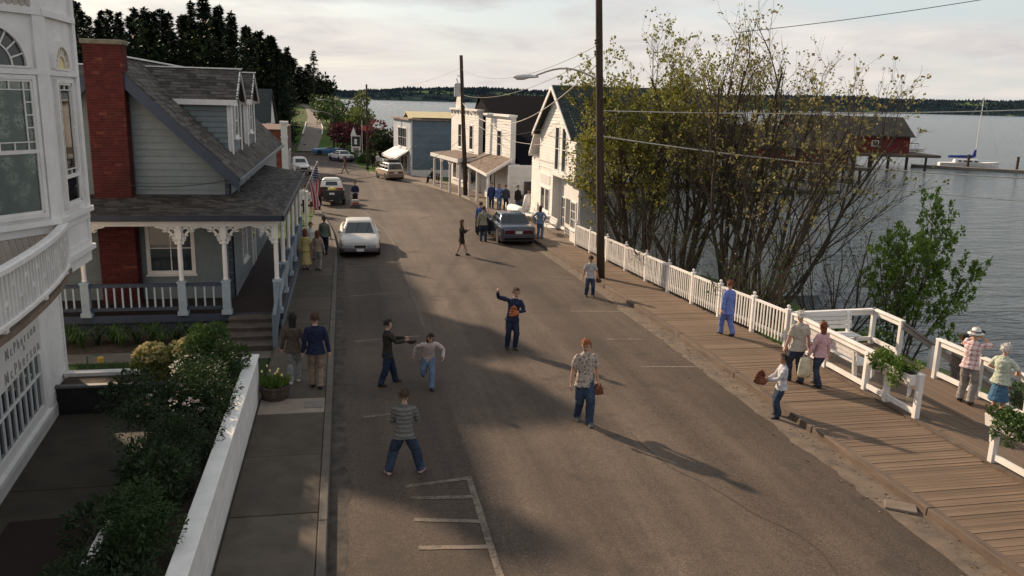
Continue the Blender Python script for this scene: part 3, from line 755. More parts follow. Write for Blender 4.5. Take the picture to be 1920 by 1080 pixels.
    # diagonal bead boards in the panel below the sill and high up
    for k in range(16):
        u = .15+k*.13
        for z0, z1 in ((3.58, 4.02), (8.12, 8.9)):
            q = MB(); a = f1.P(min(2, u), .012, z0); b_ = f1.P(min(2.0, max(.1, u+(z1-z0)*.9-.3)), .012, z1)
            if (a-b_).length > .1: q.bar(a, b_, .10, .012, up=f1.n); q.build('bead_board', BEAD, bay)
    # main lace-curtain window, two sashes with border panes
    def bay_window(fr, u0, u1, border, zb, zt, zm):
        c = .075; q = MB()
        fbox(q, fr, u0-c, u0, .001, .075, zb-c, zt+c); fbox(q, fr, u1, u1+c, .001, .075, zb-c, zt+c); fbox(q, fr, u0, u1, .001, .075, zt, zt+c); fbox(q, fr, u0, u1, .001, .075, zb-c, zb)
        w_ = part(q, 'window', WHITE2, root)
        q = MB()
        nf = 26
        for j in range(nf+1):
            u = lerp(u0, u1, j/nf); d = .006+.010*(.5+.5*math.sin(j*1.9))
            q.v += [tuple(fr.P(u, d, zb)), tuple(fr.P(u, d, zt))]
        for j in range(nf): q.f.append((2*j, 2*j+1, 2*j+3, 2*j+2)); q.m.append(0)
        q.build('curtain', LACE, w_)
        gl = bpy.data.materials.get('clear_pane')
        if gl is None:
            def cp_(nt, N, L, b):
                tr = N.new('ShaderNodeBsdfTransparent'); gsy = N.new('ShaderNodeBsdfGlossy'); gsy.inputs['Roughness'].default_value = .03
                fz = N.new('ShaderNodeFresnel'); fz.inputs[0].default_value = 1.5; mx = N.new('ShaderNodeMixShader')
                tr.inputs[0].default_value = (.80, .84, .82, 1)
                L.new(fz.outputs[0], mx.inputs[0]); L.new(tr.outputs[0], mx.inputs[1]); L.new(gsy.outputs[0], mx.inputs[2]); L.new(mx.outputs[0], N['Material Output'].inputs[0])
            gl = tri_mat('clear_pane', cp_)
        q = MB(); fbox(q, fr, u0, u1, .026, .030, zb, zt); q.build('pane', gl, w_)
        def mt(a, b_, c_, d_, pr=.055): q = MB(); fbox(q, fr, a, b_, .031, pr, c_, d_); q.build('muntin', WHITE2, w_)
        mt(u0, u1, zm-.035, zm+.035, .07); mt(u0, u0+.04, zb, zt, .06); mt(u1-.04, u1, zb, zt, .06); mt(u0, u1, zb, zb+.05, .06); mt(u0, u1, zt-.04, zt, .06)
        bw_ = border
        mt(u0+bw_, u0+bw_+.022, zm, zt); mt(u1-bw_-.022, u1-bw_, zm, zt); mt(u0, u1, zt-bw_-.02, zt-bw_); mt(u0, u1, zm+.035+bw_*.75, zm+.055+bw_*.75)
        kk = max(2, int((u1-u0-2*bw_)/.26))
        for j in range(1, kk):
            u = lerp(u0+bw_, u1-bw_, j/kk)
            for a, b_ in ((zt-bw_, zt), (zm+.03, zm+.04+bw_*.75)): mt(u-.011, u+.011, a, b_)
        for j in range(1, 4):
            z = lerp(zm+.2, zt-bw_, j/4)
            for a, b_ in ((u0, u0+bw_), (u1-bw_, u1)): mt(a, b_, z-.011, z+.011)
        return w_
    bay_window(f1, .30, 1.80, .17, 4.42, 6.84, 5.56)
    bay_window(f2, .55, 1.40, .12, 4.46, 6.80, 5.0)
    # fanlights
    for fr, uc, rad, gm in ((f1, 1.05, .68, GLASS), (f2, .975, .42, mat('amber_pane', (.60, .47, .22), .3, .2, 3))):
        q = MB(); n = 16
        for j in range(n):
            a, b_ = math.pi*j/n, math.pi*(j+1)/n
            fprism(q, fr, [(uc+rad*math.cos(a), 7.06+rad*math.sin(a)), (uc+(rad+.12)*math.cos(a), 7.06+(rad+.12)*math.sin(a)), (uc+(rad+.12)*math.cos(b_), 7.06+(rad+.12)*math.sin(b_)), (uc+rad*math.cos(b_), 7.06+rad*math.sin(b_))], .001, .07)
        fl = part(q, 'fanlight', WHITE2, root)
        q = MB(); fprism(q, fr, [(uc+rad*math.cos(math.pi*j/n), 7.06+rad*math.sin(math.pi*j/n)) for j in range(n+1)], .003, .013); q.build('pane', GLASS if fr is f1 else gm, fl)
        for j in range(1, 9):
            a = math.pi*j/9; q = MB(); q.bar(fr.P(uc+rad*.62*math.cos(a), .025, 7.06+rad*.62*math.sin(a)), fr.P(uc+rad*math.cos(a), .025, 7.06+rad*math.sin(a)), .024, .024, up=fr.n); q.build('muntin', WHITE2, fl)
        for j in range(n):
            a, b_ = math.pi*j/n, math.pi*(j+1)/n
            q = MB(); q.bar(fr.P(uc+rad*.62*math.cos(a), .025, 7.06+rad*.62*math.sin(a)), fr.P(uc+rad*.62*math.cos(b_), .025, 7.06+rad*.62*math.sin(b_)), .026, .026, up=fr.n); q.build('muntin', WHITE2, fl)
        q = MB(); fbox(q, fr, uc-rad-.1, uc+rad+.1, .002, .07, 7.035, 7.075); q.build('fan_sill', WHITE2, fl)
white_building()
# ------------------------------------------------------------------ foliage kit
def foliage(n, c, rad, ln, w, seed=0, shell=.55, lobes=6, droop=0.0, mb=None, flat=.0, mi=0):
    """leaf cloud of n leaves in an uneven crown of lobes around c with radii rad"""
    r_ = random.Random(seed); mb = mb or MB(); c = Vector(c)
    L_ = [(Vector((r_.gauss(0, .42), r_.gauss(0, .42), r_.gauss(.05, .38))), r_.uniform(.42, .75)) for _ in range(lobes)]
    for i in range(n):
        o, lr = L_[i % lobes]
        d = Vector((r_.gauss(0, 1), r_.gauss(0, 1), r_.gauss(0, 1))).normalized()
        p = o + d*lr*(shell + (1-shell)*r_.random()**.5)
        if p.z < -1: p.z = -1+r_.random()*.1
        P = c + Vector((p.x*rad[0], p.y*rad[1], p.z*rad[2]))
        dd = (d + Vector((r_.gauss(0, .6), r_.gauss(0, .6), r_.gauss(.15, .5)-droop))).normalized()
        s = r_.choice((.5, .75, .9, 1.0, 1.15, 1.45))
        mb.leaf(P, dd, Vector((r_.gauss(0, 1), r_.gauss(0, 1), r_.gauss(.6, 1))), ln*s, w*s, mi)
    return mb
def stems(mb, base, top, n, r0, seed, spread):
    r_ = random.Random(seed)
    for i in range(n):
        a = r_.uniform(0, 6.28); t = Vector(top)+Vector((math.cos(a)*spread[0], math.sin(a)*spread[1], 0))*r_.uniform(.2, .9)
        b = Vector(base)+Vector((math.cos(a), math.sin(a), 0))*r0*2
        m = b.lerp(t, .5)+Vector((r_.gauss(0, .05), r_.gauss(0, .05), 0))
        mb.tube([b, m, t], [r0, r0*.7, r0*.25], 5)
    return mb
STEM = mat('shrub_stem', (.07, .05, .035), .9, .3, 8)
def shrub(name, label, c, rad, n, lm, leaf=(.09, .045), seed=0, flowers=None, cat='shrub', lobes=6, droop=0., group=None, shell=.55):
    """flowers = (count, material, size)"""
    t = thing(name, label, cat, (c[0], c[1], c[2]-rad[2]), 0, group)
    foliage(n, (0, 0, rad[2]), rad, leaf[0], leaf[1], seed, shell, lobes, droop).build('foliage', lm, t)
    stems(MB(), (0, 0, -.05), (0, 0, rad[2]*1.1), 5, .014, seed, rad).build('stem', STEM, t)
    if flowers:
        q = MB(); r_ = random.Random(seed+5)
        for i in range(flowers[0]):
            a = r_.uniform(0, 6.28); zz = r_.uniform(.1, 1); rr = math.sqrt(max(0, 1-zz*zz*.8))
            p = Vector((math.cos(a)*rr*rad[0]*.95, math.sin(a)*rr*rad[1]*.95, rad[2]+zz*rad[2]*.95))
            for k in range(6):
                d = Vector((r_.gauss(0, 1), r_.gauss(0, 1), abs(r_.gauss(.6, .6)))); q.leaf(p+d*.01, d, Vector((r_.gauss(0,1), r_.gauss(0,1), 1)), flowers[2], flowers[2]*.8)
        q.build('blossom', flowers[1], t, kind='stuff')
    return t
LG_DARK = leaf_mat('dark_evergreen_leaf', (.010, .022, .008), (.035, .060, .020), 2.5)
LG_MID = leaf_mat('mid_green_leaf', (.025, .055, .012), (.075, .13, .03), 2.5)
LG_HEDGE = leaf_mat('hedge_leaf', (.014, .030, .009), (.045, .080, .022), 2.5)
LG_BRIGHT = leaf_mat('bright_green_leaf', (.05, .10, .012), (.14, .21, .04), 2.5)
LG_YEL = leaf_mat('yellow_green_leaf', (.10, .13, .02), (.28, .29, .07), 3)
FL_CREAM = leaf_mat('cream_blossom', (.50, .40, .16), (.72, .62, .34), 6)
FL_PINK = leaf_mat('pale_pink_blossom', (.62, .45, .38), (.80, .68, .60), 6)
FL_WHITE = leaf_mat('white_blossom', (.60, .56, .46), (.80, .78, .70), 6)

# ------------------------------------------------------------------ blue-grey house
def blue_house():
    root = thing('blue_house', 'pale blue clapboard house with brick chimney, dormers and wraparound porch', 'house', (-6.5, 30, 0))
    YG, XE, XW, YB, DZ = 26.0, -3.38, -9.62, 43.6, .55
    ff = Fr((XE, YG), (-1, 0), (0, -1)); fs = Fr((XE, YG), (0, 1), (1, 0))     # front (u to the left), side (u away)
    RZ = 7.66; RX = -6.5
    mb = MB(); mb.box(XW, XE, YG, YB, -.3, 4.0)
    mb.prism([(XE, YG, 4.0), (XE, YG, 4.38), (RX, YG, RZ-.12), (XW, YG, 4.38), (XW, YG, 4.0)], (0, YB-YG, 0))
    wall = part(mb, 'wall', SLATE2, root)
    holes_f = [(2.6, 3.68, 0, 9), (1.12, 2.44, 1.34, 2.9)]
    W_ = XE-XW
    def clipf(z):
        if z < 4.38: return (0, W_)
        e = (z-4.38)*(XE-RX)/(RZ-.12-4.38); return (e, W_-e)
    siding(ff, wall, 0, W_, DZ, 7.4, .195, BLUEGREY, holes=holes_f, clip=clipf)
    for u in (0.0, ): q = MB(); fbox(q, ff, -.03, .13, .001, .035, DZ, 4.35); q.build('corner_board', SLATE, wall)
    q = MB(); fbox(q, fs, -.035, .12, .001, .035, DZ, 4.35); q.build('corner_board', SLATE, wall)
    holes_s = [(2.2, 3.5, 1.2, 3.0), (5.0, 6.1, DZ, 2.9), (7.6, 8.9, 1.2, 3.0)]
    siding(fs, wall, .12, YB-YG, DZ, 4.3, .195, BLUEGREY, holes=holes_s)
    window(ff, root, 1.2, 2.36, 1.42, 2.80, 2, 2, .11)
    window(fs, root, 2.3, 3.4, 1.3, 2.9, 2, 2, .10); window(fs, root, 7.7, 8.8, 1.3, 2.9, 2, 2, .10)
    q = MB(); fbox(q, fs, 5.1, 6.0, .002, .05, DZ, 2.75); dr = part(q, 'door', mat('door_paint', (.40, .38, .36), .6, .1, 4), root)
    q = MB(); fbox(q, fs, 5.25, 5.85, .052, .056, 1.5, 2.5); q.build('pane', GLASS, dr)
    q = MB(); fbox(q, fs, 4.98, 5.1, .002, .06, DZ, 2.87); fbox(q, fs, 6.0, 6.12, .002, .06, DZ, 2.87); fbox(q, fs, 5.1, 6.0, .002, .06, 2.75, 2.87); q.build('frame', WHITE, dr)
    # rake boards
    ROX, ROZ, YF = -3.05, 4.24, YG-.38
    for s in (1, -1):
        ex = RX+s*(ROX-RX); q = MB()
        q.prism([(ex, YF-.05, ROZ-.40), (ex, YF-.05, ROZ-.02), (RX, YF-.05, RZ-.02), (RX, YF-.05, RZ-.46)], (0, .06, 0)); part(q, 'rake_board', SLATE, root)
        q = MB(); q.prism([(ex, YF+.05, ROZ-.08), (ex, YF+.05, ROZ-.04), (RX, YF+.05, RZ-.02), (RX, YF+.05, RZ-.06)], (0, .34, 0)); part(q, 'soffit', SLATE, root)
    # main roof planes
    for s in (1, -1):
        ex = RX+s*(ROX-RX)
        P = [(ex, YF-.03, ROZ), (ex, YB+.3, ROZ), (RX, YB+.3, RZ), (RX, YF-.03, RZ)]
        if s < 0: P = [P[1], P[0], P[3], P[2]]
        rf = slab_roof(P, .09, SHINGLE, root)
        shingles(P, .30, .17, SHG, root)
    q = MB(); q.bar((RX, YF-.03, RZ+.02), (RX, YB+.3, RZ+.02), .22, .05); part(q, 'ridge_cap', WHITE, root)
    q = MB(); q.bar((ROX+.06, YF, ROZ-.05), (ROX+.06, YB+.2, ROZ-.05), .09, .10); part(q, 'gutter', mat('grey_gutter', (.12, .135, .15), .6, .1, 4), root)
    # dormers
    def dormer(yc, s):
        hw = 1.22; fx = RX+s*2.92; zr, ze = 7.46, 6.52
        def roofz(x): return RZ-abs(x-RX)*(RZ-ROZ)/(ROX-RX)
        zb = roofz(fx); xe = RX+s*(RZ-ze)/((RZ-ROZ)/(ROX-RX)); xr = RX+s*(RZ-zr)/((RZ-ROZ)/(ROX-RX))
        q = MB(); q.prism([(fx, yc-hw, zb-.02), (fx, yc-hw, ze), (fx, yc, zr-.12), (fx, yc+hw, ze), (fx, yc+hw, zb-.02)], (-s*2.2, 0, 0))
        dm = part(q, 'dormer', SLATE2, root)
        for sy in (-1, 1):
            sf = Fr((fx, yc+sy*hw), (-s, 0), (0, sy))
            def clip(z): return (.10, max(.11, (z-zb)/((RZ-ROZ)/(ROX-RX))-.06))
            siding(sf, dm, 0, 2.9, zb, ze-.1, .17, BLUEGREY, clip=clip)
            q = MB(); fbox(q, sf, -.03, .10, .001, .03, zb+.05, ze); q.build('corner_board', WHITE, dm)
            q = MB(); q.prism([(fx+s*.03, yc+sy*(hw-.01), zb-.02), (xe, yc+sy*(hw-.01), ze-.04), (xe, yc+sy*(hw-.01), ze-.14), (fx+s*.03, yc+sy*(hw-.01), zb-.18)][::1], (0, sy*.06, 0))
            # eave fascia and roof
            ey = yc+sy*(hw+.17); ez = ze-.10
            q = MB(); q.bar((fx+s*.24, ey, ez-.03), (xe-s*.1, ey, ez-.03), .05, .17); q.build('fascia', WHITE, dm)
            P = [(fx+s*.26, ey, ez+.03), (xe, ey, ez+.03), (xr, yc, zr), (fx+s*.26, yc, zr)]
            if s*sy > 0: pass
            nrm = (Vector(P[1])-Vector(P[0])).cross(Vector(P[3])-Vector(P[0]))
            if nrm.z < 0: P = [P[1], P[0], P[3], P[2]]
            slab_roof(P, .06, SHINGLE, root); shingles(P, .28, .16, SHG, root)
            # front rake trim
            q = MB(); q.bar((fx+s*.23, ey, ez-.05), (fx+s*.23, yc, zr-.08), .04, .15, up=(0, 0, 1)); q.build('rake_trim', WHITE, dm)
            q = MB(); q.box(min(fx+s*.02, fx+s*.06), max(fx+s*.02, fx+s*.06), yc+sy*(hw-.02)-.09, yc+sy*(hw-.02)+.09, zb-.02, ze-.1); q.build('corner_board', WHITE, dm)
        q = MB(); q.bar((xr, yc, zr+.02), (fx+s*.28, yc, zr+.02), .16, .04, up=(0,0,1)); q.build('ridge_cap', WHITE, dm)
        fr = Fr((fx, yc-.5), (0, 1), (s, 0)); window(fr, root, .08, .92, zb+.55, ze-.25, 1, 2, .1)
    dormer(29.75, 1); dormer(34.3, 1); dormer(29.75, -1)
    # chimney: bricks laid over a mortar core
    cx0, cx1, cy0, cy1, cz1 = -7.02, -6.02, 25.5, 26.15, 7.92
    q = MB(); q.box(cx0+.012, cx1-.012, cy0+.012, cy1, .5, cz1); ch = part(q, 'chimney', MORTAR, root)
    bl, bh = .205, .0745; q = MB(); k = 0; z = .56
    while z < cz1-.05:
        for (ax, lo, hi, fix) in (('x', cx0, cx1, cy0), ('y', cy0, cy1, cx1), ('Y', cy0, cy1, cx0)):
            p = lo-(bl/2 if k % 2 else 0)
            while p < hi-.02:
                a, b_ = max(lo, p), min(hi, p+bl-.011); j = rnd.uniform(-.003, .004)
                if b_-a > .03:
                    if ax == 'x': q.box(a, b_, fix-j, fix+.05, z, z+bh-.011)
                    elif ax == 'y': q.box(fix-.05, fix+j, a, b_, z, z+bh-.011)
                    else: q.box(fix-j, fix+.05, a, b_, z, z+bh-.011)
                p += bl
        z += bh; k += 1
    o = q.build('brickwork', BRK, ch, kind='stuff')
    q = MB(); q.box(cx0-.05, cx1+.05, cy0-.05, cy1+.05, cz1, cz1+.13); bevel(q.build('chimney_cap', mat('lichen_cap', (.16, .145, .11), .95, .3, 8, bump=.5, bscale=30), ch), .03, 2)
    # porch
    PX, PY, YE = -1.86, 24.0, 37.0
    q = MB(); q.box(-11.5, PX, PY, YG, DZ-.13, DZ); q.box(XE, PX, YG, YE, DZ-.13, DZ); dk = part(q, 'porch_floor', mat('porch_floor_paint', (.035, .022, .019), .7, .3, 4), root)
    q = MB(); q.box(-11.5, PX+.02, PY-.05, PY-.002, DZ-.2, DZ+.01); q.box(PX+.002, PX+.05, PY-.05, YE, DZ-.2, DZ+.01); q.build('fascia', SLATE, dk)
    q = MB(); q.box(-11.5, -3.3, PY+.05, PY+.10, -.05, DZ-.13); q.build('skirt', mat('dark_skirt', (.05, .06, .075), .8, .3, 5), dk)
    fsk = Fr((PX, PY), (0, 1), (1, 0))
    for i in range(3): q = MB(); z = -.35+i*.24; fbox(q, fsk, 0, YE-PY, -.04, .012+i*.002, z, z+.232); q.build('skirt_board', SLATE2, dk)
    # roof over the porch: front, side
    ez, tz = 3.40, 3.72; ex, ey = -1.72, 23.68
    A = [(-11.5, ey, ez), (ex, ey, ez), (XE, YG, tz), (-11.5, YG, tz)]; B = [(ex, ey, ez), (ex, YE+.1, ez), (XE, YE+.1, tz), (XE, YG, tz)]
    for P in (A, B): slab_roof(P, .10, SLATE, root, 'porch_roof'); shingles(P, .28, .17, SHG_D, root)
    q = MB(); q.box(-11.5, ex+.03, ey-.06, ey-.004, ez-.15, ez+.012); q.box(ex+.004, ex+.06, ey-.06, YE+.1, ez-.15, ez+.012); part(q, 'gutter', mat('dark_gutter', (.03, .035, .05), .6, .2, 4), root)
    q = MB(); q.box(-11.5, PX, PY-.09, PY+.09, ez-.32, ez-.16); q.box(PX-.18, PX, PY+.09, YE, ez-.32, ez-.16); part(q, 'porch_beam', WHITE, root)
    posts = [(-9.5, PY), (-7.05, PY), (-4.53, PY), (-3.35, PY), (PX-.09, PY)] + [(PX-.09, y) for y in (26.6, 29.2, 31.8, 34.4, 36.9)]
    TOP = ez-.32
    pb = MB(); pb.box(-.105, .105, -.105, .105, 0, .92); pb.box(-.14, .14, -.14, .14, 0, .12); pb.box(-.125, .125, -.125, .125, .92, .97); pbm = pb.mesh('post_base', mat('post_base_paint', (.30, .36, .41), .65, .1, 4))
    ps = MB(); ps.lathe([(.05, .97), (.075, 1.0), (.062, 1.06), (.066, 1.6), (.060, 2.0), (.075, 2.05), (.06, 2.1), (.07, 2.16)], (0, 0, 0), 10); ps.box(-.07, .07, -.07, .07, 2.16, TOP-DZ-.002); psm = ps.mesh('post', WHITE2)
    def bracket(sgn, ax):
        q = MB(); t = .022; n = 8
        fr = Fr((0, 0), (sgn, 0) if ax == 'x' else (0, sgn), (0, 1) if ax == 'x' else (1, 0))
        def arc(cu, cz, r0, r1, a0, a1):
            for i in range(n):
                a, b_ = lerp(a0, a1, i/n), lerp(a0, a1, (i+1)/n)
                fprism(q, fr, [(cu+r0*math.cos(a), cz+r0*math.sin(a)), (cu+r1*math.cos(a), cz+r1*math.sin(a)), (cu+r1*math.cos(b_), cz+r1*math.sin(b_)), (cu+r0*math.cos(b_), cz+r0*math.sin(b_))], -t, t)
        H_ = TOP-DZ
        arc(.58, H_-.52, .46, .52, R(92), R(178)); arc(.19, H_-.17, .085, .125, R(0), R(300)); arc(.36, H_-.10, .05, .08, R(0), R(330)); arc(.12, H_-.36, .045, .075, R(0), R(330))
        fprism(q, fr, [(.07, H_-.52), (.10, H_-.52), (.10, H_-.002), (.07, H_-.002)], -t*.9, t*.9); fprism(q, fr, [(.10, H_-.045), (.62, H_-.045), (.62, H_-.003), (.10, H_-.003)], -t*.9, t*.9)
        return q.mesh('bracket', WHITE2)
    BR = {(s, a): bracket(s, a) for s in (1, -1) for a in 'xy'}
    for i, (x, y) in enumerate(posts):
        po = objm('porch_post', pbm, root, Vector((x, y, DZ))-root.location)
        objm('shaft', psm, po)
        ax = 'x' if y == PY else 'y'
        if i == 4: objm('bracket', BR[(-1, 'x')], po); objm('bracket', BR[(1, 'y')], po)
        else:
            for s in (1, -1): objm('bracket', BR[(s, ax)], po)
    balm = MB(); balm.box(-.022, .022, -.022, .022, 0, .60); balm = balm.mesh('baluster', mat('baluster_paint', (.36, .42, .47), .65, .1, 4))
    def rail(a, b_):
        a, b_ = Vector((*a, 0)), Vector((*b_, 0)); d = (b_-a).normalized(); a += d*.105; b_ -= d*.105
        q = MB(); q.bar(a+Vector((0,0,DZ+.86)), b_+Vector((0,0,DZ+.86)), .10, .09)
        r_ = part(q, 'railing', SLATE, root); q = MB(); q.bar(a+Vector((0,0,DZ+.19)), b_+Vector((0,0,DZ+.19)), .07, .09); q.build('bottom_rail', SLATE, r_); n = int((b_-a).length/.2)
        for k in range(1, n): p = a.lerp(b_, k/n); objm('baluster', balm, r_, (p.x, p.y, DZ+.225))
    for i in (0, 1, 2): rail(posts[i], posts[i+1])
    rail(posts[4], posts[5])
    for i in range(5, 9): rail(posts[i], posts[i+1])
    # steps and their side rail
    tr = mat('step_tread', (.085, .07, .06), .85, .3, 4, stain=.5, stain_col=(.05, .042, .038))
    q = MB(); q.box(-3.25, -1.98, 22.1, PY-.06, -.05, .02); st = part(q, 'steps', tr, root)
    for k in range(4):
        q = MB(); y0 = 22.08+k*.46; q.box(-3.26, -1.97, y0, PY-.06, .02+k*.125, .02+(k+1)*.125-.035); q.box(-3.28, -1.95, y0-.03, y0+.47 if k < 3 else PY-.06, .02+(k+1)*.125-.035, .02+(k+1)*.125); q.build('tread', tr, st)
    q = MB(); q.bar((-1.9, 22.05, .02), (-1.9, 22.05, 1.0), .12, .12, up=(0, 1, 0)); q.bar((-1.9, 22.05, .93), (-1.9, 23.9, 1.42), .09, .12); q.bar((-1.9, 22.05, .2), (-1.9, 23.9, .68), .05, .16)
    sr = part(q, 'stair_rail', SLATE2, root)
    for k in range(1, 9): q = MB(); y = 22.05+k*.2; z = .2+(y-22.05)*.26; q.bar((-1.9, y, z), (-1.9, y, z+.7), .045, .045, up=(0, 1, 0)); q.build('baluster', SLATE2, sr)
blue_house()
# ------------------------------------------------------------------ forecourt, planter, shrubs
def forecourt():
    q = MB(); cuts = [4.0, 9.6, 14.3, 17.9]
    q.add([(-6.3, 4, -.02), (-2.2, 4, -.02), (-2.2, 19.4, -.02), (-6.3, 19.4, -.02)], [(0, 1, 2, 3)])
    pv = q.build('forecourt_paving', mat('paving_bed', (.04, .036, .03), 1, .2, 8), kind='structure')
    pm = mat('forecourt_slab', (.050, .044, .033), .9, .25, 1.6, bump=.25, bscale=60, obj_var=.06, stain=.6, stain_col=(.03, .027, .021))
    for a, b_ in zip(cuts, cuts[1:]):
        s = MB(); s.box(-6.25, -2.3, a+.012, b_-.012, -.04, 0); bevel(s.build('paving_slab', pm, pv), .01, 1)
    q = MB(); q.box(-.65, .65, -1.6, 1.6, 0, .022)
    tag(bevel(q.build('door_mat', mat('door_mat', (.028, .018, .014), 1, .3, 40, bump=.6, bscale=120), loc=(-4.55, 11.6, .002), rz=R(3)), .01, 1), 'dark brown rectangular mat on the forecourt below the white building', 'mat')
    # lawn and path in front of the blue porch
    q = MB(); q.add([(-12, 19.0, -.012), (-2.0, 19.0, -.012), (-2.0, 21.4, -.012), (-12, 21.4, -.012)], [(0, 1, 2, 3)]); q.build('lawn_soil', mat('lawn_soil', (.02, .035, .01), 1, .3, 6), kind='structure')
    q = MB(); q.add([(-12, 21.4, -.008), (-1.93, 21.4, -.008), (-1.93, 22.25, -.008), (-12, 22.25, -.008)], [(0, 1, 2, 3)]); q.build('garden_path', CONC, kind='structure')
    q = MB(); q.add([(-12, 22.25, -.01), (-3.3, 22.25, -.01), (-3.3, 24.0, -.01), (-12, 24.0, -.01)], [(0, 1, 2, 3)]); q.build('porch_bed', SOIL, kind='structure')
    g = MB(); r_ = random.Random(2)
    for i in range(9000):
        p = Vector((r_.uniform(-8, -2.3), r_.uniform(18.9, 21.4), -.012)); g.leaf(p, (r_.gauss(0, .35), r_.gauss(0, .35), 1), (r_.gauss(0, 1), r_.gauss(0, 1), .1), r_.uniform(.04, .09), .014)
    g.build('lawn_grass', leaf_mat('lawn_blade', (.025, .065, .010), (.06, .12, .02), 2), kind='stuff')
    # strappy plants along the porch
    for i in range(13):
        x = -7.6+i*.335; y = 23.05+.25*math.sin(i*2.1); t = thing('strap_leaf_plant', 'dark strap-leaved plant in the bed below the porch railing', 'plant', (x, y, -.01), r_.uniform(0, 6), 'strap-leaved plants in the porch bed')
        q = MB()
        for k in range(34):
            a = r_.uniform(0, 6.28); ln = r_.uniform(.3, .62); d = Vector((math.cos(a), math.sin(a), 0)); w = d.cross(Vector((0, 0, 1)))*.02
            p = [d*.03, d*ln*.25+Vector((0, 0, ln*.65)), d*ln*.6+Vector((0, 0, ln*.85)), d*ln*.9+Vector((0, 0, ln*.6))]
            o = len(q.v)
            for j, c in enumerate(p): s = (1, 1, .8, .1)[j]; q.v += [tuple(c-w*s), tuple(c+w*s)]
            for j in range(3): q.f.append((o+2*j, o+2*j+1, o+2*j+3, o+2*j+2)); q.m.append(0)
        q.build('foliage', LG_MID if i % 3 else LG_DARK, t)
    # white planter wall along the sidewalk
    t = thing('planter_wall', 'long white boarded planter wall beside the sidewalk, filled with shrubs', 'planter', (-2.6, 12.5, 0))
    x0, x1, y0, y1, H = -2.14, -1.96, 5.0, 18.15, 1.10
    q = MB(); q.box(x0, x1, y0, y1, -.05, H-.05); q.box(-3.35, -3.22, y0, y1-.25, -.05, .86); q.box(-3.35, x0, y1-.12, y1, -.05, H-.06); wl = part(q, 'wall', WHITE, t)
    fw = Fr((x1, y1), (0, -1), (1, 0)); z = 0.0
    while z < H-.06:
        b_ = MB(); fbox(b_, fw, 0, y1-y0, .001, .014, z+.004, min(z+.082, H-.055)); b_.build('board', WHITE2, wl); z += .0825
    fe = Fr((x1, y1), (-1, 0), (0, 1))
    q = MB(); q.box(x0-.04, x1+.045, y0, y1+.04, H-.05, H); bevel(q.build('coping', WHITE2, wl), .012, 2)
    q = MB(); q.box(-3.22, x0, y0, y1-.13, .55, .84); part(q, 'soil', SOIL, t)
    q = MB(); q.box(-3.40, -3.352, y0, y1-.25, 0, .86); part(q, 'dark_boarding', mat('dark_planter_board', (.025, .022, .02), .8, .3, 5), t)
    # low planter across the back
    t2 = thing('low_planter', 'low black-sided planter with white coping across the back of the forecourt', 'planter', (-4.7, 18.2, 0))
    q = MB(); q.box(-6.0, -3.42, 17.92, 18.72, -.03, .58); bx_ = part(q, 'box', mat('black_planter', (.016, .015, .015), .7, .3, 5), t2)
    q = MB(); q.box(-6.05, -3.42, 18.58, 18.80, .58, .68); bevel(part(q, 'coping', WHITE2, t2), .012, 2)
    q = MB(); q.box(-6.05, -3.42, 17.87, 18.0, .58, .63); part(q, 'front_coping', mat('grey_coping', (.12, .12, .12), .6, .2, 4), t2)
    q = MB(); q.box(-5.95, -3.5, 18.0, 18.58, .58, .60); part(q, 'soil', SOIL, t2)
    S = [('upright_shrub', 'tall bright green leafy shrub at the far end of the white planter wall', (-2.75, 17.35, 1.45), (.48, .46, .58), 1500, LG_MID, (.10, .05), None),
         ('yellow_azalea', 'yellow-flowered azalea spilling over the low black planter', (-3.95, 18.25, .98), (.62, .34, .40), 900, LG_YEL, (.10, .045), (60, FL_CREAM, .085)),
         ('cream_azalea', 'cream-flowered azalea between the yellow azalea and the upright shrub', (-3.2, 17.75, 1.25), (.38, .35, .38), 650, LG_MID, (.09, .042), (40, FL_CREAM, .08)),
         ('bushy_shrub', 'bushy green shrub overhanging the coping just before the wall corner', (-2.62, 16.6, 1.20), (.50, .75, .46), 1500, LG_HEDGE, (.085, .04), None),
         ('white_azalea', 'white-blossomed shrub on the inner side of the planter near its corner', (-3.1, 16.75, 1.12), (.44, .50, .38), 900, LG_DARK, (.085, .04), (12, FL_WHITE, .05)),
         ('feathery_shrub', 'feathery mid-green shrub behind the pink rhododendron', (-2.75, 15.5, 1.22), (.55, .70, .42), 1500, LG_HEDGE, (.10, .03), None),
         ('pink_rhododendron', 'dark glossy rhododendron topped with pale pink blossom', (-3.05, 14.65, 1.15), (.60, .62, .44), 1300, LG_DARK, (.14, .05), (11, FL_PINK, .065)),
         ('trailing_shrub', 'loose trailing shrub leaning out over the white planter wall', (-2.30, 14.75, 1.15), (.30, .40, .24), 300, LG_DARK, (.11, .045), None),
         ('dark_yew', 'largest dense dark evergreen shrub in the middle of the planter', (-2.85, 13.1, 1.22), (.70, 1.05, .55), 3400, LG_DARK, (.075, .03), None),
         ('glossy_laurel', 'dark broad-leaved laurel on the forecourt side below the evergreen', (-2.95, 11.75, 1.10), (.56, .80, .48), 1500, LG_DARK, (.15, .06), None),
         ('second_yew', 'dense dark evergreen shrub hugging the planter coping', (-2.68, 11.55, 1.10), (.46, .85, .44), 2200, LG_DARK, (.075, .03), None),
         ('light_shrub', 'light green fine-leaved shrub at the near end of the planter', (-2.72, 10.35, 1.08), (.50, .72, .44), 2000, LG_HEDGE, (.08, .03), None),
         ('near_shrub', 'dark twiggy shrub at the bottom edge of the picture', (-2.95, 9.55, 1.02), (.52, .8, .42), 1900, LG_DARK, (.10, .035), None)]
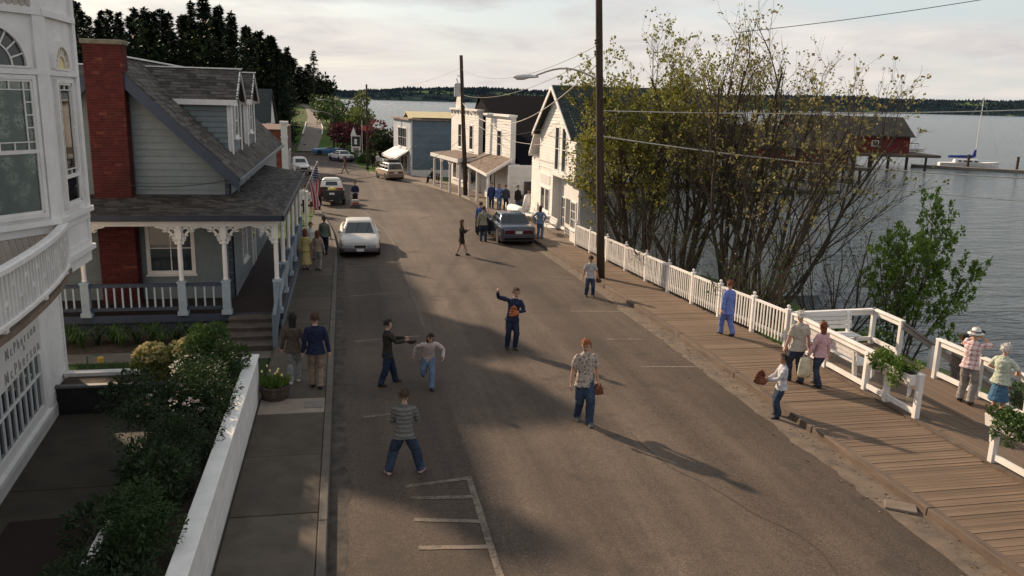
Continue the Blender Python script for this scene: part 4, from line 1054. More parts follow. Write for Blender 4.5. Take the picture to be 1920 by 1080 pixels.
    for i, (n, lb, c, rad, k, lm, lf, fl) in enumerate(S): shrub(n, lb, c, rad, int(k*3.6), lm, (lf[0]*.64, lf[1]*.72), 11+i, fl and (fl[0]*2, fl[1], fl[2]), lobes=10)
    # half-barrel of tulips
    t = thing('barrel_planter', 'wooden half barrel of tulips standing on the sidewalk at the planter corner', 'planter', (-1.60, 18.02, .118), scale=.74)
    st = mat('barrel_stave', (.075, .052, .040), .85, .3, 5, bump=.3, bscale=20, stretch=(8, 8, 1), obj_var=.2)
    n = 18
    for k in range(n):
        a0, a1 = 2*math.pi*k/n+.012, 2*math.pi*(k+1)/n-.012; q = MB(); rg = []
        for r_o, z in ((.36, 0), (.415, .18), (.44, .36), (.43, .43)):
            rg.append([(r_o*math.cos(a0), r_o*math.sin(a0), z), (r_o*math.cos(a1), r_o*math.sin(a1), z), ((r_o-.035)*math.cos(a1), (r_o-.035)*math.sin(a1), z), ((r_o-.035)*math.cos(a0), (r_o-.035)*math.sin(a0), z)])
        q.loft(rg); q.build('stave', st, t)
    for z, rr in ((.08, .388), (.33, .441)):
        q = MB(); q.lathe([(rr-.01, z), (rr+.004, z), (rr+.008, z+.035), (rr-.01, z+.035)], n=24); q.build('hoop', mat('barrel_hoop', (.035, .03, .028), .6, .3, 5), t)
    q = MB(); q.lathe([(.39, .34), (.01, .38)], n=18); q.build('soil', SOIL, t)
    q = MB(); fl = MB(); r_ = random.Random(9)
    for k in range(150):
        a = r_.uniform(0, 6.28); rr = .36*math.sqrt(r_.random()); p = Vector((rr*math.cos(a), rr*math.sin(a), .37)); d = Vector((p.x*.9+r_.gauss(0, .2), p.y*.9+r_.gauss(0, .2), 1)).normalized()
        q.leaf(p, d, (r_.gauss(0, 1), r_.gauss(0, 1), 0), r_.uniform(.22, .42), .06)
    for k in range(7):
        a = r_.uniform(0, 6.28); rr = .32*math.sqrt(r_.random()); p = Vector((rr*math.cos(a), rr*math.sin(a), .38)); h = r_.uniform(.34, .5)
        q.tube([p, p+Vector((p.x*.2, p.y*.2, h))], .006, 4); fl.lathe([(.008, 0), (.030, .02), (.032, .05), (.016, .08)], p+Vector((p.x*.2, p.y*.2, h)), 6)
    q.build('foliage', LG_BRIGHT, t); fl.build('tulip_heads', mat('tulip_yellow', (.72, .62, .22), .6, .2, 20), t, kind='stuff')
forecourt()
# ------------------------------------------------------------------ picket fence, deck, rails, flower boxes
def fence():
    pts = [(38.75, None), (36.6, 0), (34.3, 0), (32.0, 0), (29.8, 0), (27.7, 0), (25.75, 0), (23.85, 0), (22.0, 0), (20.35, 0)]
    root = thing('picket_fence', 'long white picket fence with ball-topped posts between boardwalk and trees', 'fence', (11.4, 29, zg(29)))
    def fz(y): return zg(y)+.13
    pm = MB(); pm.box(-.055, .055, -.055, .055, -.2, 1.07); pm.box(-.072, .072, -.072, .072, 1.07, 1.10); pm.lathe([(.02, 1.10), (.03, 1.115), (.026, 1.13), (.05, 1.155), (.053, 1.18), (.036, 1.21), (.008, 1.225)], n=8)
    pm = pm.mesh('post', WHITE2)
    pk = MB(); pk.box(-.024, .024, -.012, .012, 0, .86); pk = pk.mesh('picket', WHITE2)
    ys = [p[0] for p in pts]
    for y in ys: x = pl(FX, y)+.06; o = objm('post', pm, root, Vector((x, y, fz(y)))-root.location)
    for a, b_ in zip(ys, ys[1:]):
        A = Vector((pl(FX, a)+.06, a, fz(a))); B = Vector((pl(FX, b_)+.06, b_, fz(b_))); d = (B-A).normalized(); A2, B2 = A+d*.055, B-d*.055
        q = MB(); q.bar(A2+Vector((0,0,1.0)), B2+Vector((0,0,1.0)), .085, .06); part(q, 'top_rail', WHITE2, root)
        q = MB(); q.bar(A2+Vector((0,0,.28)), B2+Vector((0,0,.28)), .04, .085); part(q, 'lower_rail', WHITE2, root)
        n = int((B-A).length/.14); ang = math.atan2(d.y, d.x)
        for k in range(1, n):
            p = A.lerp(B, k/n)+Vector((-.034, 0, .11)); objm('picket', pk, root, p-root.location, (rnd.uniform(-.012, .012), 0, ang))
    # far white end board at the shop corner
    q = MB(); q.bar((11.1, 38.78, zg(38)+.1), (11.1, 38.78, zg(38)+1.15), .12, .12, up=(0, 1, 0)); part(q, 'end_post', WHITE2, root)
fence()

DKZ = .16
def railing(name, label, pts, posts_at, h=1.0, mesh_wire=True, cap=.14):
    """heavy white deck railing following pts (x,y); posts at every given point"""
    root = thing(name, label, 'railing', (pts[0][0], pts[0][1], DKZ))
    for (x, y) in posts_at:
        q = MB(); q.box(x-.06, x+.06, y-.06, y+.06, DKZ-.16, DKZ+h-.05); bevel(part(q, 'post', WHITE2, root), .008, 1)
    for a, b_ in zip(pts, pts[1:]):
        A, B = Vector((*a, DKZ)), Vector((*b_, DKZ)); d = (B-A).normalized()
        q = MB(); q.bar(A-d*.06+Vector((0,0,h-.02)), B+d*.06+Vector((0,0,h-.02)), cap, .055); bevel(part(q, 'top_rail', WHITE2, root), .008, 1)
        q = MB(); q.bar(A+Vector((0,0,h-.115)), B+Vector((0,0,h-.115)), .05, .11); part(q, 'upper_board', WHITE2, root)
        q = MB(); q.bar(A+Vector((0,0,.12)), B+Vector((0,0,.12)), .06, .11); part(q, 'bottom_rail', WHITE2, root)
        if mesh_wire:
            q = MB(); n = int((B-A).length/.055)
            for k in range(1, n): p = A.lerp(B, k/n); q.tube([p+Vector((0,0,.17)), p+Vector((0,0,h-.16))], .0017, 3, cap=False)
            for k in range(1, 13): z = lerp(.17, h-.16, k/13); q.tube([A+Vector((0,0,z)), B+Vector((0,0,z))], .0017, 3, cap=False)
            part(q, 'wire_mesh', mat('galvanised_wire', (.20, .19, .18), .5, .2, 9, metal=.4), root, kind='stuff')
    return root
def flower_box(label, y0, y1, x, seed):
    t = thing('flower_box', label, 'flower box', (x, (y0+y1)/2, DKZ+.72))
    h = (y1-y0)/2; q = MB()
    q.prism([(-.09, -h, 0), (.09, -h, 0), (.14, -h, .25), (-.14, -h, .25)], (0, 2*h, 0)); bevel(q.build('box', WHITE2, t), .008, 1)
    q = MB(); q.box(-.12, .12, -h+.02, h-.02, .245, .26); q.build('soil', SOIL, t)
    for s in (-1, 1): q = MB(); q.prism([(-.05, s*(h-.12)-.02, 0), (.05, s*(h-.12)-.02, 0), (.03, s*(h-.12)-.02, -.24), (-.03, s*(h-.12)-.02, -.30)], (0, .04, 0)); q.build('bracket', WHITE2, t)
    q = MB(); r_ = random.Random(seed); nb = int((y1-y0)/.16)
    for k in range(nb):
        c = (r_.uniform(-.1, .08), lerp(-h+.1, h-.1, (k+.5)/nb), .30+r_.uniform(-.02, .05)); foliage(280, c, (.20, .17, .15), .062, .038, seed*20+k, .3, 4, .2, q)
        if k % 2: foliage(190, (c[0]-.17, c[1], .10+r_.uniform(-.08, .05)), (.10, .13, .20), .062, .038, seed*50+k, .3, 4, .5, q)
    q.build('foliage', LG_BRIGHT if seed % 2 else LG_MID, t)
def deck():
    mb = MB(); mb.box(12.15, 14.6, 8.0, 20.45, -.28, .09); mb.box(14.6, 14.9, 17.3, 20.45, -.28, .09)
    dk = mb.build('viewing_deck', mat('deck_frame', (.05, .037, .028), .9, .3, 4), kind='structure')
    x = 12.14; m0 = MB(); m0.box(0, .128, 0, 1, -.04, 0); pm = m0.mesh('deck_board', PLANK2)
    while x < 14.75:
        y0 = 8.0
        if x > 14.55: y0 = 17.3
        for a, b_ in ((y0, 14.2), (14.21, 20.45)) if y0 < 14 else ((y0, 20.45),): objm('deck_board', pm, dk, (x, a, DKZ-.02+rnd.uniform(-.003, .003)), None, (1, b_-a-.006, 1))
        x += .137
    q = MB(); q.box(12.0, 12.13, 5.0, 20.4, -.1, .16); o = q.build('edge_beam', TIMBER, dk)
    for y in (9, 12, 15, 18, 20.2):
        for xx in (12.4, 14.4): q = MB(); q.tube([(xx, y, -3.5), (xx, y, -.25)], .13, 8); q.build('pile', WOOD_D, dk)
    railing('street_railing', 'white wire-mesh railing along the boardwalk edge of the deck, with one flower box', [(12.12, 20.2), (12.12, 14.9)], [(12.12, y) for y in (20.2, 18.45, 16.75, 15.95, 14.9)])
    railing('corner_railing', 'white open railing round the far corner of the deck beside the bench', [(12.2, 20.25), (14.78, 20.4), (14.72, 19.1)], [(14.78, 20.4), (14.72, 19.1)], mesh_wire=False)
    railing('seaward_railing', 'white railing on the water side of the deck in front of the photographer', [(14.5, 17.35), (14.48, 15.9), (14.46, 14.4), (14.44, 12.8), (14.42, 11.2), (14.4, 9.6)], [(14.5, 17.35), (14.48, 15.9), (14.46, 14.4), (14.44, 12.8), (14.42, 11.2)])
    railing('near_railing', 'white wire-mesh railing with long flower box at the right edge of the picture', [(12.1, 12.65), (12.1, 10.4), (12.1, 8.2)], [(12.1, 12.65), (12.1, 10.4), (12.1, 8.2)])
    flower_box('white flower box of trailing greenery at the near end of the street railing', 14.95, 16.5, 12.02, 3)
    flower_box('long white flower box of trailing greenery at the right edge of the picture', 10.3, 12.75, 12.0, 4)
    # slatted bench inside the deck corner
    def bench(label, loc, rz, ln, name='slat_bench'):
        t = thing(name, label, 'bench', loc, rz)
        for k in range(5): q = MB(); q.box(-ln/2, ln/2, -.24+k*.1, -.24+k*.1+.085, .40, .43); q.build('seat_slat', WHITE2, t)
        for k in range(4): q = MB(); z = .52+k*.115; q.box(-ln/2, ln/2, .26+k*.022, .285+k*.022, z, z+.095); q.build('back_slat', WHITE2, t)
        for s in (-1, 1):
            q = MB(); x_ = s*(ln/2-.12); q.box(x_-.04, x_+.04, -.22, -.14, 0, .40); q.build('leg', WHITE2, t)
            q = MB(); q.prism([(x_-.04, .16, 0), (x_-.04, .25, 0), (x_-.04, .36, .98), (x_-.04, .31, .98), (x_-.04, .20, .40)], (.08, 0, 0)); q.build('rear_leg', WHITE2, t)
        return t
    bench('white slatted bench against the back corner of the deck', (13.1, 19.9, DKZ), 0, 1.7)
    bench('white slatted bench with its back to the street railing of the deck', (12.5, 18.5, DKZ), R(90), 2.4)
    # stairs down to the beach, with a grey timber handrail
    t = thing('beach_stairs', 'grey timber stairs with sloping handrail leading down from the deck to the water', 'stairs', (14.8, 18.2, DKZ))
    for k in range(11):
        q = MB(); x0 = 14.92+k*.28; z = DKZ-.02-(k+1)*.175; q.box(x0, x0+.30, 17.45, 19.0, z-.045, z); part(q, 'tread', TIMBER, t)
    for y in (17.42, 19.03):
        q = MB(); q.bar((14.85, y, DKZ-.14), (18.0, y, DKZ-2.1), .06, .24); part(q, 'stringer', TIMBER, t)
        q = MB(); q.bar((14.72, y, DKZ+.95), (18.0, y, DKZ-1.1), .09, .05); q.bar((14.72, y, DKZ+.84), (18.0, y, DKZ-1.21), .04, .12); part(q, 'handrail', mat('rail_timber', (.22, .19, .17), .85, .2, 4), t)
        for x in (15.7, 16.9): q = MB(); z = DKZ+.95-(x-14.72)*.625; q.box(x-.05, x+.05, y-.05, y+.05, z-1.5, z-.05); part(q, 'post', WHITE, t)
deck()
# ------------------------------------------------------------------ buildings along the street
FARWHITE = mat('old_white_boards', (.66, .635, .60), .7, .06, 1.5, stain=.3, stain_col=(.5, .47, .43), obj_var=.03)
DKROOF = mat('dark_green_roof', (.028, .034, .032), .9, .3, 2.0, bump=.3, bscale=14)
NAVYROOF = mat('black_roof', (.0055, .005, .008), 1, .3, 2.0, bump=.3, bscale=14, spec=.05)
BRROOF = mat('brown_porch_roof', (.15, .11, .085), .9, .25, 3.0, bump=.3, bscale=18)
def gable_shop():
    root = thing('gable_shop', 'white gabled shop with dark green roof, tall paired windows and recessed entry', 'building', (13, 44.5, zg(44)))
    X, Y0, Y1, ZE, ZP, zb = 11.45, 40.5, 48.5, 5.1, 7.55, -.55
    fa = Fr((X, Y0), (0, 1), (-1, 0)); W_ = Y1-Y0; XB = 19.6
    q = MB(); q.prism([(X, Y0, 2.75), (X, Y0, ZE), (X, (Y0+Y1)/2, ZP-.1), (X, Y1, ZE), (X, Y1, 2.75)], (XB-X, 0, 0)); q.box(X+.45, XB, Y0, Y1, -4, 2.75); q.box(X, X+.45, 45.1, Y1, zb-.5, 2.75)
    wall = part(q, 'wall', FARWHITE, root)
    def clip(z):
        if z < ZE: return (0, W_)
        e = (z-ZE)*(W_/2)/(ZP-.1-ZE); return (e, W_-e)
    siding(fa, wall, 0, W_, 2.95, 7.3, .17, FARWHITE, holes=[(1.9, 2.9, 2.9, 5.45), (3.4, 4.4, 2.9, 5.45)], clip=clip)
    siding(fa, wall, 4.6, W_, zb, 2.7, .17, FARWHITE, holes=[(5.2, 7.4, .4, 1.9)])
    sf = Fr((X, Y0), (1, 0), (0, -1)); GREYS = mat('grey_boards', (.42, .43, .43), .8, .1, 1.5, obj_var=.05)
    siding(sf, wall, 0, XB-X, -1.5, ZE, .17, GREYS)
    window(fa, root, 2.0, 2.75, 3.05, 5.3, 1, 2, .12); window(fa, root, 3.5, 4.25, 3.05, 5.3, 1, 2, .12)
    window(fa, root, 5.3, 6.2, .55, 1.75, 1, 1, .08); window(fa, root, 6.4, 7.3, .55, 1.75, 1, 1, .08)
    for u in (5.5,): q = MB(); fbox(q, fa, 5.2, 7.4, .001, .05, 2.05, 2.55); q.build('sign_board', mat('faded_sign', (.58, .57, .55), .7, .1, 6), wall)
    q = MB(); fbox(q, fa, 1.7, 4.5, .001, .05, 2.98, 2.995); fbox(q, fa, -.1, 4.8, .001, .14, 2.72, 2.92); q.build('cornice', WHITE, wall)
    # recess
    rf = Fr((X+.45, Y0), (0, 1), (-1, 0)); window(rf, root, 3.4, 4.2, -.1, 1.5, 2, 3, .08)
    q = MB(); fbox(q, rf, 2.55, 3.2, .002, .05, zb, 1.6); d = part(q, 'door', mat('pale_door', (.50, .48, .46), .6, .1, 4), root)
    q = MB(); fbox(q, rf, 2.65, 3.1, .052, .056, .4, 1.4); q.build('pane', GLASS, d)
    q = MB(); q.box(X+.2, X+.30, 40.55, 43.0, -.5, 2.7); pn = part(q, 'entry_panel', FARWHITE, root)
    q = MB(); q.box(X+.16, X+.198, 41.9, 42.8, .35, 1.65); q.build('notice_board', mat('notice_board', (.07, .075, .085), .5, .4, 10), pn)
    # roof
    for s in (1, -1):
        ym = (Y0+Y1)/2; ey = ym-s*(W_/2+.35); ez = ZE-.22
        P = [(X-.4, ey, ez), (XB+.2, ey, ez), (XB+.2, ym, ZP), (X-.4, ym, ZP)]
        if s < 0: P = [P[1], P[0], P[3], P[2]]
        slab_roof(P, .12, DKROOF, root); shingles(P, .34, .22, island_mat('green_shingle', [(0, (.022, .030, .027)), (1, (.045, .055, .048))]) if s == 1 else MATS['green_shingle'], root)
        q = MB(); q.prism([(X-.42, ey, ez-.22), (X-.42, ey, ez+.01), (X-.42, ym, ZP+.01), (X-.42, ym, ZP-.24)], (-.05, 0, 0)); part(q, 'rake_board', WHITE2, root)
    q = MB(); q.box(17.9, 25.2, 39.6, 45, -3.6, 2.3); rw = part(q, 'rear_wing', GREYS, root); siding(Fr((18.0, 39.6), (1, 0), (0, -1)), rw, 0, 7.2, -3.2, 2.25, .2, GREYS)
    q = MB(); q.box(17.9, 25.5, 39.3, 45.2, 2.32, 2.5); q.build('wing_roof', DKROOF, rw); window(Fr((18.0, 39.6), (1, 0), (0, -1)), root, 4.9, 6.1, -.2, 1.0, 2, 1, .1)
    # side lean-to with its street window, and the low wing on the far side
    q = MB(); q.box(11.25, 18, 39.1, Y0, -3, 2.6); lt = part(q, 'side_wing', FARWHITE, root)
    q = MB(); q.box(11.05, 18.2, 38.85, Y0, 2.62, 2.74); q.build('wing_roof', DKROOF, lt)
    sw = Fr((11.25, 39.1), (1, 0), (0, -1)); siding(sw, lt, .1, 6.7, -1.6, 2.6, .17, GREYS); q = MB(); fbox(q, sw, -.02, .1, .001, .04, -1, 2.6); q.build('corner_board', WHITE, lt)
    ef = Fr((11.25, 39.1), (0, 1), (-1, 0)); window(ef, root, .35, 1.2, .5, 1.75, 3, 3, .09)
    q = MB(); q.box(X, XB, Y1, 50.5, -3, 3.35); wg = part(q, 'low_wing', FARWHITE, root)
    q = MB(); q.prism([(X-.3, 48.9, 4.75), (X-.3, 48.9, 4.95), (X-.3, 50.3, 3.6), (X-.3, 50.3, 3.4)], (5, 0, 0)); part(q, 'eave', WHITE, root)
    siding(Fr((X, Y1), (0, 1), (-1, 0)), wg, 0, 2.0, zb, 3.3, .17, FARWHITE)
gable_shop()

def false_front_shop():
    root = thing('false_front_shop', 'white shop with two square false fronts and a big black roof', 'building', (12, 66, zg(66)))
    def front(a, b_, z1, name):
        A, B = Vector((*a, 0)), Vector((*b_, 0)); d = B-A; fr = Fr(a, (d.x, d.y), (-d.y, d.x)); ln = d.length
        q = MB(); fbox(q, fr, 0, ln, -.35, 0, -1.4, z1); w = part(q, name, FARWHITE, root)
        q = MB(); fbox(q, fr, -.12, ln+.12, -.4, .22, z1, z1+.14); fbox(q, fr, -.06, ln+.06, -.3, .12, z1-.10, z1); q.build('cornice', WHITE2, w)
        return fr, ln, w
    f1, l1, w1 = front((11.35, 57.0), (10.75, 63.9), 5.55, 'near_front'); f2, l2, w2 = front((10.75, 67.4), (9.75, 77.0), 5.75, 'far_front')
    for fr, ln, w, wins in ((f1, l1, w1, [(2.4, 3.5)]), (f2, l2, w2, [(1.8, 2.9), (5.8, 6.9)])):
        hs = [(a-.15, b_+.15, 2.4, 4.7) for a, b_ in wins]
        siding(fr, w, 0, ln, 2.0, 5.4, .2, FARWHITE, holes=hs)
        for a, b_ in wins: window(fr, root, a, b_, 2.6, 4.5, 1, 2, .14)
        for k in range(9):
            q = MB(); u = lerp(.15, ln-.15, k/8); fbox(q, fr, u-.05, u+.05, 0, .16, 5.22 if fr is f1 else 5.42, 5.44 if fr is f1 else 5.64)
            if fr is f2: q.build('cornice_bracket', WHITE2, w)
    # arched pediment on the far front
    q = MB(); n = 12; c = 6.9; fprism(q, f2, [(c-1.1, 5.9)]+[(c+1.1*math.cos(math.pi-math.pi*k/n), 5.9+1.25*math.sin(math.pi*k/n)) for k in range(1, n)]+[(c+1.1, 5.9)], -.2, .02); q.build('pediment', FARWHITE, w2)
    # body and black roof
    q = MB(); q.box(11.0, 21, 56.0, 82, -4, 2.35); bd = part(q, 'wall', FARWHITE, root)
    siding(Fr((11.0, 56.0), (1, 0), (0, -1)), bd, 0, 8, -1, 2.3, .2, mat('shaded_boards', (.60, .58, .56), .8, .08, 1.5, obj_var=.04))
    q = MB(); q.box(12.15, 12.95, 55.93, 55.997, -.85, 1.25); part(q, 'door', mat('dark_doorway', (.06, .05, .05), .7, .3, 5), root)
    q = MB(); q.box(11.35, 11.95, 55.955, 55.998, -.5, 1.2); part(q, 'poster', mat('poster_paper', (.62, .60, .57), .8, .25, 9), root)
    for s in (1, -1):
        ym, ey = 69.5, 69.5-s*13.3
        P = [(11.9, ey, 2.42), (22, ey, 2.42), (22, ym, 7.1), (11.0, ym, 7.1)]
        if s < 0: P = [P[1], P[0], P[3], P[2]]
        slab_roof(P, .15, NAVYROOF, root)
    q = MB(); q.prism([(11.75, 57, 2.4), (11.2, 69.5, 7.0), (11.2, 82, 2.4)], (.2, 0, 0)); part(q, 'gable_end', NAVYROOF, root)
    q = MB(); q.lathe([(.22, 4.4), (.22, 5.2), (.32, 5.22), (.05, 5.45)], (16.9, 64.0, 0), 10); part(q, 'roof_vent', WHITE2, root)
    # lower shop windows
    for a, b_ in ((.5, 2.3), (3.0, 4.2), (4.8, 6.5)): window(f1, root, a, b_, -.3, 1.4, 1, 1, .1)
    for a, b_ in ((.6, 2.4), (3.0, 4.0), (5.0, 7.0), (7.4, 8.8)): window(f2, root, a, b_, -.3, 1.4, 1, 1, .1)
    # near porch: sloping brown roof on posts
    P = [(9.45, 64.6, 1.75), (9.5, 55.6, 1.75), (11.3, 56.2, 2.75), (10.9, 64.6, 2.75)]
    nrm = (Vector(P[1])-Vector(P[0])).cross(Vector(P[3])-Vector(P[0]))
    if nrm.z < 0: P = [P[1], P[0], P[3], P[2]]
    slab_roof(P, .1, BRROOF, root, 'porch_roof'); shingles(P, .4, .25, island_mat('brown_shingle', [(0, (.11, .082, .065)), (1, (.19, .145, .115))]), root)
    q = MB(); q.bar((9.47, 55.55, 1.68), (9.42, 64.6, 1.68), .06, .18); q.bar((9.45, 55.53, 1.70), (11.3, 56.12, 2.70), .06, .18); part(q, 'fascia', WHITE2, root)
    for x, y in ((9.6, 55.8), (11.0, 55.75), (9.55, 60.2), (9.55, 64.2)): q = MB(); q.box(x-.08, x+.08, y-.08, y+.08, zg(y), 1.7); part(q, 'post', WHITE2, root)
    # far porch: flat roof with arched braces
    pc = [(8.98, 65.6), (8.55, 68.3), (8.15, 71.0), (7.85, 73.9)]
    q = MB(); q.prism([(8.8, 65.2, 1.95), (7.6, 74.4, 1.85), (10.0, 75, 2.05), (10.85, 65.4, 2.15)], (0, 0, .16)); part(q, 'porch_roof', BRROOF, root)
    q = MB(); q.bar((8.78, 65.15, 1.92), (7.58, 74.45, 1.84), .08, .3); q.bar((8.78, 65.17, 1.95), (10.9, 65.37, 2.1), .08, .26); part(q, 'fascia', WHITE2, root)
    for i, (x, y) in enumerate(pc):
        q = MB(); q.box(x-.09, x+.09, y-.09, y+.09, zg(y), 1.8); po = part(q, 'post', WHITE2, root)
        if i < 3:
            A, B = Vector((x, y, 0)), Vector((*pc[i+1], 0)); q = MB(); n = 8
            for k in range(n):
                t0, t1 = k/n, (k+1)/n; z0, z1 = 1.78-.55*(2*t0-1)**2, 1.78-.55*(2*t1-1)**2
                a, b_ = A.lerp(B, t0), A.lerp(B, t1); dx = Vector((.04, 0, 0))
                q.add([a-dx+Vector((0,0,z0)), b_-dx+Vector((0,0,z1)), b_-dx+Vector((0,0,1.8)), a-dx+Vector((0,0,1.8)), a+dx+Vector((0,0,z0)), b_+dx+Vector((0,0,z1)), b_+dx+Vector((0,0,1.8)), a+dx+Vector((0,0,1.8))], [(0,1,2,3),(7,6,5,4),(0,4,5,1)])
            q.build('arch_brace', WHITE2, po)
false_front_shop()

def blue_shop():
    root = thing('blue_shop', 'blue-sided shop with pale front, white awning and yellow roof', 'building', (8, 90, zg(90)))
    A, B = (6.75, 86.4), (5.55, 95.5); fr = Fr(A, (B[0]-A[0], B[1]-A[1]), (-(B[1]-A[1]), B[0]-A[0])); ln = math.hypot(B[0]-A[0], B[1]-A[1])
    BL = mat('blue_boards', (.125, .165, .20), .8, .12, 1.2, obj_var=.07); PB = mat('pale_front', (.36, .40, .45), .75, .08, 1.5)
    q = MB(); q.prism([(6.75, 86.4, -1.6), (13.5, 87.6, -1.6), (12.3, 96.5, -1.6), (5.55, 95.5, -1.6)], (0, 0, 6.0)); wl = part(q, 'wall', BL, root)
    sf = Fr(A, (6.75, 1.2), (1.2, -6.75)); siding(sf, wl, .12, 6.8, -.6, 4.4, .19, BL)
    q = MB(); fbox(q, sf, 0, 6.8, .001, .05, -1.6, -.62); q.build('base_course', FARWHITE, wl)
    q = MB(); fbox(q, sf, -.03, .13, .001, .05, -.6, 4.5); q.build('corner_board', FARWHITE, wl)
    q = MB(); fbox(q, fr, -.02, ln, .001, .04, -1.5, 4.42); q.build('front_cladding', PB, wl)
    q = MB(); fbox(q, fr, -.25, ln+.2, -.3, .3, 4.42, 4.6); fbox(q, sf, -.25, 6.8, -.1, .15, 4.42, 4.55); part(q, 'cornice', mat('rust_cornice', (.24, .17, .135), .8, .2, 3), root)
    f2 = Fr((A[0]+fr.n.x*.04, A[1]+fr.n.y*.04), (fr.u.x, fr.u.y), (fr.n.x, fr.n.y))
    window(f2, root, 2.0, 6.4, 1.6, 3.5, 4, 2, .16); window(f2, root, 1.6, 3.2, -1.0, .7, 2, 1, .1); window(f2, root, 5.2, 7.6, -1.0, .7, 3, 1, .1)
    q = MB(); fbox(q, f2, 3.8, 4.7, .002, .05, -1.35, .8); part(q, 'door', mat('dark_door', (.05, .045, .045), .6, .2, 4), root)
    q = MB(); a0, a1 = .6, 8.3
    P0 = [f2.P(a0, .02, 1.35), f2.P(a1, .02, 1.35), f2.P(a1, 1.5, .55), f2.P(a0, 1.5, .55)]
    q.prism(P0, (0, 0, -.03)); q.prism([P0[2], P0[3], P0[3]-Vector((0, 0, .25)), P0[2]-Vector((0, 0, .25))], fr.n*.02); q.prism([P0[0], P0[3], P0[3]-Vector((0, 0, .25))], -fr.u*.02); part(q, 'awning', WHITE2, root)
    YR = mat('yellow_roof', (.50, .42, .24), .8, .12, 2)
    for s in (1, -1):
        P = [(6.6, 91.4-s*4.6, 4.62), (13.6, 91.9-s*4.6, 4.62), (13.6, 91.9, 5.25), (6.6, 91.4, 5.25)]
        if s < 0: P = [P[1], P[0], P[3], P[2]]
        slab_roof(P, .1, YR, root)
    q = MB(); q.box(6.9, 11.5, 86.9, 87.1, 4.55, 4.70); part(q, 'roof_hatch', mat('dark_hatch', (.05, .04, .035), .8, .2, 4), root)
blue_shop()

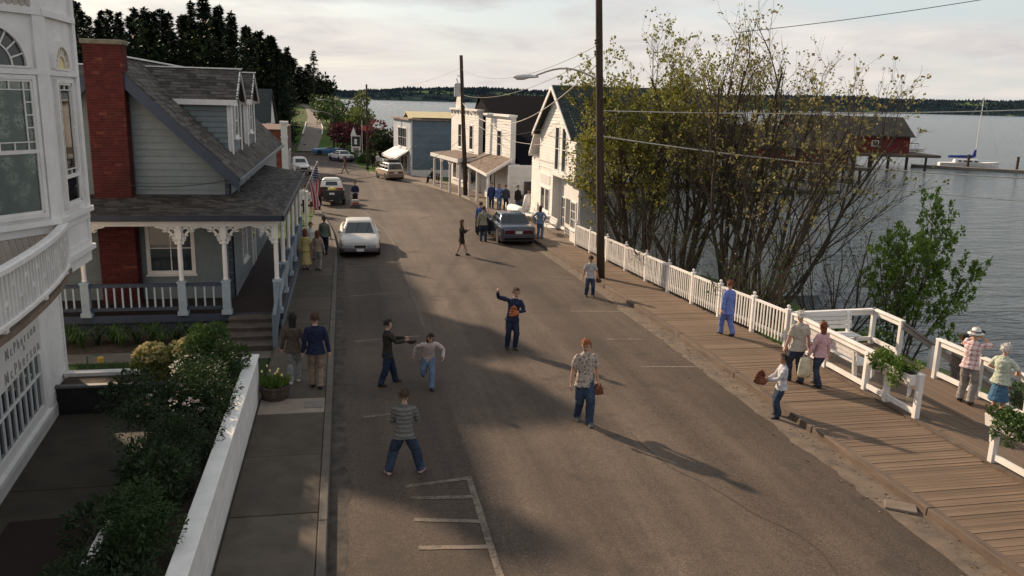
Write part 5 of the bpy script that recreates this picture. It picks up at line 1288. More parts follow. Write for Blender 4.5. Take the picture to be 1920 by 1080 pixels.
def left_far():
    root = thing('brick_building', 'low red brick building with white corner pilaster beyond the blue house', 'building', (-8, 77, zg(77)))
    rb = island_mat('far_brick', [(0, (.16, .045, .03)), (1, (.26, .085, .055))]); x1, y0, z1 = -5.0, 71.0, 3.75
    q = MB(); q.box(-13, x1, y0, 84, -1.6, z1); wl = part(q, 'wall', MORTAR, root)
    q = MB(); z = -1.2; k = 0
    while z < z1-.05:
        p = -9.0-(.2 if k % 2 else 0)
        while p < x1-.05: q.box(p, min(p+.385, x1), y0-.02, y0+.02, z, z+.135); p += .4
        z += .15; k += 1
    q.build('brickwork', rb, wl, kind='stuff')
    q = MB(); q.box(-13.1, x1+.05, y0-.08, 84, z1, z1+.14); part(q, 'coping', mat('dark_coping', (.10, .05, .04), .9, .2, 4), root)
    q = MB(); q.box(x1-.02, x1+.45, y0-.15, y0+.5, -1.3, 4.35); q.box(x1-.1, x1+.55, y0-.22, y0+.58, 4.35, 4.55); q.box(x1-.06, x1+.5, y0-.19, y0+.54, 3.2, 3.35); part(q, 'pilaster', FARWHITE, root)
    fr = Fr((x1, 71.6), (0, 1), (1, 0)); 
    for u in (1, 4.5, 8): window(fr, root, u, u+2.2, -.4, 1.6, 2, 1, .12)
    q = MB(); q.tube([(-5.55, y0-.03, 3.0), (-5.55, y0-.3, 3.15), (-5.55, y0-.35, 3.05)], .03, 6); lp = part(q, 'lamp_arm', BLACK, root)
    q = MB(); q.ball((-5.55, y0-.36, 2.85), .17, 8); q.build('lamp_globe', mat('globe_glass', (.8, .76, .68), .3, .05, 3), lp)
    root = thing('steep_roof_house', 'white house with steep dark green roof behind the brick building', 'house', (-10, 93, zg(93)))
    q = MB(); q.box(-16, -7.5, 88.5, 98, -2, 3.55); q.box(-7.62, -7.2, 88.2, 89, 3.3, 3.8); part(q, 'wall', FARWHITE, root)
    for s in (1, -1):
        P = [(-16.2, 93.2-s*5.1, 3.5), (-7.2, 93.2-s*5.1, 3.5), (-7.35, 93.2, 7.2), (-16.2, 93.2, 7.2)]
        if s < 0: P = [P[1], P[0], P[3], P[2]]
        slab_roof(P, .2, DKROOF, root)
    q = MB(); q.prism([(-7.5, 88.5, 3.5), (-7.5, 98, 3.5), (-7.5, 93.2, 7.1)], (-.2, 0, 0)); part(q, 'gable_end', FARWHITE, root)
    window(Fr((-10.5, 88.5), (1, 0), (0, -1)), root, 1.0, 1.9, 1.0, 2.6, 1, 2, .12)
    # road sign boards across the street
    t = thing('sign_board', 'white shop sign with small gable and dark panel on the far corner', 'sign', (1.6, 116.5, zg(116)), R(-8))
    q = MB(); q.box(-.62, .62, -.12, .12, .4, 3.3); q.prism([(-.7, -.14, 3.3), (.1, -.14, 3.3), (-.3, -.14, 4.4)], (0, .28, 0)); q.build('board', FARWHITE, t)
    q = MB(); q.box(-.5, .58, -.15, -.122, 1.85, 3.2); q.build('dark_panel', mat('sign_dark', (.04, .03, .03), .6, .3, 5), t)
    for k in range(2): q = MB(); q.box(-.35, .4, -.15, -.122, .6+k*.6, 1.05+k*.6); q.build('lower_panel', mat('sign_brown', (.25, .2, .17), .6, .3, 5), t)
    for z in (2.3, 2.68): q = MB(); q.lathe([(.2, 0), (.2, .03)], n=12); q.xf(Matrix.Translation((0, -.151, z)) @ Matrix.Rotation(R(90), 4, 'X')); q.build('emblem', WHITE2, t)
    for s in (-1, 1): q = MB(); q.box(s*.5-.06, s*.5+.06, -.06, .06, 0, .4); q.build('leg', FARWHITE, t)
    t = thing('flag_pole', 'thin white pole with small red pennant beside the far sign', 'flag pole', (2.35, 112, zg(112)))
    q = MB(); q.tube([(0, 0, 0), (0, 0, 5.4)], [.05, .03], 6); q.build('pole', FARWHITE, t)
    q = MB(); q.add([(0.03, 0, 4.9), (.9, .1, 4.4), (.75, .05, 3.9), (.03, 0, 4.2)], [(0, 1, 2, 3), (3, 2, 1, 0)]); q.build('pennant', mat('red_pennant', (.45, .07, .06), .8, .1, 4), t)
    t = thing('white_fence', 'low white boarded wall by the sidewalk beside the blue shop', 'wall', (4.5, 100, zg(100)))
    q = MB(); q.bar((5.7, 96, zg(96)+.4), (4.3, 107, zg(107)+.4), .1, .85); q.bar((5.7, 96, zg(96)+.86), (4.3, 107, zg(107)+.86), .16, .07); part(q, 'boarding', FARWHITE, t)
    # hillside path with white kerb lines
    def hz(x, y): return T(x, y)
    q = MB(); c = [(-5.6, 131, 1.5), (-5.5, 150, 1.7), (-5.6, 165, 1.7), (-6.4, 190, 1.25), (-8.2, 215, 1.0), (-13, 240, .8)]
    n = 0
    P = []
    for (x, y, w), (x2, y2, w2) in zip(c, c[1:]):
        for k in range(6): t_ = k/6; P.append((lerp(x, x2, t_), lerp(y, y2, t_), lerp(w, w2, t_)))
    for x, y, w in P: q.v += [(x-w, y, hz(x-w, y)+.05), (x+w, y, hz(x+w, y)+.05)]
    for i in range(len(P)-1): q.f.append((2*i, 2*i+1, 2*i+3, 2*i+2)); q.m.append(0)
    q.build('hill_path', mat('gravel_path', (.17, .145, .125), .95, .2, 1.5, bump=.3, bscale=20), kind='structure')
    for s in (-1, 1):
        q = MB(); pp = [(x+s*w, y, hz(x, y)+.12) for x, y, w in P if 153 < y < 179]; q.tube(pp, .13, 4); q.build('path_edging', FARWHITE, kind='structure')
left_far()

# ------------------------------------------------------------------ utility poles, lamps, wires
def upole(label, base, h, r0, lean=(0, 0), name='utility_pole'):
    t = thing(name, label, 'utility pole', base)
    q = MB(); k = 7; q.tube([(lean[0]*i/k, lean[1]*i/k, -.1+(h+.1)*i/k) for i in range(k+1)], [lerp(r0, r0*.68, i/k) for i in range(k+1)], 12); q.build('pole', WOOD_D, t, smooth=True)
    return t
def lamp_arm(t, p0, p1, rise, head=.75):
    """cobra head on a curved arm from p0 to p1 (local)"""
    A, B = Vector(p0), Vector(p1); pts = [A.lerp(B, i/10)+Vector((0, 0, rise*math.sin(math.pi*i/10))) for i in range(11)]
    q = MB(); q.tube(pts, .035, 6); arm = q.build('lamp_arm', mat('lamp_arm_steel', (.42, .38, .34), .5, .1, 5, metal=.3), t, smooth=True)
    d = (B-A); d.z = 0; d.normalize(); s = head; M = Matrix.Translation(B) @ Vector((1, 0, 0)).rotation_difference(d).to_matrix().to_4x4()
    q = MB(); rg = []
    for x, w, up, dn in ((-.3, .05, .05, .03), (-.1, .09, .09, .05), (.15, .16, .13, .07), (.45, .17, .12, .16), (.75, .13, .09, .17), (.95, .04, .02, .06)):
        rg.append([(x*s, w*s*math.cos(a), (up if math.sin(a) > 0 else dn)*s*math.sin(a)) for a in [2*math.pi*k/10 for k in range(10)]])
    q.loft(rg); q.xf(M); hd = q.build('lamp_head', mat('lamp_housing', (.52, .50, .48), .5, .1, 5), arm, smooth=True)
PA = (9.85, 30.6, zg(30.6)+.1)
tA = upole('tall dark wooden utility pole with street lamp at the boardwalk kerb', PA, 13.5, .165, (-.75, .1))
lamp_arm(tA, (-.42, 0, 7.55), (-3.0, .05, 7.62), .38)
q = MB()
for z in (8.85, 8.45): q.bar((-.66, 0, z), (-.38, 0, z), .06, .06); q.lathe([(.03, 0), (.055, .04), (.03, .1), (.05, .14), (.01, .18)], (-.66, 0, z+.02), 8)
q.build('insulator', mat('insulator', (.15, .12, .10), .4, .2, 6), tA)
PBb = (9.4, 65.0, zg(65)+.1)
tB = upole('wooden utility pole with transformer in front of the false-front shop', PBb, 10.7, .19, (-.5, 0))
q = MB(); q.lathe([(.02, 0), (.24, .02), (.24, .95), (.20, 1.02), (.03, 1.06)], (-.78, -.1, 7.6), 12); q.build('transformer', mat('transformer_grey', (.42, .42, .42), .6, .1, 4), tB, smooth=False)
q = MB(); q.tube([(-.7, -.1, 8.6), (-.85, -.1, 8.95), (-.75, -.1, 9.2), (-.5, -.1, 9.1)], .03, 6); q.build('bushing', CHROME, tB)
tC = upole('slim dark utility pole at the bend beyond the parked wagon', (2.6, 96.5, zg(96.5)+.1), 9.4, .15)
tD = upole('utility pole with two street lamps at the far end of the street', (-1.45, 128, zg(128)), 8.8, .16)
lamp_arm(tD, (0, 0, 5.6), (-2.4, -.3, 6.2), .2, .9); lamp_arm(tD, (0, 0, 7.6), (-1.6, .2, 7.9), .1, .8)
tE = upole('thin pale pole standing behind the far lamp pole', (-.95, 132, zg(132)), 8.4, .09)
WIRE = mat('black_wire', (.03, .027, .025), .6, .2, 5); CABLE = mat('pale_cable', (.52, .48, .43), .6, .2, 5)
def wire(label, a, b_, sag, r_=.012, m=WIRE, n=24):
    A, B = Vector(a), Vector(b_); q = MB(); q.tube([A.lerp(B, i/n)-Vector((0, 0, sag*4*(i/n)*(1-i/n))) for i in range(n+1)], r_, 5); tag(q.build('overhead_wire', m), label, 'wire', 'overhead wires')
aT = Vector(PA)
wire('upper wire from the tall pole insulator to the transformer pole top', (9.2, 30.6, 8.72), (8.95, 65, 8.9), .9)
wire('second wire strung just below the upper one between the two big poles', (9.2, 30.6, 8.35), (9.0, 65, 7.0), .7)
wire('thick slack cable drooping in front of the black roof', (9.05, 65, 6.4), (9.25, 30.6, 8.05), 1.9, .022, CABLE)
wire('pale cable running level from the tall pole over the trees to the right edge', (9.55, 30.6, 6.4), (30, 23, 7.35), .25, .02, CABLE)
wire('heavy pale cable sloping from the tall pole down to the right edge', (9.65, 30.6, 5.45), (28, 24.5, 4.45), .35, .026, CABLE)
wire('lowest twisted cable crossing in front of the water on the right', (10.0, 40.5, 5.0), (30, 27, 3.2), .5, .018, CABLE)
wire('thin wire leaving the top right corner of the picture', (13.5, 28, 9.2), (26, 22, 11.5), .2)
wire('service wire from the transformer pole to the near false front', (9.1, 65, 6.3), (11.2, 57.5, 4.6), .25, .014, CABLE)
wire('service wire from the transformer pole to the gabled shop', (9.1, 65, 5.6), (11.4, 48, 4.2), .6, .014, CABLE)
wire('second service wire ending on the gabled shop front', (9.1, 65, 4.6), (11.4, 44, 5.6), .7)
wire('wire crossing the street from the blue house eave to the transformer pole', (-3.0, 26.2, 4.15), (9.0, 65, 6.2), 1.5, .014)
wire('lower wire crossing the street from the blue house to the far porch', (-3.0, 28, 4.1), (9.1, 66, 3.6), 1.2, .014)
wire('black service wire along the blue house gable', (-6.0, 25.3, 4.05), (-3.1, 25.6, 4.25), .12, .012)
wire('long wire from the transformer pole to the slim pole', (9.0, 65, 6.6), (2.6, 96.5, 6.6), .9)
wire('upper long wire from the transformer pole to the slim pole', (8.9, 65, 9.0), (2.6, 96.5, 7.6), .6)
wire('wire from the slim pole to the far lamp pole', (2.6, 96.5, 7.4), (-1.45, 128, 6.4), .7)
wire('wire from the far lamp pole to the right-hand pole', (-1.45, 128, 5.6), (2.6, 96.5, 5.0), .9)
# ------------------------------------------------------------------ trees
BARK = mat('grey_brown_bark', (.045, .034, .026), .95, .35, 4, bump=.5, bscale=20, col2=(.095, .073, .056))
def branchy(seed, stems_n, H, spread, r0, lean=(0, 0), leafn=5, leafsz=(.12, .10), levels=3, up=.55, nside=9, first=.18, leafprob=1.0, twig=.55):
    """bare spring tree with several stems: returns (wood MB, leaf MB)"""
    r_ = random.Random(seed); wood = MB(); lv = MB()
    def leaves(p, d, n):
        if r_.random() > leafprob: return
        for i in range(n):
            dd = (d+Vector((r_.gauss(0, .8), r_.gauss(0, .8), r_.gauss(-.1, .7)))).normalized()
            s = r_.uniform(.6, 1.25); lv.leaf(p+Vector((r_.gauss(0, .06), r_.gauss(0, .06), r_.gauss(0, .06))), dd, Vector((r_.gauss(0, 1), r_.gauss(0, 1), r_.gauss(0, 1))), leafsz[0]*s, leafsz[1]*s)
    def grow(p, d, ln, r1, lev):
        n = 5 if lev == 0 else 4 if lev == 1 else 3; pts = [p.copy()]; dirs = [d]
        for i in range(n):
            d = (d+Vector((r_.gauss(0, .13), r_.gauss(0, .13), r_.gauss(.05, .10)))+Vector((0, 0, .09))).normalized()
            p = p+d*ln/n; pts.append(p.copy()); dirs.append(d)
        tip = .35 if lev < levels else .4
        wood.tube(pts, [max(.0045, lerp(r1, r1*tip, i/n)) for i in range(n+1)], (7, 5, 4, 3)[min(lev, 3)], cap=False)
        if lev >= levels:
            leaves(pts[-1], dirs[-1], leafn); leaves(pts[-2], dirs[-2], max(1, leafn//2)); return
        k = (nside, 4, 4)[min(lev, 2)]
        for j in range(k):
            t = lerp(first if lev == 0 else .25, 1.0, (j+r_.random()*.6)/k)*n; i = min(n-1, int(t)); q = pts[i].lerp(pts[i+1], t-i)
            a = r_.uniform(0, 6.283); o = dirs[i].orthogonal().normalized(); o = Matrix.Rotation(a, 3, dirs[i]) @ o
            nd = (dirs[i]*(.75 if lev else .8)+o*r_.uniform(.5, .95)+Vector((0, 0, up*.35))).normalized()
            f = 1-.45*(t/n) if lev == 0 else 1
            grow(q, nd, ln*(.42 if lev == 0 else .55)*f*r_.uniform(.75, 1.2)*(twig/.55 if lev == levels-1 else 1), r1*(.42 if lev == 0 else .5)*lerp(1, .6, t/n), lev+1)
        leaves(pts[-1], dirs[-1], leafn)
    for s in range(stems_n):
        a = 6.283*s/stems_n+r_.uniform(-.4, .4); sp = spread*r_.uniform(.4, 1.1)
        d = Vector((math.cos(a)*sp+lean[0], math.sin(a)*sp+lean[1], 1)).normalized()
        grow(Vector((math.cos(a)*.28, math.sin(a)*.28, 0)), d, H*r_.uniform(.78, 1.05), r0*r_.uniform(.7, 1.1), 0)
    return wood, lv
def spring_tree(label, base, lm, **kw):
    t = thing('spring_tree', label, 'tree', base, 0, 'budding trees behind the picket fence')
    w, l = branchy(**kw); w.build('trunk', BARK, t, smooth=True); l.build('crown', lm, t)
OLIVE = leaf_mat('olive_bud_leaf', (.10, .105, .018), (.31, .30, .065), 1.0, trans=.35)
OLIVE2 = leaf_mat('bronze_bud_leaf', (.13, .115, .035), (.35, .30, .10), 1.0, trans=.35)
spring_tree('leafy olive-green budding tree nearest the gabled shop, left of the fence trees', (13.0, 35.2, -.75), OLIVE, seed=4, stems_n=8, H=8.0, spread=.46, r0=.13, lean=(-.04, 0), leafn=9, leafsz=(.125, .10), nside=9, first=.2, leafprob=.95)
spring_tree('bushy budding tree with crowded dark stems just right of the utility pole', (14.2, 32.8, -.95), OLIVE, seed=9, stems_n=8, H=8.6, spread=.36, r0=.125, lean=(-.05, -.02), leafn=6, leafsz=(.11, .09), nside=9, first=.25, leafprob=.7)
spring_tree('tallest bare-stemmed tree with pinkish buds in the middle of the clump', (15.2, 30.2, -1.2), OLIVE2, seed=21, stems_n=8, H=8.9, spread=.28, r0=.115, lean=(.02, 0), leafn=5, leafsz=(.10, .085), nside=8, first=.25, leafprob=.42)
spring_tree('sparse bare tree whose long stems spread right over the water', (15.6, 28.4, -1.5), OLIVE2, seed=33, stems_n=11, H=8.6, spread=.72, r0=.09, lean=(.34, -.06), leafn=4, leafsz=(.12, .10), nside=8, first=.3, leafprob=.34)
for i, (x, y, z, h) in enumerate([(13.2, 37.4, -.6, 3.6), (12.6, 30.6, -.6, 3.2), (14.4, 26.2, -1.1, 3.6), (17.0, 25.8, -2.0, 4.6), (13.0, 24.0, -.7, 2.4)]):
    t = thing('bare_thicket', ['bare twiggy thicket in front of the grey shop wall', 'bare twiggy thicket at the foot of the utility pole behind the fence', 'tangled bare thicket behind the middle of the picket fence', 'tall bare thicket on the beach slope beside the green tree', 'low bare thicket where the picket fence meets the deck'][i], 'thicket', (x, y, z))
    w, l = branchy(seed=50+i, stems_n=11, H=h, spread=.75, r0=.045, leafn=1, leafsz=(.09, .06), nside=7, levels=2, first=.2, leafprob=.5); w.build('trunk', BARK, t); l.build('crown', LG_MID, t)
t = thing('green_tree', 'leafy bright green tree on the slope beyond the deck railing', 'tree', (18.55, 24.0, -2.3)); t.scale = (.70, .70, .95)
w, l = branchy(seed=71, stems_n=6, H=5.5, spread=.19, r0=.055, leafn=30, leafsz=(.135, .09), nside=10, levels=2, first=.15, twig=.55); w.build('trunk', BARK, t); l.build('crown', leaf_mat('fresh_green', (.065, .125, .018), (.20, .30, .06), 1.5, trans=.35), t)
for i, (x, y, z, r_, lb) in enumerate([(17.4, 17.2, -.9, .75, 'small green bush on the slope behind the seaward railing'), (18.6, 14.6, -1.0, .9, 'rounded green bush below the deck at the right edge'), (16.6, 22.6, -.9, .7, 'ivy-green bush under the corner of the deck')]):
    shrub('slope_bush', lb, (x, y, z), (r_, r_, r_*.9), 1500, LG_MID, (.13, .08), 90+i, group='bushes on the beach slope')

# conifers on the hill
def conifer(seed, h, wd, gap=.0):
    r_ = random.Random(seed); w = MB(); l = MB(); bend = r_.uniform(-.25, .25)
    w.tube([(0, 0, -1), (bend*.3, 0, h*.5), (bend, 0, h)], [.28, .17, .02], 6)
    lev = 42
    for i in range(lev):
        t = (i+.5)/lev; z = h*(.10+.9*t)
        if r_.random() < gap: continue
        rad = wd*(1-t)**.9*r_.uniform(.55, 1.2)+.12
        for k in range(9):
            a = r_.uniform(0, 6.283); br = rad*r_.uniform(.55, 1.1); d = Vector((math.cos(a), math.sin(a), r_.uniform(-.25, .2)))
            for s in range(8):
                f = (s+1)/8; p = Vector((bend*t, 0, z))+d*br*f+Vector((0, 0, -.12*br*f*f))
                dd = (d+Vector((r_.gauss(0, .7), r_.gauss(0, .7), r_.gauss(.05, .35)))).normalized(); l.leaf(p, dd, (r_.gauss(0, .4), r_.gauss(0, .4), 1), r_.uniform(.32, .7), r_.uniform(.16, .3))
    return w.mesh('trunk', BARK), l.mesh('crown', leaf_mat('conifer_needles', (.009, .016, .010), (.030, .046, .026), .5, trans=.1, spec=.04))
CON = [conifer(i, 14, (2.9, 3.3, 2.5, 3.5, 3.0)[i], (.0, .08, .0, .15, .05)[i]) for i in range(5)]
SKY = [(-75,17),(-39,18),(-34,17.2),(-30,18.2),(-25,17.6),(-20,19.8),(-17.5,17),(-15.5,17.8),(-13,15.4),(-11,15.2),(-9,13),(-7.6,12.4),(-6.4,10.2),(-4.4,12.9),(-3.2,8.0),(-2.0,7.0)]
def forest():
    r_ = random.Random(12); n = 0
    for row, (y0, dx) in enumerate(((134, 2.1), (145, 2.3), (158, 2.4), (172, 2.8))):
        a = -74.0
        while a < -2.6:
            y = y0+r_.uniform(-4, 4); x = a*y/140+r_.uniform(-.5, .5); top = 6.7+(pl(SKY, a+r_.uniform(-.4, .4))-6.7)*y/140+r_.uniform(-1.2, 1.6)
            if row == 0: top -= r_.uniform(0, 2.5)
            z = T(x, y); h = top-z
            if h > 3.0 and a < -8.5:
                tr, cr = CON[r_.randrange(5)]; s = h/14
                t = thing('conifer', 'tall dark conifer in the dense wood on the hill behind the houses', 'tree', (x, y, z), r_.uniform(0, 6), 'conifers of the hill wood')
                t.scale = (max(.75, s)*r_.uniform(.9, 1.15), max(.75, s)*r_.uniform(.9, 1.15), s); objm('trunk', tr, t); objm('crown', cr, t); n += 1
            a += dx*r_.uniform(.75, 1.25) if a > -42 else dx*1.8
    # lone lit fir at the right end of the wood
    for a in (-11.6, -10.6, -9.7, -8.9, -8.2, -7.4, -6.7, -5.9, -5.2, -3.6, -2.9):
        y = 236+r_.uniform(-8, 8); x = a*y/140; z = T(x, y); h = 6.7+(pl(SKY, a)-6.7)*y/140-z+r_.uniform(-1, 1); tr, cr = CON[r_.randrange(5)]
        t = thing('conifer', 'dark conifer at the right-hand end of the wood above the hill path', 'tree', (x, y, z-.5), r_.uniform(0, 6), 'conifers above the path'); t.scale = (1.5, 1.5, h/14); objm('trunk', tr, t); objm('crown', cr, t)
    t = thing('lone_fir', 'open-branched fir standing apart at the right end of the hill wood', 'tree', (-7.0, 215, T(-7.0, 215))); w, c = conifer(77, 13.6, 4.2, .35); objm('trunk', w, t); objm('crown', c, t)
    # dark understorey that reads as one mass
    q = MB()
    for k in range(60):
        a = lerp(-74, -13.5, k/59); y = 128+r_.uniform(-3, 6); x = a*y/140; top = (6.7+(pl(SKY, a)-6.7)*.55)*(.6 if a > -8 else 1); z = T(x, y); hh = max(1.5, (top-z)/2)
        foliage(420, (x, y, z+hh), (2.4, 2.0, hh), .7, .42, 300+k, .5, 6, 0, q)
    for k in range(26):
        a = lerp(-13, -2.5, k/25); y = 250+r_.uniform(-5, 5); x = a*y/140; z = T(x, y); foliage(260, (x, y, z+2.6), (3.0, 2.4, 3.0), .9, .55, 700+k, .5, 6, 0, q)
    q.build('forest_understorey', leaf_mat('understorey', (.006, .011, .006), (.022, .034, .014), .4, spec=.04), kind='stuff')
forest()
def broad(name, label, base, h, rad, lm, n, seed, leaf=(.35, .24), cat='tree', group=None, lobes=9):
    t = thing(name, label, cat, base, 0, group); q = MB(); q.tube([(0, 0, -.5), (.1, 0, h*.4), (0, .1, h*.75)], [.03*h, .022*h, .008*h], 7); q2 = stems(q, (0, 0, h*.25), (0, 0, h*.75), 6, .008*h, seed, (rad*.7, rad*.7)); q.build('trunk', BARK, t)
    foliage(n, (0, 0, h*.58), (rad, rad, h*.42), leaf[0], leaf[1], seed, .4, lobes).build('crown', lm, t)
broad('leafy_tree', 'yellow-green leafy tree rising behind the brick chimney', (-13.4, 62, -.8), 6.6, 1.7, leaf_mat('hill_yellow_leaf', (.045, .055, .012), (.12, .13, .03), .8), 2600, 5)
broad('leafy_tree', 'olive leafy tree behind the ridge of the blue house', (-11.6, 66, -.85), 6.4, 1.7, leaf_mat('hill_olive_leaf', (.03, .04, .010), (.08, .09, .02), .8), 2400, 6)
broad('leafy_tree', 'bright yellow-green tree glowing among the dark conifers', (-21.0, 131, 1.5), 8.5, 1.5, LG_YEL, 900, 7, (.5, .35))
broad('willow_tree', 'feathery bright green tree at the foot of the hill path above the water', (1.9, 146, T(1.9, 146)-.2), 6.0, 2.7, leaf_mat('willow_leaf', (.06, .09, .02), (.17, .21, .06), .6), 5200, 8, (.42, .2))
broad('maroon_tree', 'dark maroon-leaved tree left of the slim utility pole', (1.4, 124, -2.1), 5.0, 3.3, leaf_mat('maroon_leaf', (.035, .008, .012), (.11, .025, .032), .5), 3000, 9)
broad('maroon_tree', 'pinkish maroon-leaved tree right of the slim utility pole', (5.0, 122, -2.1), 5.0, 2.8, leaf_mat('pink_maroon_leaf', (.07, .015, .02), (.20, .06, .07), .5), 2600, 10)
broad('dark_round_tree', 'round dark green tree between the maroon trees and the blue shop', (5.6, 108, -1.85), 4.4, 2.1, leaf_mat('dark_round_leaf', (.012, .02, .008), (.035, .05, .018), .6), 2600, 11)
r_ = random.Random(31)
for i, (x, y, w, h, lm) in enumerate([(-9.6, 138, 2.6, 1.9, LG_DARK), (-13.2, 137, 2.8, 2.6, LG_MID), (-11.0, 150, 2.4, 2.6, LG_BRIGHT), (-15.4, 152, 3.0, 3.4, LG_BRIGHT), (-12.6, 168, 2.6, 3.0, LG_MID), (-16.0, 182, 3.0, 3.2, LG_BRIGHT), (-9.4, 122, 1.9, 1.7, LG_DARK), (-18, 135, 3, 3, LG_DARK), (-3.6, 175, 2.6, 2.0, LG_MID), (.2, 175, 2.8, 2.4, LG_DARK), (-4.4, 195, 2.6, 2.2, LG_MID), (-.4, 158, 2.4, 2.2, LG_MID), (-12.6, 120, 2.2, 2.4, leaf_mat('rusty_leaf', (.05, .03, .015), (.13, .07, .03), .6))]):
    lb = ['low dark hedge clump left of the hill path', 'mid-green bush behind the dark hedge clump', 'bright green bush on the bank left of the path', 'large bright green bush high on the bank', 'mid-green bush where the path narrows', 'bright bush near the top of the path', 'dark bush by the brick building corner', 'dark bush at the foot of the wood', 'green bush right of the upper path', 'dark bush right of the path by the shore', 'mid-green bush at the top right of the path', 'small dark bush near the far lamp pole', 'rusty-leaved bush left of the far crossing'][i]
    z = T(x, y)
    tt = thing('hill_bush', lb, 'bush', (x, y, z-.2)); foliage(900, (0, 0, h*.9), (w, w*.8, h), .42, .28, 400+i, .45, 7).build('foliage', lm, tt); stems(MB(), (0, 0, -.1), (0, 0, h), 5, .05, i, (w*.6, w*.6)).build('stem', STEM, tt)
for i, (x, y, w) in enumerate([(1.0, 113.5, 1.0), (2.4, 110.5, .9), (3.4, 107, .8)]):
    tt = thing('kerb_hedge', ['clipped green bush under the far sign', 'clipped green bush beside the flag pole', 'clipped green bush nearest the slim pole'][i], 'bush', (x, y, zg(y))); foliage(700, (0, 0, .7), (w, w, .75), .25, .16, 450+i, .5, 6).build('foliage', LG_MID, tt)

# ------------------------------------------------------------------ pier, barns, boats
RED = mat('barn_red', (.135, .022, .021), .85, .25, .7, stain=.4, stain_col=(.10, .02, .02)); BROOF = mat('barn_roof', (.05, .046, .04), .95, .25, .6, bump=.3, bscale=4)
def barn(label, c, rz, L_, W_, zf, ze, zr):
    t = thing('red_barn', label, 'building', (c[0], c[1], zf), rz); h, w = L_/2, W_/2
    q = MB(); q.prism([(-h, -w, 0), (-h, w, 0), (-h, w, ze-zf), (-h, 0, zr-zf-.1), (-h, -w, ze-zf)], (L_, 0, 0)); wl = q.build('wall', RED, t)
    for k in range(int(L_/1.2)): q = MB(); x = -h+.6+k*1.2; q.box(x-.09, x+.09, -w-.05, -w-.001, .02, ze-zf-.05); q.build('batten', RED, wl)
    for k in range(int(W_/1.2)): q = MB(); y = -w+.6+k*1.2; q.box(h+.001, h+.05, y-.09, y+.09, .02, ze-zf-.05); q.build('batten', RED, wl)
    q = MB(); q.box(h+.002, h+.06, -1.6, 1.6, 0, 2.6); q.build('door', mat('barn_door', (.06, .012, .014), .9, .3, 2), t)
    for k in (-.3, .2): q = MB(); q.box(k*L_-.6, k*L_+.6, -w-.06, -w-.002, 1.1, 2.1); wn = q.build('window', WHITE, t); q = MB(); q.box(k*L_-.48, k*L_+.48, -w-.075, -w-.061, 1.2, 2.0); q.build('pane', GLASS, wn)
    for s in (1, -1):
        q = MB(); q.prism([(-h-.5, -s*(w+.6), ze-zf-.25), (h+.5, -s*(w+.6), ze-zf-.25), (h+.5, 0, zr-zf), (-h-.5, 0, zr-zf)], (0, 0, .2)); q.build('roof', BROOF, t)
def pier(label, c, rz, L_, W_, z):
    t = thing('pier', label, 'pier', (c[0], c[1], z), rz); q = MB(); q.box(-L_/2, L_/2, -W_/2, W_/2, -.45, 0); q.build('deck', TIMBER, t)
    pm = MB(); pm.tube([(0, 0, -5), (0, 0, -.4)], .2, 7); pm = pm.mesh('pile', WOOD_D)
    for i in range(int(L_/3.2)+1):
        for y in (-W_/2+.3, 0, W_/2-.3): objm('pile', pm, t, (-L_/2+.3+i*3.2, y, 0))
barn('red boat shed with grey roof on the pier, right of the trees', (87.5, 136), R(-12), 20, 10, -.6, 2.4, 5.3)
barn('long dark red shed half hidden behind the bare trees', (58, 113), R(-22), 26, 9, -1.0, 1.3, 3.9)
pier('timber pier on piles under the right-hand red boat shed', (88.5, 134.5), R(-12), 25, 15, -.62)
pier('timber pier on piles under the long dark red shed', (58, 112.5), R(-22), 30, 12, -1.02)
t = thing('floating_dock', 'low grey floating dock running right from the pier', 'dock', (112, 124, WATER_Z), math.atan2(112-128, 118-98))
q = MB(); q.box(-15, 16, -1.1, 1.1, -.1, .45); q.build('deck', mat('dock_grey', (.17, .15, .13), .9, .2, 1), t)
for x in (-6, 1.5, 6.5): q = MB(); q.tube([(x, 1.3, -3), (x, 1.3, 2.6 if x < 5 else 2.1)], .22, 7); q.build('pile', WOOD_D, t)
# sailboat
t = thing('sailboat', 'white sailboat with bare mast and blue sail cover moored at the floating dock', 'boat', (111.0, 132.0, WATER_Z), R(-24))
q = MB(); rg = []
for x, w, k in ((-5, .9, .85), (-3.5, 1.35, .9), (0, 1.6, .95), (2.5, 1.25, 1.05), (4.3, .5, 1.2), (5.0, .05, 1.28)): rg.append([(x, -w, k), (x, -w*.85, .3), (x, -w*.3, -.4), (x, w*.3, -.4), (x, w*.85, .3), (x, w, k)])
q.loft(rg); q.build('hull', WHITE2, t)
q = MB(); q.prism([(-2.6, -.9, .95), (1.9, -.7, 1.0), (1.5, -.6, 1.5), (-2.4, -.75, 1.5)], (0, 1.6, 0)); cb = q.build('cabin', WHITE2, t)
for k in range(4): q = MB(); x = -2+k*.9; q.box(x, x+.5, -.93, -.70, 1.12, 1.36); q.build('porthole', GLASS, cb)
q = MB(); q.tube([(.9, 0, 1.0), (.9, 0, 12.6)], [.10, .07], 8); q.build('mast', WHITE2, t)
q = MB(); q.tube([(.8, 0, 3.3), (.65, 0, 2.2), (.3, 0, 2.05), (-3.6, 0, 1.95)], [.2, .38, .3, .22], 8); q.build('sail_cover', mat('blue_canvas', (.03, .05, .24), .8, .15, 2), t)
q = MB(); q.tube([(.9, 0, 12.5), (5.0, 0, 1.3)], .02, 4); q.tube([(.9, 0, 12.5), (-5.0, 0, .9)], .02, 4); q.build('rigging', CHROME, t)
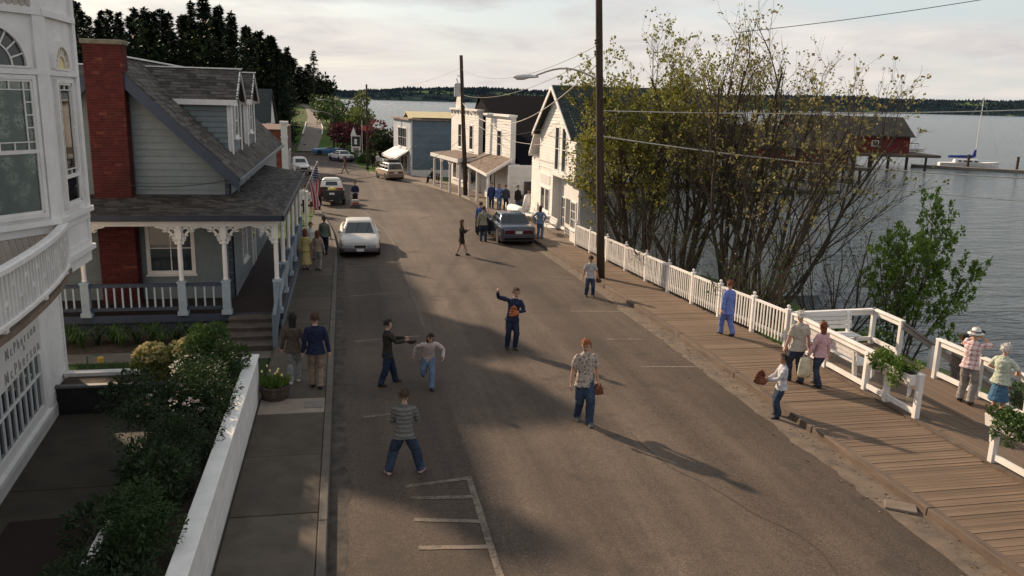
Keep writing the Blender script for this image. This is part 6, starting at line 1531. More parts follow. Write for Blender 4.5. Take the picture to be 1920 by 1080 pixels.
t = thing('motor_boat', 'small white motor boat with dark canopy lifted beside the pier', 'boat', (100.5, 133.5, -.62), R(-15)); t.scale = (.7, .7, .7)
q = MB(); rg = []
for x, w, k in ((-2.6, 1.0, .9), (0, 1.1, .95), (1.8, .75, 1.05), (2.8, .05, 1.15)): rg.append([(x, -w, k), (x, -w*.7, .1), (x, w*.7, .1), (x, w, k)])
q.loft(rg); q.build('hull', WHITE2, t)
q = MB(); q.box(-1.2, .8, -.8, .8, 2.2, 2.32)
for x in (-1.1, .7):
    for y in (-.75, .75): q.tube([(x, y, .9), (x, y, 2.2)], .04, 5)
q.build('canopy', mat('navy_canvas', (.03, .035, .06), .8, .2, 3), t)
# ------------------------------------------------------------------ vehicles (x forward, y left, z up in local space)
TYRE = mat('tyre', (.02, .02, .02), .9, .2, 9); RIM = mat('wheel_rim', (.42, .42, .43), .35, .1, 5, metal=.8)
RED_L = mat('tail_light', (.07, .005, .012), .25, .1, 5); HEAD_L = mat('head_light', (.30, .32, .33), .12, .1, 5, spec=.8); PLATE = mat('licence_plate', (.62, .62, .60), .6, .15, 30)
DKTRIM = mat('dark_trim', (.03, .028, .03), .6, .2, 6)
def paint(name, c, rough=.3, metal=.0): return mat(name, c, rough, .05, 1.2, spec=.6, metal=metal, stain=.25, stain_col=tuple(x*.8 for x in c))
def wheel_mesh():
    t = MB(); t.lathe([(.20, -.095), (.30, -.10), (.325, -.07), (.325, .07), (.30, .10), (.20, .095)], n=20); t.xf(Matrix.Rotation(R(90), 4, 'X'))
    r_ = MB(); r_.lathe([(.02, .085), (.06, .09), (.10, .075), (.17, .07), (.205, .095), (.21, .06), (.21, -.09), (.02, -.09)], n=16); r_.xf(Matrix.Rotation(R(90), 4, 'X'))
    return t.mesh('tyre', TYRE), r_.mesh('rim', RIM)
WT, WR = wheel_mesh()
def pane_on(quad, inset, n_off=.006, m=None):
    A, B, C_, D = [Vector(p) for p in quad]
    def bl(u, v): return A.lerp(B, u).lerp(D.lerp(C_, u), v)
    i = inset; P = [bl(i, i), bl(1-i, i), bl(1-i, 1-i), bl(i, 1-i)]; n = (B-A).cross(D-A).normalized()
    return P, n
def car(label, loc, rz, body_m, st, cabin, wheels, name='parked_car', cat='car', glass=None, doors=2, lower_m=None, lower_z=.38, front=True, open_door=False, roof_m=None, wr=1.0):
    """st: stations (x, half width, z bottom, z shoulder, z deck, half width at deck); cabin: (xb0, xb1, wb, zb, xt0, xt1, wt, zt)"""
    t = thing(name, label, cat, loc, rz); q = MB(); rg = []
    for x, w, z0, zs, zd, wd in st:
        rg.append([(x, -w*.93, z0), (x, -w, lerp(z0, zs, .45)), (x, -w*.985, zs), (x, -wd, zd), (x, -wd*.5, zd+.025), (x, wd*.5, zd+.025), (x, wd, zd), (x, w*.985, zs), (x, w, lerp(z0, zs, .45)), (x, w*.93, z0)])
    q.loft(rg); body = q.build('body', body_m, t); bevel(body, .03, 2)
    for p in body.data.polygons: p.use_smooth = True
    if lower_m:
        q = MB(); rg = []
        for x, w, z0, zs, zd, wd in st: rg.append([(x, -w*.94-.006, z0-.01), (x, -w-.010, lerp(z0, zs, .40)), (x, w+.010, lerp(z0, zs, .40)), (x, w*.94+.006, z0-.01)])
        q.loft(rg); q.build('sill_trim', lower_m, body)
    xb0, xb1, wb, zb, xt0, xt1, wt, zt = cabin
    Bs = [Vector((xb0, -wb, zb)), Vector((xb1, -wb, zb)), Vector((xb1, wb, zb)), Vector((xb0, wb, zb))]; Ts = [Vector((xt0, -wt, zt)), Vector((xt1, -wt, zt)), Vector((xt1, wt, zt)), Vector((xt0, wt, zt))]
    q = MB(); mid = [a.lerp(b_, .55)+Vector((0, (.02 if a.y > 0 else -.02), 0)) for a, b_ in zip(Bs, Ts)]
    top2 = [Vector((lerp(v.x, (xt0+xt1)/2, .12), v.y*.8, zt+.055)) for v in Ts]
    q.loft([Bs, mid, Ts, top2]); cb = q.build('cabin', roof_m or body_m, t); bevel(cb, .035, 2)
    for p in cb.data.polygons: p.use_smooth = True
    G = glass or GLASSC
    def pane(nm, quad, ins):
        P, n = pane_on(quad, ins); q = MB(); q.prism([p-n*.02 for p in P], n*.035); return q.build(nm, G, t)
    pane('windshield', (Bs[1], Bs[2], Ts[2], Ts[1]), .07); pane('rear_window', (Bs[3], Bs[0], Ts[0], Ts[3]), .07)
    for s, (b0, b1, t0, t1) in ((-1, (Bs[0], Bs[1], Ts[0], Ts[1])), (1, (Bs[2], Bs[3], Ts[2], Ts[3]))):
        for k in range(doors):
            u0, u1 = k/doors, (k+1)/doors; pane('side_window', (b0.lerp(b1, u0), b0.lerp(b1, u1), t0.lerp(t1, u1), t0.lerp(t1, u0)), .075)
    xs = [s_[0] for s_ in st]; xf, xr = max(xs), min(xs); wf = [s_ for s_ in st if s_[0] == xf][0]; wr_ = [s_ for s_ in st if s_[0] == xr][0]
    for (x, s) in wheels:
        w_ = pl([(s_[0], s_[1]) for s_ in st], x); o = objm('wheel', WT, t, (x, s*(w_-.085), .325*wr), None, (wr, 1, wr)); r_ = objm('rim', WR, o); 
        if s > 0: r_.rotation_euler = (0, 0, R(180))
        q = MB(); q.lathe([(.38*wr, -.02), (.385*wr, .016)], n=20); q.xf(Matrix.Translation((x, s*(w_-.012), .34*wr)) @ Matrix.Rotation(R(90), 4, 'X')); q.build('wheel_arch', BLACK, t)
    # lights, bumpers, plates, mirrors
    for s in (-1, 1):
        q = MB(); q.box(xf-.10, xf+.03, s*wf[1]*.68-.20, s*wf[1]*.68+.20, wf[3]-.17, wf[3]-.03); bevel(q.build('headlight', HEAD_L, t), .015, 1)
        q = MB(); q.box(xr-.012, xr+.10, s*wr_[1]*.58-.24, s*wr_[1]*.58+.24, wr_[3]-.20, wr_[3]-.03); bevel(q.build('tail_light', RED_L, t), .012, 1)
        q = MB(); q.ball((xb1-.18, s*(wb+.12), zb+.07), .085, 6, sx=.6, sy=1.1, sz=.8); q.build('mirror', body_m, t)
    q = MB(); q.box(xf-.12, xf+.07, -wf[1]*.97, wf[1]*.97, wf[2]-.04, wf[2]+.12); bevel(q.build('front_bumper', lower_m or DKTRIM, t), .03, 2)
    q = MB(); q.box(xr-.07, xr+.12, -wr_[1]*.97, wr_[1]*.97, wr_[2]+.10, wr_[2]+.28); bevel(q.build('rear_bumper', lower_m or DKTRIM, t), .03, 2)
    q = MB(); q.box(xf+.05, xf+.082, -.16, .16, wf[2]-.01, wf[2]+.11); q.build('front_plate', PLATE, t)
    q = MB(); q.box(xr-.03, xr-.013, -.17, .17, wr_[3]-.20, wr_[3]-.07); q.build('rear_plate', PLATE, t)
    q = MB(); q.box(xf-.05, xf+.008, -wf[1]*.34, wf[1]*.34, wf[3]-.17, wf[3]-.05); q.build('grille', DKTRIM, t)
    for s in (-1, 1):
        for k in range(doors): q = MB(); x = lerp(xb0, xb1, (k+.25)/doors); w_ = pl([(s_[0], s_[1]) for s_ in st], x); q.box(x-.08, x+.08, s*w_-.012, s*w_+.012, zb-.14, zb-.10); q.build('door_handle', DKTRIM, t)
    if open_door:
        q = MB(); q.box(-1.0, 0, -.03, .03, .28, .88); dr = q.build('open_door', body_m, t, loc=(xb1-.35, wb+.10, 0)); dr.rotation_euler = (0, 0, R(-62))
        q = MB(); q.prism([(-.98, -.02, .88), (-.08, -.02, .88), (-.38, -.02, 1.30), (-.92, -.02, 1.30)], (0, .04, 0)); q.build('door_glass', G, dr)
    return t
SED = [(-2.4, .78, .30, .80, .90, .70), (-2.25, .86, .22, .86, .97, .74), (-1.2, .90, .20, .88, .98, .76), (0, .91, .20, .88, .97, .78), (1.1, .90, .20, .84, .93, .76), (2.0, .86, .22, .78, .85, .72), (2.32, .80, .30, .70, .76, .66), (2.40, .74, .36, .66, .70, .60)]
W4 = [(1.42, 1), (1.42, -1), (-1.38, 1), (-1.38, -1)]
WC = paint('cream_white_paint', (.50, .465, .43))
car('rounded white sedan parked facing the camera by the left sidewalk', (.62, 39.0, road_z(.6, 39)), R(-90), WC, SED, (-1.75, 1.15, .77, .93, -.95, .35, .58, 1.36), W4, lower_m=paint('lilac_trim', (.10, .075, .09)))
BOX = [(-2.55, .80, .32, .84, .92, .74), (-2.45, .88, .24, .88, .98, .80), (-1.2, .90, .22, .90, 1.0, .80), (0, .91, .22, .90, .98, .80), (1.1, .90, .22, .88, .96, .80), (2.3, .87, .24, .80, .88, .78), (2.5, .80, .34, .76, .82, .72)]
W4b = [(1.5, 1), (1.5, -1), (-1.45, 1), (-1.45, -1)]
car('gunmetal blue sedan seen from behind with its driver door open', (8.42, 42.2, road_z(8.4, 42)), R(90), paint('silver_blue_paint', (.085, .095, .13), .2, .5), BOX, (-1.55, .95, .78, .96, -1.0, .25, .62, 1.40), W4b, lower_m=paint('dark_sill', (.05, .045, .06)), open_door=True)
WAG = [(-2.2, .80, .40, .92, 1.0, .76), (-2.12, .86, .32, .98, 1.08, .80), (0, .88, .30, .98, 1.08, .80), (1.0, .88, .30, .96, 1.04, .80), (2.0, .82, .34, .84, .92, .76), (2.15, .74, .42, .80, .86, .70)]
tw = car('tan and white station wagon with roof luggage parked beyond the shops', (4.35, 83.0, road_z(4.3, 83)), R(104), paint('tan_paint', (.46, .36, .27)), WAG, (-2.05, 1.0, .78, 1.05, -1.85, .35, .66, 1.66), W4, lower_m=paint('tan_lower', (.20, .15, .12)), roof_m=paint('white_roof', (.60, .57, .53)), doors=3)
q = MB(); q.box(-1.5, .1, -.55, .55, 1.74, 2.0); bevel(q.build('roof_luggage', mat('dark_luggage', (.035, .03, .03), .8, .3, 5), tw), .06, 2)
car('small white and dark blue sedan stopped at the far crossing', (-.45, 113.5, road_z(-.4, 113)), R(112), paint('far_white_paint', (.55, .53, .50)), BOX, (-1.55, .95, .78, .96, -1.0, .25, .62, 1.40), W4b, lower_m=paint('indigo', (.045, .04, .10)))
# blue open-top car crossing at the end
tb = car('bright blue open-top car crossing the street at the far end', (-2.0, 126, road_z(-2, 126)), R(180), paint('bright_blue_paint', (.035, .13, .26)), BOX, (-.5, .7, .66, .96, -.15, .1, .55, 1.12), W4b, doors=1, roof_m=mat('tan_seat', (.30, .26, .22), .8, .2, 4))
# pickups
def pickup(label, loc, rz, cab_m, bed_m, old=False, rear_view=True):
    t = thing('pickup_truck', label, 'truck', loc, rz)
    q = MB(); q.box(-2.5, 2.35, -.42, .42, .42, .58); q.build('chassis', BLACK, t)
    q = MB(); rg = []
    for x, w, z0, zd in ((.25, .80, .55, 1.12), (.9, .80, .55, 1.12), (1.6, .70, .6, 1.08), (2.25, .52, .62, 1.0), (2.4, .36, .66, .86)): rg.append([(x, -w, z0), (x, -w, zd-.1), (x, -w*.7, zd), (x, w*.7, zd), (x, w, zd-.1), (x, w, z0)])
    q.loft(rg); o = bevel(q.build('bonnet', cab_m if not old else bed_m, t), .05, 2)
    q = MB(); Bs = [Vector((-.65, -.78, .55)), Vector((.75, -.78, .55)), Vector((.75, .78, .55)), Vector((-.65, .78, .55))]; M1 = [Vector((v.x, v.y, 1.15)) for v in Bs]; Ts = [Vector((-.50, -.64, 1.62)), Vector((.35, -.64, 1.62)), Vector((.35, .64, 1.62)), Vector((-.50, .64, 1.62))]; T2 = [Vector((v.x*.8, v.y*.72, 1.76)) for v in Ts]
    q.loft([Bs, M1, Ts, T2]); cb = bevel(q.build('cab', cab_m, t), .09, 3)
    for p in cb.data.polygons: p.use_smooth = True
    for nm, qd in (('windshield', (M1[1], M1[2], Ts[2], Ts[1])), ('rear_window', (M1[3], M1[0], Ts[0], Ts[3])), ('side_window', (M1[0], M1[1], Ts[1], Ts[0])), ('side_window', (M1[2], M1[3], Ts[3], Ts[2]))):
        P, n = pane_on(qd, .14 if nm != 'rear_window' else .22); q = MB(); q.prism([p-n*.02 for p in P], n*.04); q.build(nm, GLASSC, t)
    q = MB(); q.box(-2.55, -.72, -.82, .82, .62, .70); bd = q.build('bed', bed_m, t)
    for a in ((-2.55, -.72, -.84, -.78), (-2.55, -.72, .78, .84), (-.78, -.72, -.78, .78), (-2.57, -2.50, -.78, .78)): q = MB(); q.box(*a, .70, 1.12); q.build('bed_side', bed_m, bd)
    for x in (1.45, -1.6):
        for s in (-1, 1):
            o = objm('wheel', WT, t, (x, s*.80, .36), None, (1.1, 1, 1.1)); r_ = objm('rim', WR, o)
            if s > 0: r_.rotation_euler = (0, 0, R(180))
            q = MB(); n = 10; rg = []
            for k in range(n+1): a = math.pi*k/n; rg.append([(x+.46*math.cos(a), s*.70, .38+.46*math.sin(a)), (x+.46*math.cos(a), s*.94, .36+.42*math.sin(a)), (x+.40*math.cos(a), s*.94, .34+.38*math.sin(a)), (x+.40*math.cos(a), s*.70, .34+.40*math.sin(a))])
            q.loft(rg); q.build('fender', bed_m, t, smooth=True)
    for s in (-1, 1):
        q = MB(); q.ball((2.3, s*.56, .86), .12, 8); q.build('headlight', HEAD_L, t)
        q = MB(); q.box(-2.60, -2.56, s*.68-.06, s*.68+.06, .74, .88); q.build('tail_light', RED_L, t)
    q = MB(); q.box(-2.72, -2.62, -.85, .85, .48, .62); q.build('rear_bumper', CHROME if not old else DKTRIM, t); q = MB(); q.box(2.42, 2.52, -.85, .85, .48, .62); q.build('front_bumper', CHROME, t)
    q = MB(); q.box(-2.60, -2.575, -.17, .17, .82, .95); q.build('rear_plate', PLATE, t); q = MB(); q.box(2.36, 2.41, -.34, .34, .66, .84); q.build('grille', DKTRIM, t)
    return t
TR = (-.92, 60.6, road_z(-.9, 60.6))
pickup('old dark pickup with rounded white cab, loaded with barrels, seen from behind', TR, R(91), paint('white_cab', (.66, .63, .58)), paint('black_truck', (.02, .018, .022), .4), True)
for lb, x, y, m, r_, h in (('red drum in the right of the old pickup bed', -.32, 59.0, (.20, .03, .025), .22, .50), ('dark drum in the left of the old pickup bed', -1.45, 59.0, (.03, .025, .03), .24, .56), ('yellow sack heap in the middle of the old pickup bed', -.85, 59.2, (.40, .34, .05), .32, .48)):
    q = MB(); q.lathe([(.02, 0), (r_*.95, .0), (r_, .05), (r_*.97, h*.33), (r_, h*.36), (r_*.97, h*.64), (r_, h*.67), (r_*.8 if 'sack' in lb else r_*.96, h*.95), (r_*.3 if 'sack' in lb else r_*.9, h), (.02, h*1.02)], n=12)
    tag(q.build('sack_heap' if 'sack' in lb else 'drum', mat('load_%d' % int(r_*100), m, .7, .25, 5), loc=(x, y, TR[2]+.705)), lb, 'sack' if 'sack' in lb else 'drum')
pickup('white pickup facing the camera beyond the porch roof', (-4.55, 88.8, road_z(-4.5, 88)), R(-76), paint('plain_white_paint', (.62, .61, .58)), paint('plain_white_bed', (.60, .59, .56)))
# ------------------------------------------------------------------ people (local: x right, y forward, z up)
SKIN = mat('skin', (.44, .26, .185), .6, .08, 12); SKIN_D = mat('skin_tanned', (.34, .18, .12), .6, .08, 12)
EYE = mat('eye_dark', (.02, .015, .012), .3, .1, 9); LIP = mat('lip', (.28, .10, .085), .6, .1, 9)
def cloth(name, c, var=.2, scale=9, **kw): return mat(name, c, .92, var, scale, bump=.6, bscale=18, spec=.15, **kw)
DENIM = cloth('denim', (.034, .048, .078), .45, 5); DENIM_D = cloth('dark_denim', (.018, .026, .05), .35, 5); DENIM_L = cloth('light_denim', (.105, .15, .22), .3, 5)
NAVY = cloth('navy_wool', (.018, .022, .05)); KHAKI = cloth('khaki_cotton', (.22, .165, .125)); GREYT = cloth('grey_trouser', (.24, .22, .21)); BLACKC = cloth('black_cloth', (.016, .015, .017))
SHOE = mat('dark_shoe', (.025, .02, .018), .6, .3, 9); SHOE_W = mat('white_shoe', (.58, .56, .53), .6, .15, 9); SHOE_R = mat('red_white_shoe', (.30, .08, .07), .6, .2, 7, col2=(.55, .5, .48))
HAIR = {k: mat('hair_'+k, c, .75, .35, 18, bump=.5, bscale=40) for k, c in dict(black=(.018, .014, .012), brown=(.065, .035, .02), auburn=(.15, .05, .022), red=(.26, .085, .03), white=(.55, .52, .48), grey=(.36, .33, .30)).items()}
def pat_mat(name, fn):
    def f(nt, N, L, b):
        tc = N.new('ShaderNodeTexCoord'); L.new(fn(N, L, tc.outputs['Object']), b.inputs['Base Color']); b.inputs['Roughness'].default_value = .9; b.inputs['Specular IOR Level'].default_value = .15
    return tri_mat(name, f)
def _floral(N, L, v):
    vo = N.new('ShaderNodeTexVoronoi'); vo.inputs['Scale'].default_value = 13; L.new(v, vo.inputs['Vector']); n = nd_noise(N, L, v, 30, 3)
    return nd_mix(N, L, nd_ramp(N, L, vo.outputs['Distance'], [(.26, 1.0), (.38, 0.0)]), (.36, .31, .26), nd_ramp(N, L, n.outputs['Fac'], [(.35, (.07, .065, .07)), (.65, (.22, .14, .12))]))
FLORAL = pat_mat('floral_shirt', _floral)
def _stripe(N, L, v):
    sp = N.new('ShaderNodeSeparateXYZ'); L.new(v, sp.inputs[0]); w = nd_noise(N, L, v, 4, 3)
    m = N.new('ShaderNodeMath'); m.operation = 'MULTIPLY_ADD'; L.new(w.outputs['Fac'], m.inputs[0]); m.inputs[1].default_value = .05; L.new(sp.outputs[2], m.inputs[2])
    s = N.new('ShaderNodeMath'); s.operation = 'MULTIPLY'; L.new(m.outputs[0], s.inputs[0]); s.inputs[1].default_value = 85
    k = N.new('ShaderNodeMath'); k.operation = 'SINE'; L.new(s.outputs[0], k.inputs[0])
    a = N.new('ShaderNodeMath'); a.operation = 'MULTIPLY_ADD'; L.new(k.outputs[0], a.inputs[0]); a.inputs[1].default_value = .5; a.inputs[2].default_value = .5
    return nd_ramp(N, L, a.outputs[0], [(.3, (.095, .092, .086)), (.7, (.15, .146, .138))])
STRIPE = pat_mat('grey_striped_knit', _stripe)
def _plaid(N, L, v):
    out = None
    for ax, f, c in ((0, 60, 0), (2, 55, 0)):
        sp = N.new('ShaderNodeSeparateXYZ'); L.new(v, sp.inputs[0]); s = N.new('ShaderNodeMath'); s.operation = 'MULTIPLY'; L.new(sp.outputs[ax], s.inputs[0]); s.inputs[1].default_value = f
        k = N.new('ShaderNodeMath'); k.operation = 'SINE'; L.new(s.outputs[0], k.inputs[0]); r_ = nd_ramp(N, L, k.outputs[0], [(.2, (.62, .52, .50)), (.7, (.36, .17, .19))])
        out = r_ if out is None else nd_mix(N, L, .5, out, r_)
    return out
PLAID = pat_mat('pink_plaid', _plaid)

def ik(a, b_, l1, l2, pole):
    d = b_-a; L_ = d.length
    if L_ > (l1+l2)*.999: b_ = a+d*((l1+l2)*.999/L_); d = b_-a; L_ = d.length
    x = (l1*l1-l2*l2+L_*L_)/(2*L_); h = math.sqrt(max(0, l1*l1-x*x)); dn = d.normalized(); p = pole-dn*pole.dot(dn)
    if p.length < 1e-4: p = dn.orthogonal()
    return a+dn*x+p.normalized()*h, b_
def person(label, loc, face, H, top, bottom, shoe=SHOE, hair='brown', hstyle='short', skin=SKIN, feet=None, hands=None, lean=0, tilt=0, drop=0, pel=(0, 0), head=(0, 0), sleeve='long', fem=False, skirt=None, coat=.0, baggy=1.0, vox=.014, hem=.47, hat=None, knee=None, elbow=None, inner=None, seat=None, cat='person', sock=None):
    """feet/hands: {'L':(x,y,z),'R':...} in units of height; face: heading of the person (0 = +Y, positive to +X)"""
    F_ = {'L': (-.058, 0, 0), 'R': (.058, 0, 0)}; F_.update(feet or {})
    Hd = {'L': (-.165, .03, .455), 'R': (.165, .03, .455)}; Hd.update(hands or {})
    KN = {'L': (-.1, 1, 0), 'R': (.1, 1, 0)}; KN.update(knee or {}); EL = {'L': (-.5, -1, -.1), 'R': (.5, -1, -.1)}; EL.update(elbow or {})
    mats = [skin, top, bottom, shoe, EYE, LIP, inner or top, sock or skin]; q = MB(); V = lambda a: Vector((a[0], a[1], a[2] if len(a) > 2 else 0))*H
    up = Matrix.Rotation(R(tilt), 3, 'Y') @ Matrix.Rotation(R(-lean), 3, 'X') @ Vector((0, 0, 1)); rt = Matrix.Rotation(R(tilt), 3, 'Y') @ Vector((1, 0, 0)); fw = up.cross(rt)
    P = Vector((pel[0], pel[1], (.505-drop)))*H
    def ring(c, rx, ry, r_=rt, f=fw, n=16): return [c+r_*rx*H*math.cos(2*math.pi*k/n)+f*ry*H*math.sin(2*math.pi*k/n) for k in range(n)]
    sw = .112 if not fem else .096
    # trousers seat
    q.loft([ring(P-up*.035*H, .052, .045), ring(P, .088, .063), ring(P+up*.05*H, .086 if fem else .080, .060), ring(P+up*.10*H, .070, .050)], 2)
    # shirt
    hz = (hem-.505)
    coat += .04; baggy *= 1.06; cw = 1+coat
    wst = .068 if fem else .078
    rgs = [ring(P+up*hz*H, (.110+.006*coat*5)*cw, .080*cw), ring(P+up*(hz+.05)*H, .096*cw, .070*cw), ring(P+up*.11*H, wst*cw*1.04, .056*cw), ring(P+up*.20*H, .088*cw, .064*cw), ring(P+up*.27*H, (sw-.012)*1.0*cw, .062*cw), ring(P+up*.308*H, (sw-.026), .052), ring(P+up*.328*H, .055, .045), ring(P+up*.342*H, .038, .038)]
    q.loft(rgs, 1)
    if fem: 
        for s in (-1, 1): q.ball(P+up*.225*H+rt*s*.042*H+fw*.045*H, .036*H, 8, 1)
    nb = P+up*.330*H
    # head
    hy, hp = R(head[0]), R(head[1]); hr = Matrix.Rotation(-hy, 3, 'Z') @ Vector((1, 0, 0)); hf0 = Matrix.Rotation(-hy, 3, 'Z') @ Vector((0, 1, 0)); hu = (Vector((0, 0, 1))*math.cos(hp)+hf0*math.sin(hp)).normalized(); hf = hu.cross(hr)
    hc = nb+up*.030*H+hu*.070*H+hf*.010*H
    q.tube([nb-up*.03*H, nb+up*.02*H, hc-hu*.03*H], [.033*H, .030*H, .030*H], 10, 0)
    def hring(z, rx, ry, off): return [hc+hu*z*H+hr*rx*H*math.cos(2*math.pi*k/14)+hf*(ry*math.sin(2*math.pi*k/14)+off)*H for k in range(14)]
    q.loft([hring(-.066, .016, .016, .020), hring(-.056, .028, .034, .014), hring(-.035, .038, .046, .006), hring(-.005, .043, .052, 0), hring(.025, .044, .054, -.002), hring(.048, .036, .045, -.004), hring(.062, .020, .026, -.004), hring(.067, .006, .008, -.004)], 0)
    q.loft([[hc+hu*a*H+hr*b_*H+hf*c*H for b_, c in ((-.007, .045), (.007, .045), (.004, d_), (-.004, d_))] for a, d_ in ((.012, .050), (-.008, .060), (-.020, .066), (-.026, .050))], 0)
    for s in (-1, 1): q.ball(hc+hr*s*.044*H-hu*.006*H-hf*.004*H, .013*H, 6, 0)
    # legs
    hip = {}
    ank = {}
    for k, s in (('L', -1), ('R', 1)):
        h = P+rt*s*.048*H-up*.01*H; f = V(F_[k]); a = f+Vector((0, 0, .045*H))
        kn, a = ik(h, a, .235*H, .235*H, Vector(KN[k])); hip[k] = h; ank[k] = a
        low = 0 if skirt else 2
        b = baggy
        if not skirt:
            q.tube([h+up*.03*H, h.lerp(kn, .3), h.lerp(kn, .75), kn, kn.lerp(a, .35), kn.lerp(a, .75), a+(a-kn).normalized()*.012*H], [.055*H, .056*H*b**.5, .046*H*b, .042*H*b, .041*H*b, .036*H*b, .037*H*b], 12, 2)
        else:
            q.tube([h, h.lerp(kn, .5), kn, kn.lerp(a, .35), kn.lerp(a, .8), a], [.052*H, .044*H, .034*H, .034*H, .022*H, .021*H], 10, 7)
        # shoe: heading follows foot offset of knee pole
        fd = Vector((KN[k][0]*.6, 1 if KN[k][1] > 0 else -1, 0)).normalized()
        if len(F_[k]) > 3: fd = Matrix.Rotation(-R(F_[k][3]), 3, 'Z') @ Vector((0, 1, 0))
        pit = Vector((0, 0, F_[k][4])) if len(F_[k]) > 4 else Vector((0, 0, 0)); fd = (fd+pit).normalized(); side = fd.cross(Vector((0, 0, 1))).normalized(); u2 = side.cross(fd)
        base = a-Vector((0, 0, .045*H))
        q.loft([[base+fd*y*H+side*w*H*c+u2*(z0+(z1-z0)*v)*H for c, v in ((-1, 0), (1, 0), (1, .5), (.6, 1), (-.6, 1), (-1, .5))] for y, w, z0, z1 in ((-.040, .016, .004, .040), (-.028, .024, 0, .058), (.02, .026, 0, .056), (.06, .029, 0, .036), (.092, .024, .002, .026), (.104, .012, .006, .018))], 3)
    if skirt:
        hemz, flare = skirt; c0 = (ank['L']+ank['R'])/2; cc = Vector((lerp(P.x, c0.x, .6), lerp(P.y, c0.y, .6), 0))
        q.loft([ring(Vector((cc.x, cc.y, hemz*H)), .085*flare, .075*flare, Vector((1, 0, 0)), Vector((0, 1, 0))), ring(P-up*.06*H, .094, .075), ring(P+up*.04*H, .086, .064), ring(P+up*.10*H, .070, .050)], 2)
    # arms
    hand_pts = {}
    for k, s in (('L', -1), ('R', 1)):
        sh = P+up*.292*H+rt*s*(sw-.004)*H; hd = V(Hd[k]); wr = hd
        e, wr = ik(sh, wr, .172*H, .150*H, Vector(EL[k])); sl = 1 if sleeve == 'long' else 0
        q.ball(sh-rt*s*.014*H-up*.006*H, .035*H*(1+coat*.5), 8, 1)
        q.tube([sh-rt*s*.01*H, sh.lerp(e, .5), e, e.lerp(wr, .4), wr], [.034*H*(1+coat*.5), .033*H*cw, .028*H*cw, .027*H*cw, .020*H*cw] if sl else [.030*H, .028*H, .024*H, .023*H, .017*H], 10, sl)
        if not sl: q.tube([sh-rt*s*.01*H, sh.lerp(e, .45), sh.lerp(e, .78)], [.035*H, .038*H, .041*H], 10, 1)
        hand_pts[k] = (e, wr)
    if inner: q.loft([ring(P+up*.25*H+fw*.030*H, .022, .030), ring(P+up*.32*H+fw*.012*H, .036, .034), ring(P+up*.345*H, .033, .034)], 6)
    # one continuous surface
    src = q.mesh('tmp', mats); bv = BVHTree.FromPolygons([Vector(v) for v in q.v], q.f)
    ob = bpy.data.objects.new('tmp', src); COL.objects.link(ob); md = ob.modifiers.new('r', 'REMESH'); md.mode = 'VOXEL'; md.voxel_size = vox; md.use_smooth_shade = True
    sm = ob.modifiers.new('s', 'SMOOTH'); sm.factor = .5; sm.iterations = 1 if vox < .016 else 0
    dg = bpy.context.evaluated_depsgraph_get(); me = bpy.data.meshes.new_from_object(ob.evaluated_get(dg)); bpy.data.objects.remove(ob)
    W = MB(); W.v = [tuple(v.co) for v in me.vertices]; W.f = [tuple(p.vertices) for p in me.polygons]
    for p in me.polygons:
        hit = bv.find_nearest(p.center); W.m.append(q.m[hit[2]] if hit[2] is not None else 0)
    clothv = bytearray(len(me.vertices))
    for f, mi in zip(W.f, W.m):
        if mi in (1, 2, 6): 
            for i in f: clothv[i] = 1
    for i, vt in enumerate(me.vertices):
        if clothv[i]:
            p = vt.co; k = .0060*mnoise.noise(Vector((p.x*9, p.y*9, p.z*15)))+.0045*mnoise.noise(Vector((p.x*22, p.y*22, p.z*30+H))); W.v[i] = tuple(p+vt.normal*k*H)
    bpy.data.meshes.remove(me); bpy.data.meshes.remove(src)
    # face
    for s in (-1, 1):
        W.ball(hc+hr*s*.018*H+hf*.0475*H+hu*.006*H, .0065*H, 5, 4); W.bar(hc+hr*s*.009*H+hf*.050*H+hu*.017*H, hc+hr*s*.028*H+hf*.046*H+hu*.018*H, .004*H, .004*H, 4)
    W.bar(hc-hr*.013*H+hf*.048*H-hu*.036*H, hc+hr*.013*H+hf*.048*H-hu*.036*H, .006*H, .006*H, 5)
    # hands: palm, four fingers of unequal length, thumb from the side of the palm
    for k, s in (('L', -1), ('R', 1)):
        e, wr = hand_pts[k]; d = (wr-e).normalized(); side = d.cross(Vector((0, 0, 1))); side = rt.copy()*s if side.length < .3 else side.normalized()
        inn = (Vector((-s, 0.3, 0))-d*d.dot(Vector((-s, .3, 0)))); inn = inn.normalized() if inn.length > .1 else d.orthogonal(); thumb = d.cross(inn)*(-s)
        if thumb.dot(fw) < 0: thumb = -thumb
        W.loft([[wr+d*y*H+thumb*a*w*H+inn*b_*.010*H for a, b_ in ((-1, -1), (1, -1), (1, 1), (-1, 1))] for y, w in ((-.008, .015), (.012, .020), (.045, .022), (.052, .020))], 0)
        for j, (o, ln) in enumerate(((-.0165, .036), (-.0055, .045), (.0055, .048), (.0165, .043))):
            b0 = wr+d*.048*H+thumb*o*H; b1 = b0+(d*.8+inn*.35).normalized()*ln*.5*H; b2 = b1+(d*.45+inn*.85).normalized()*ln*.5*H
            W.tube([b0, b1, b2], [.0056*H, .0052*H, .0042*H], 5, 0)
        b0 = wr+d*.014*H+thumb*.018*H; b1 = b0+(d*.7+thumb*.8).normalized()*.022*H; W.tube([b0, b1, b1+(d+inn*.4).normalized()*.020*H], [.0075*H, .0065*H, .005*H], 5, 0)
    root = thing('person', label, cat, loc, -R(face), 'people in the street')
    W.build('body', mats, root, smooth=True)
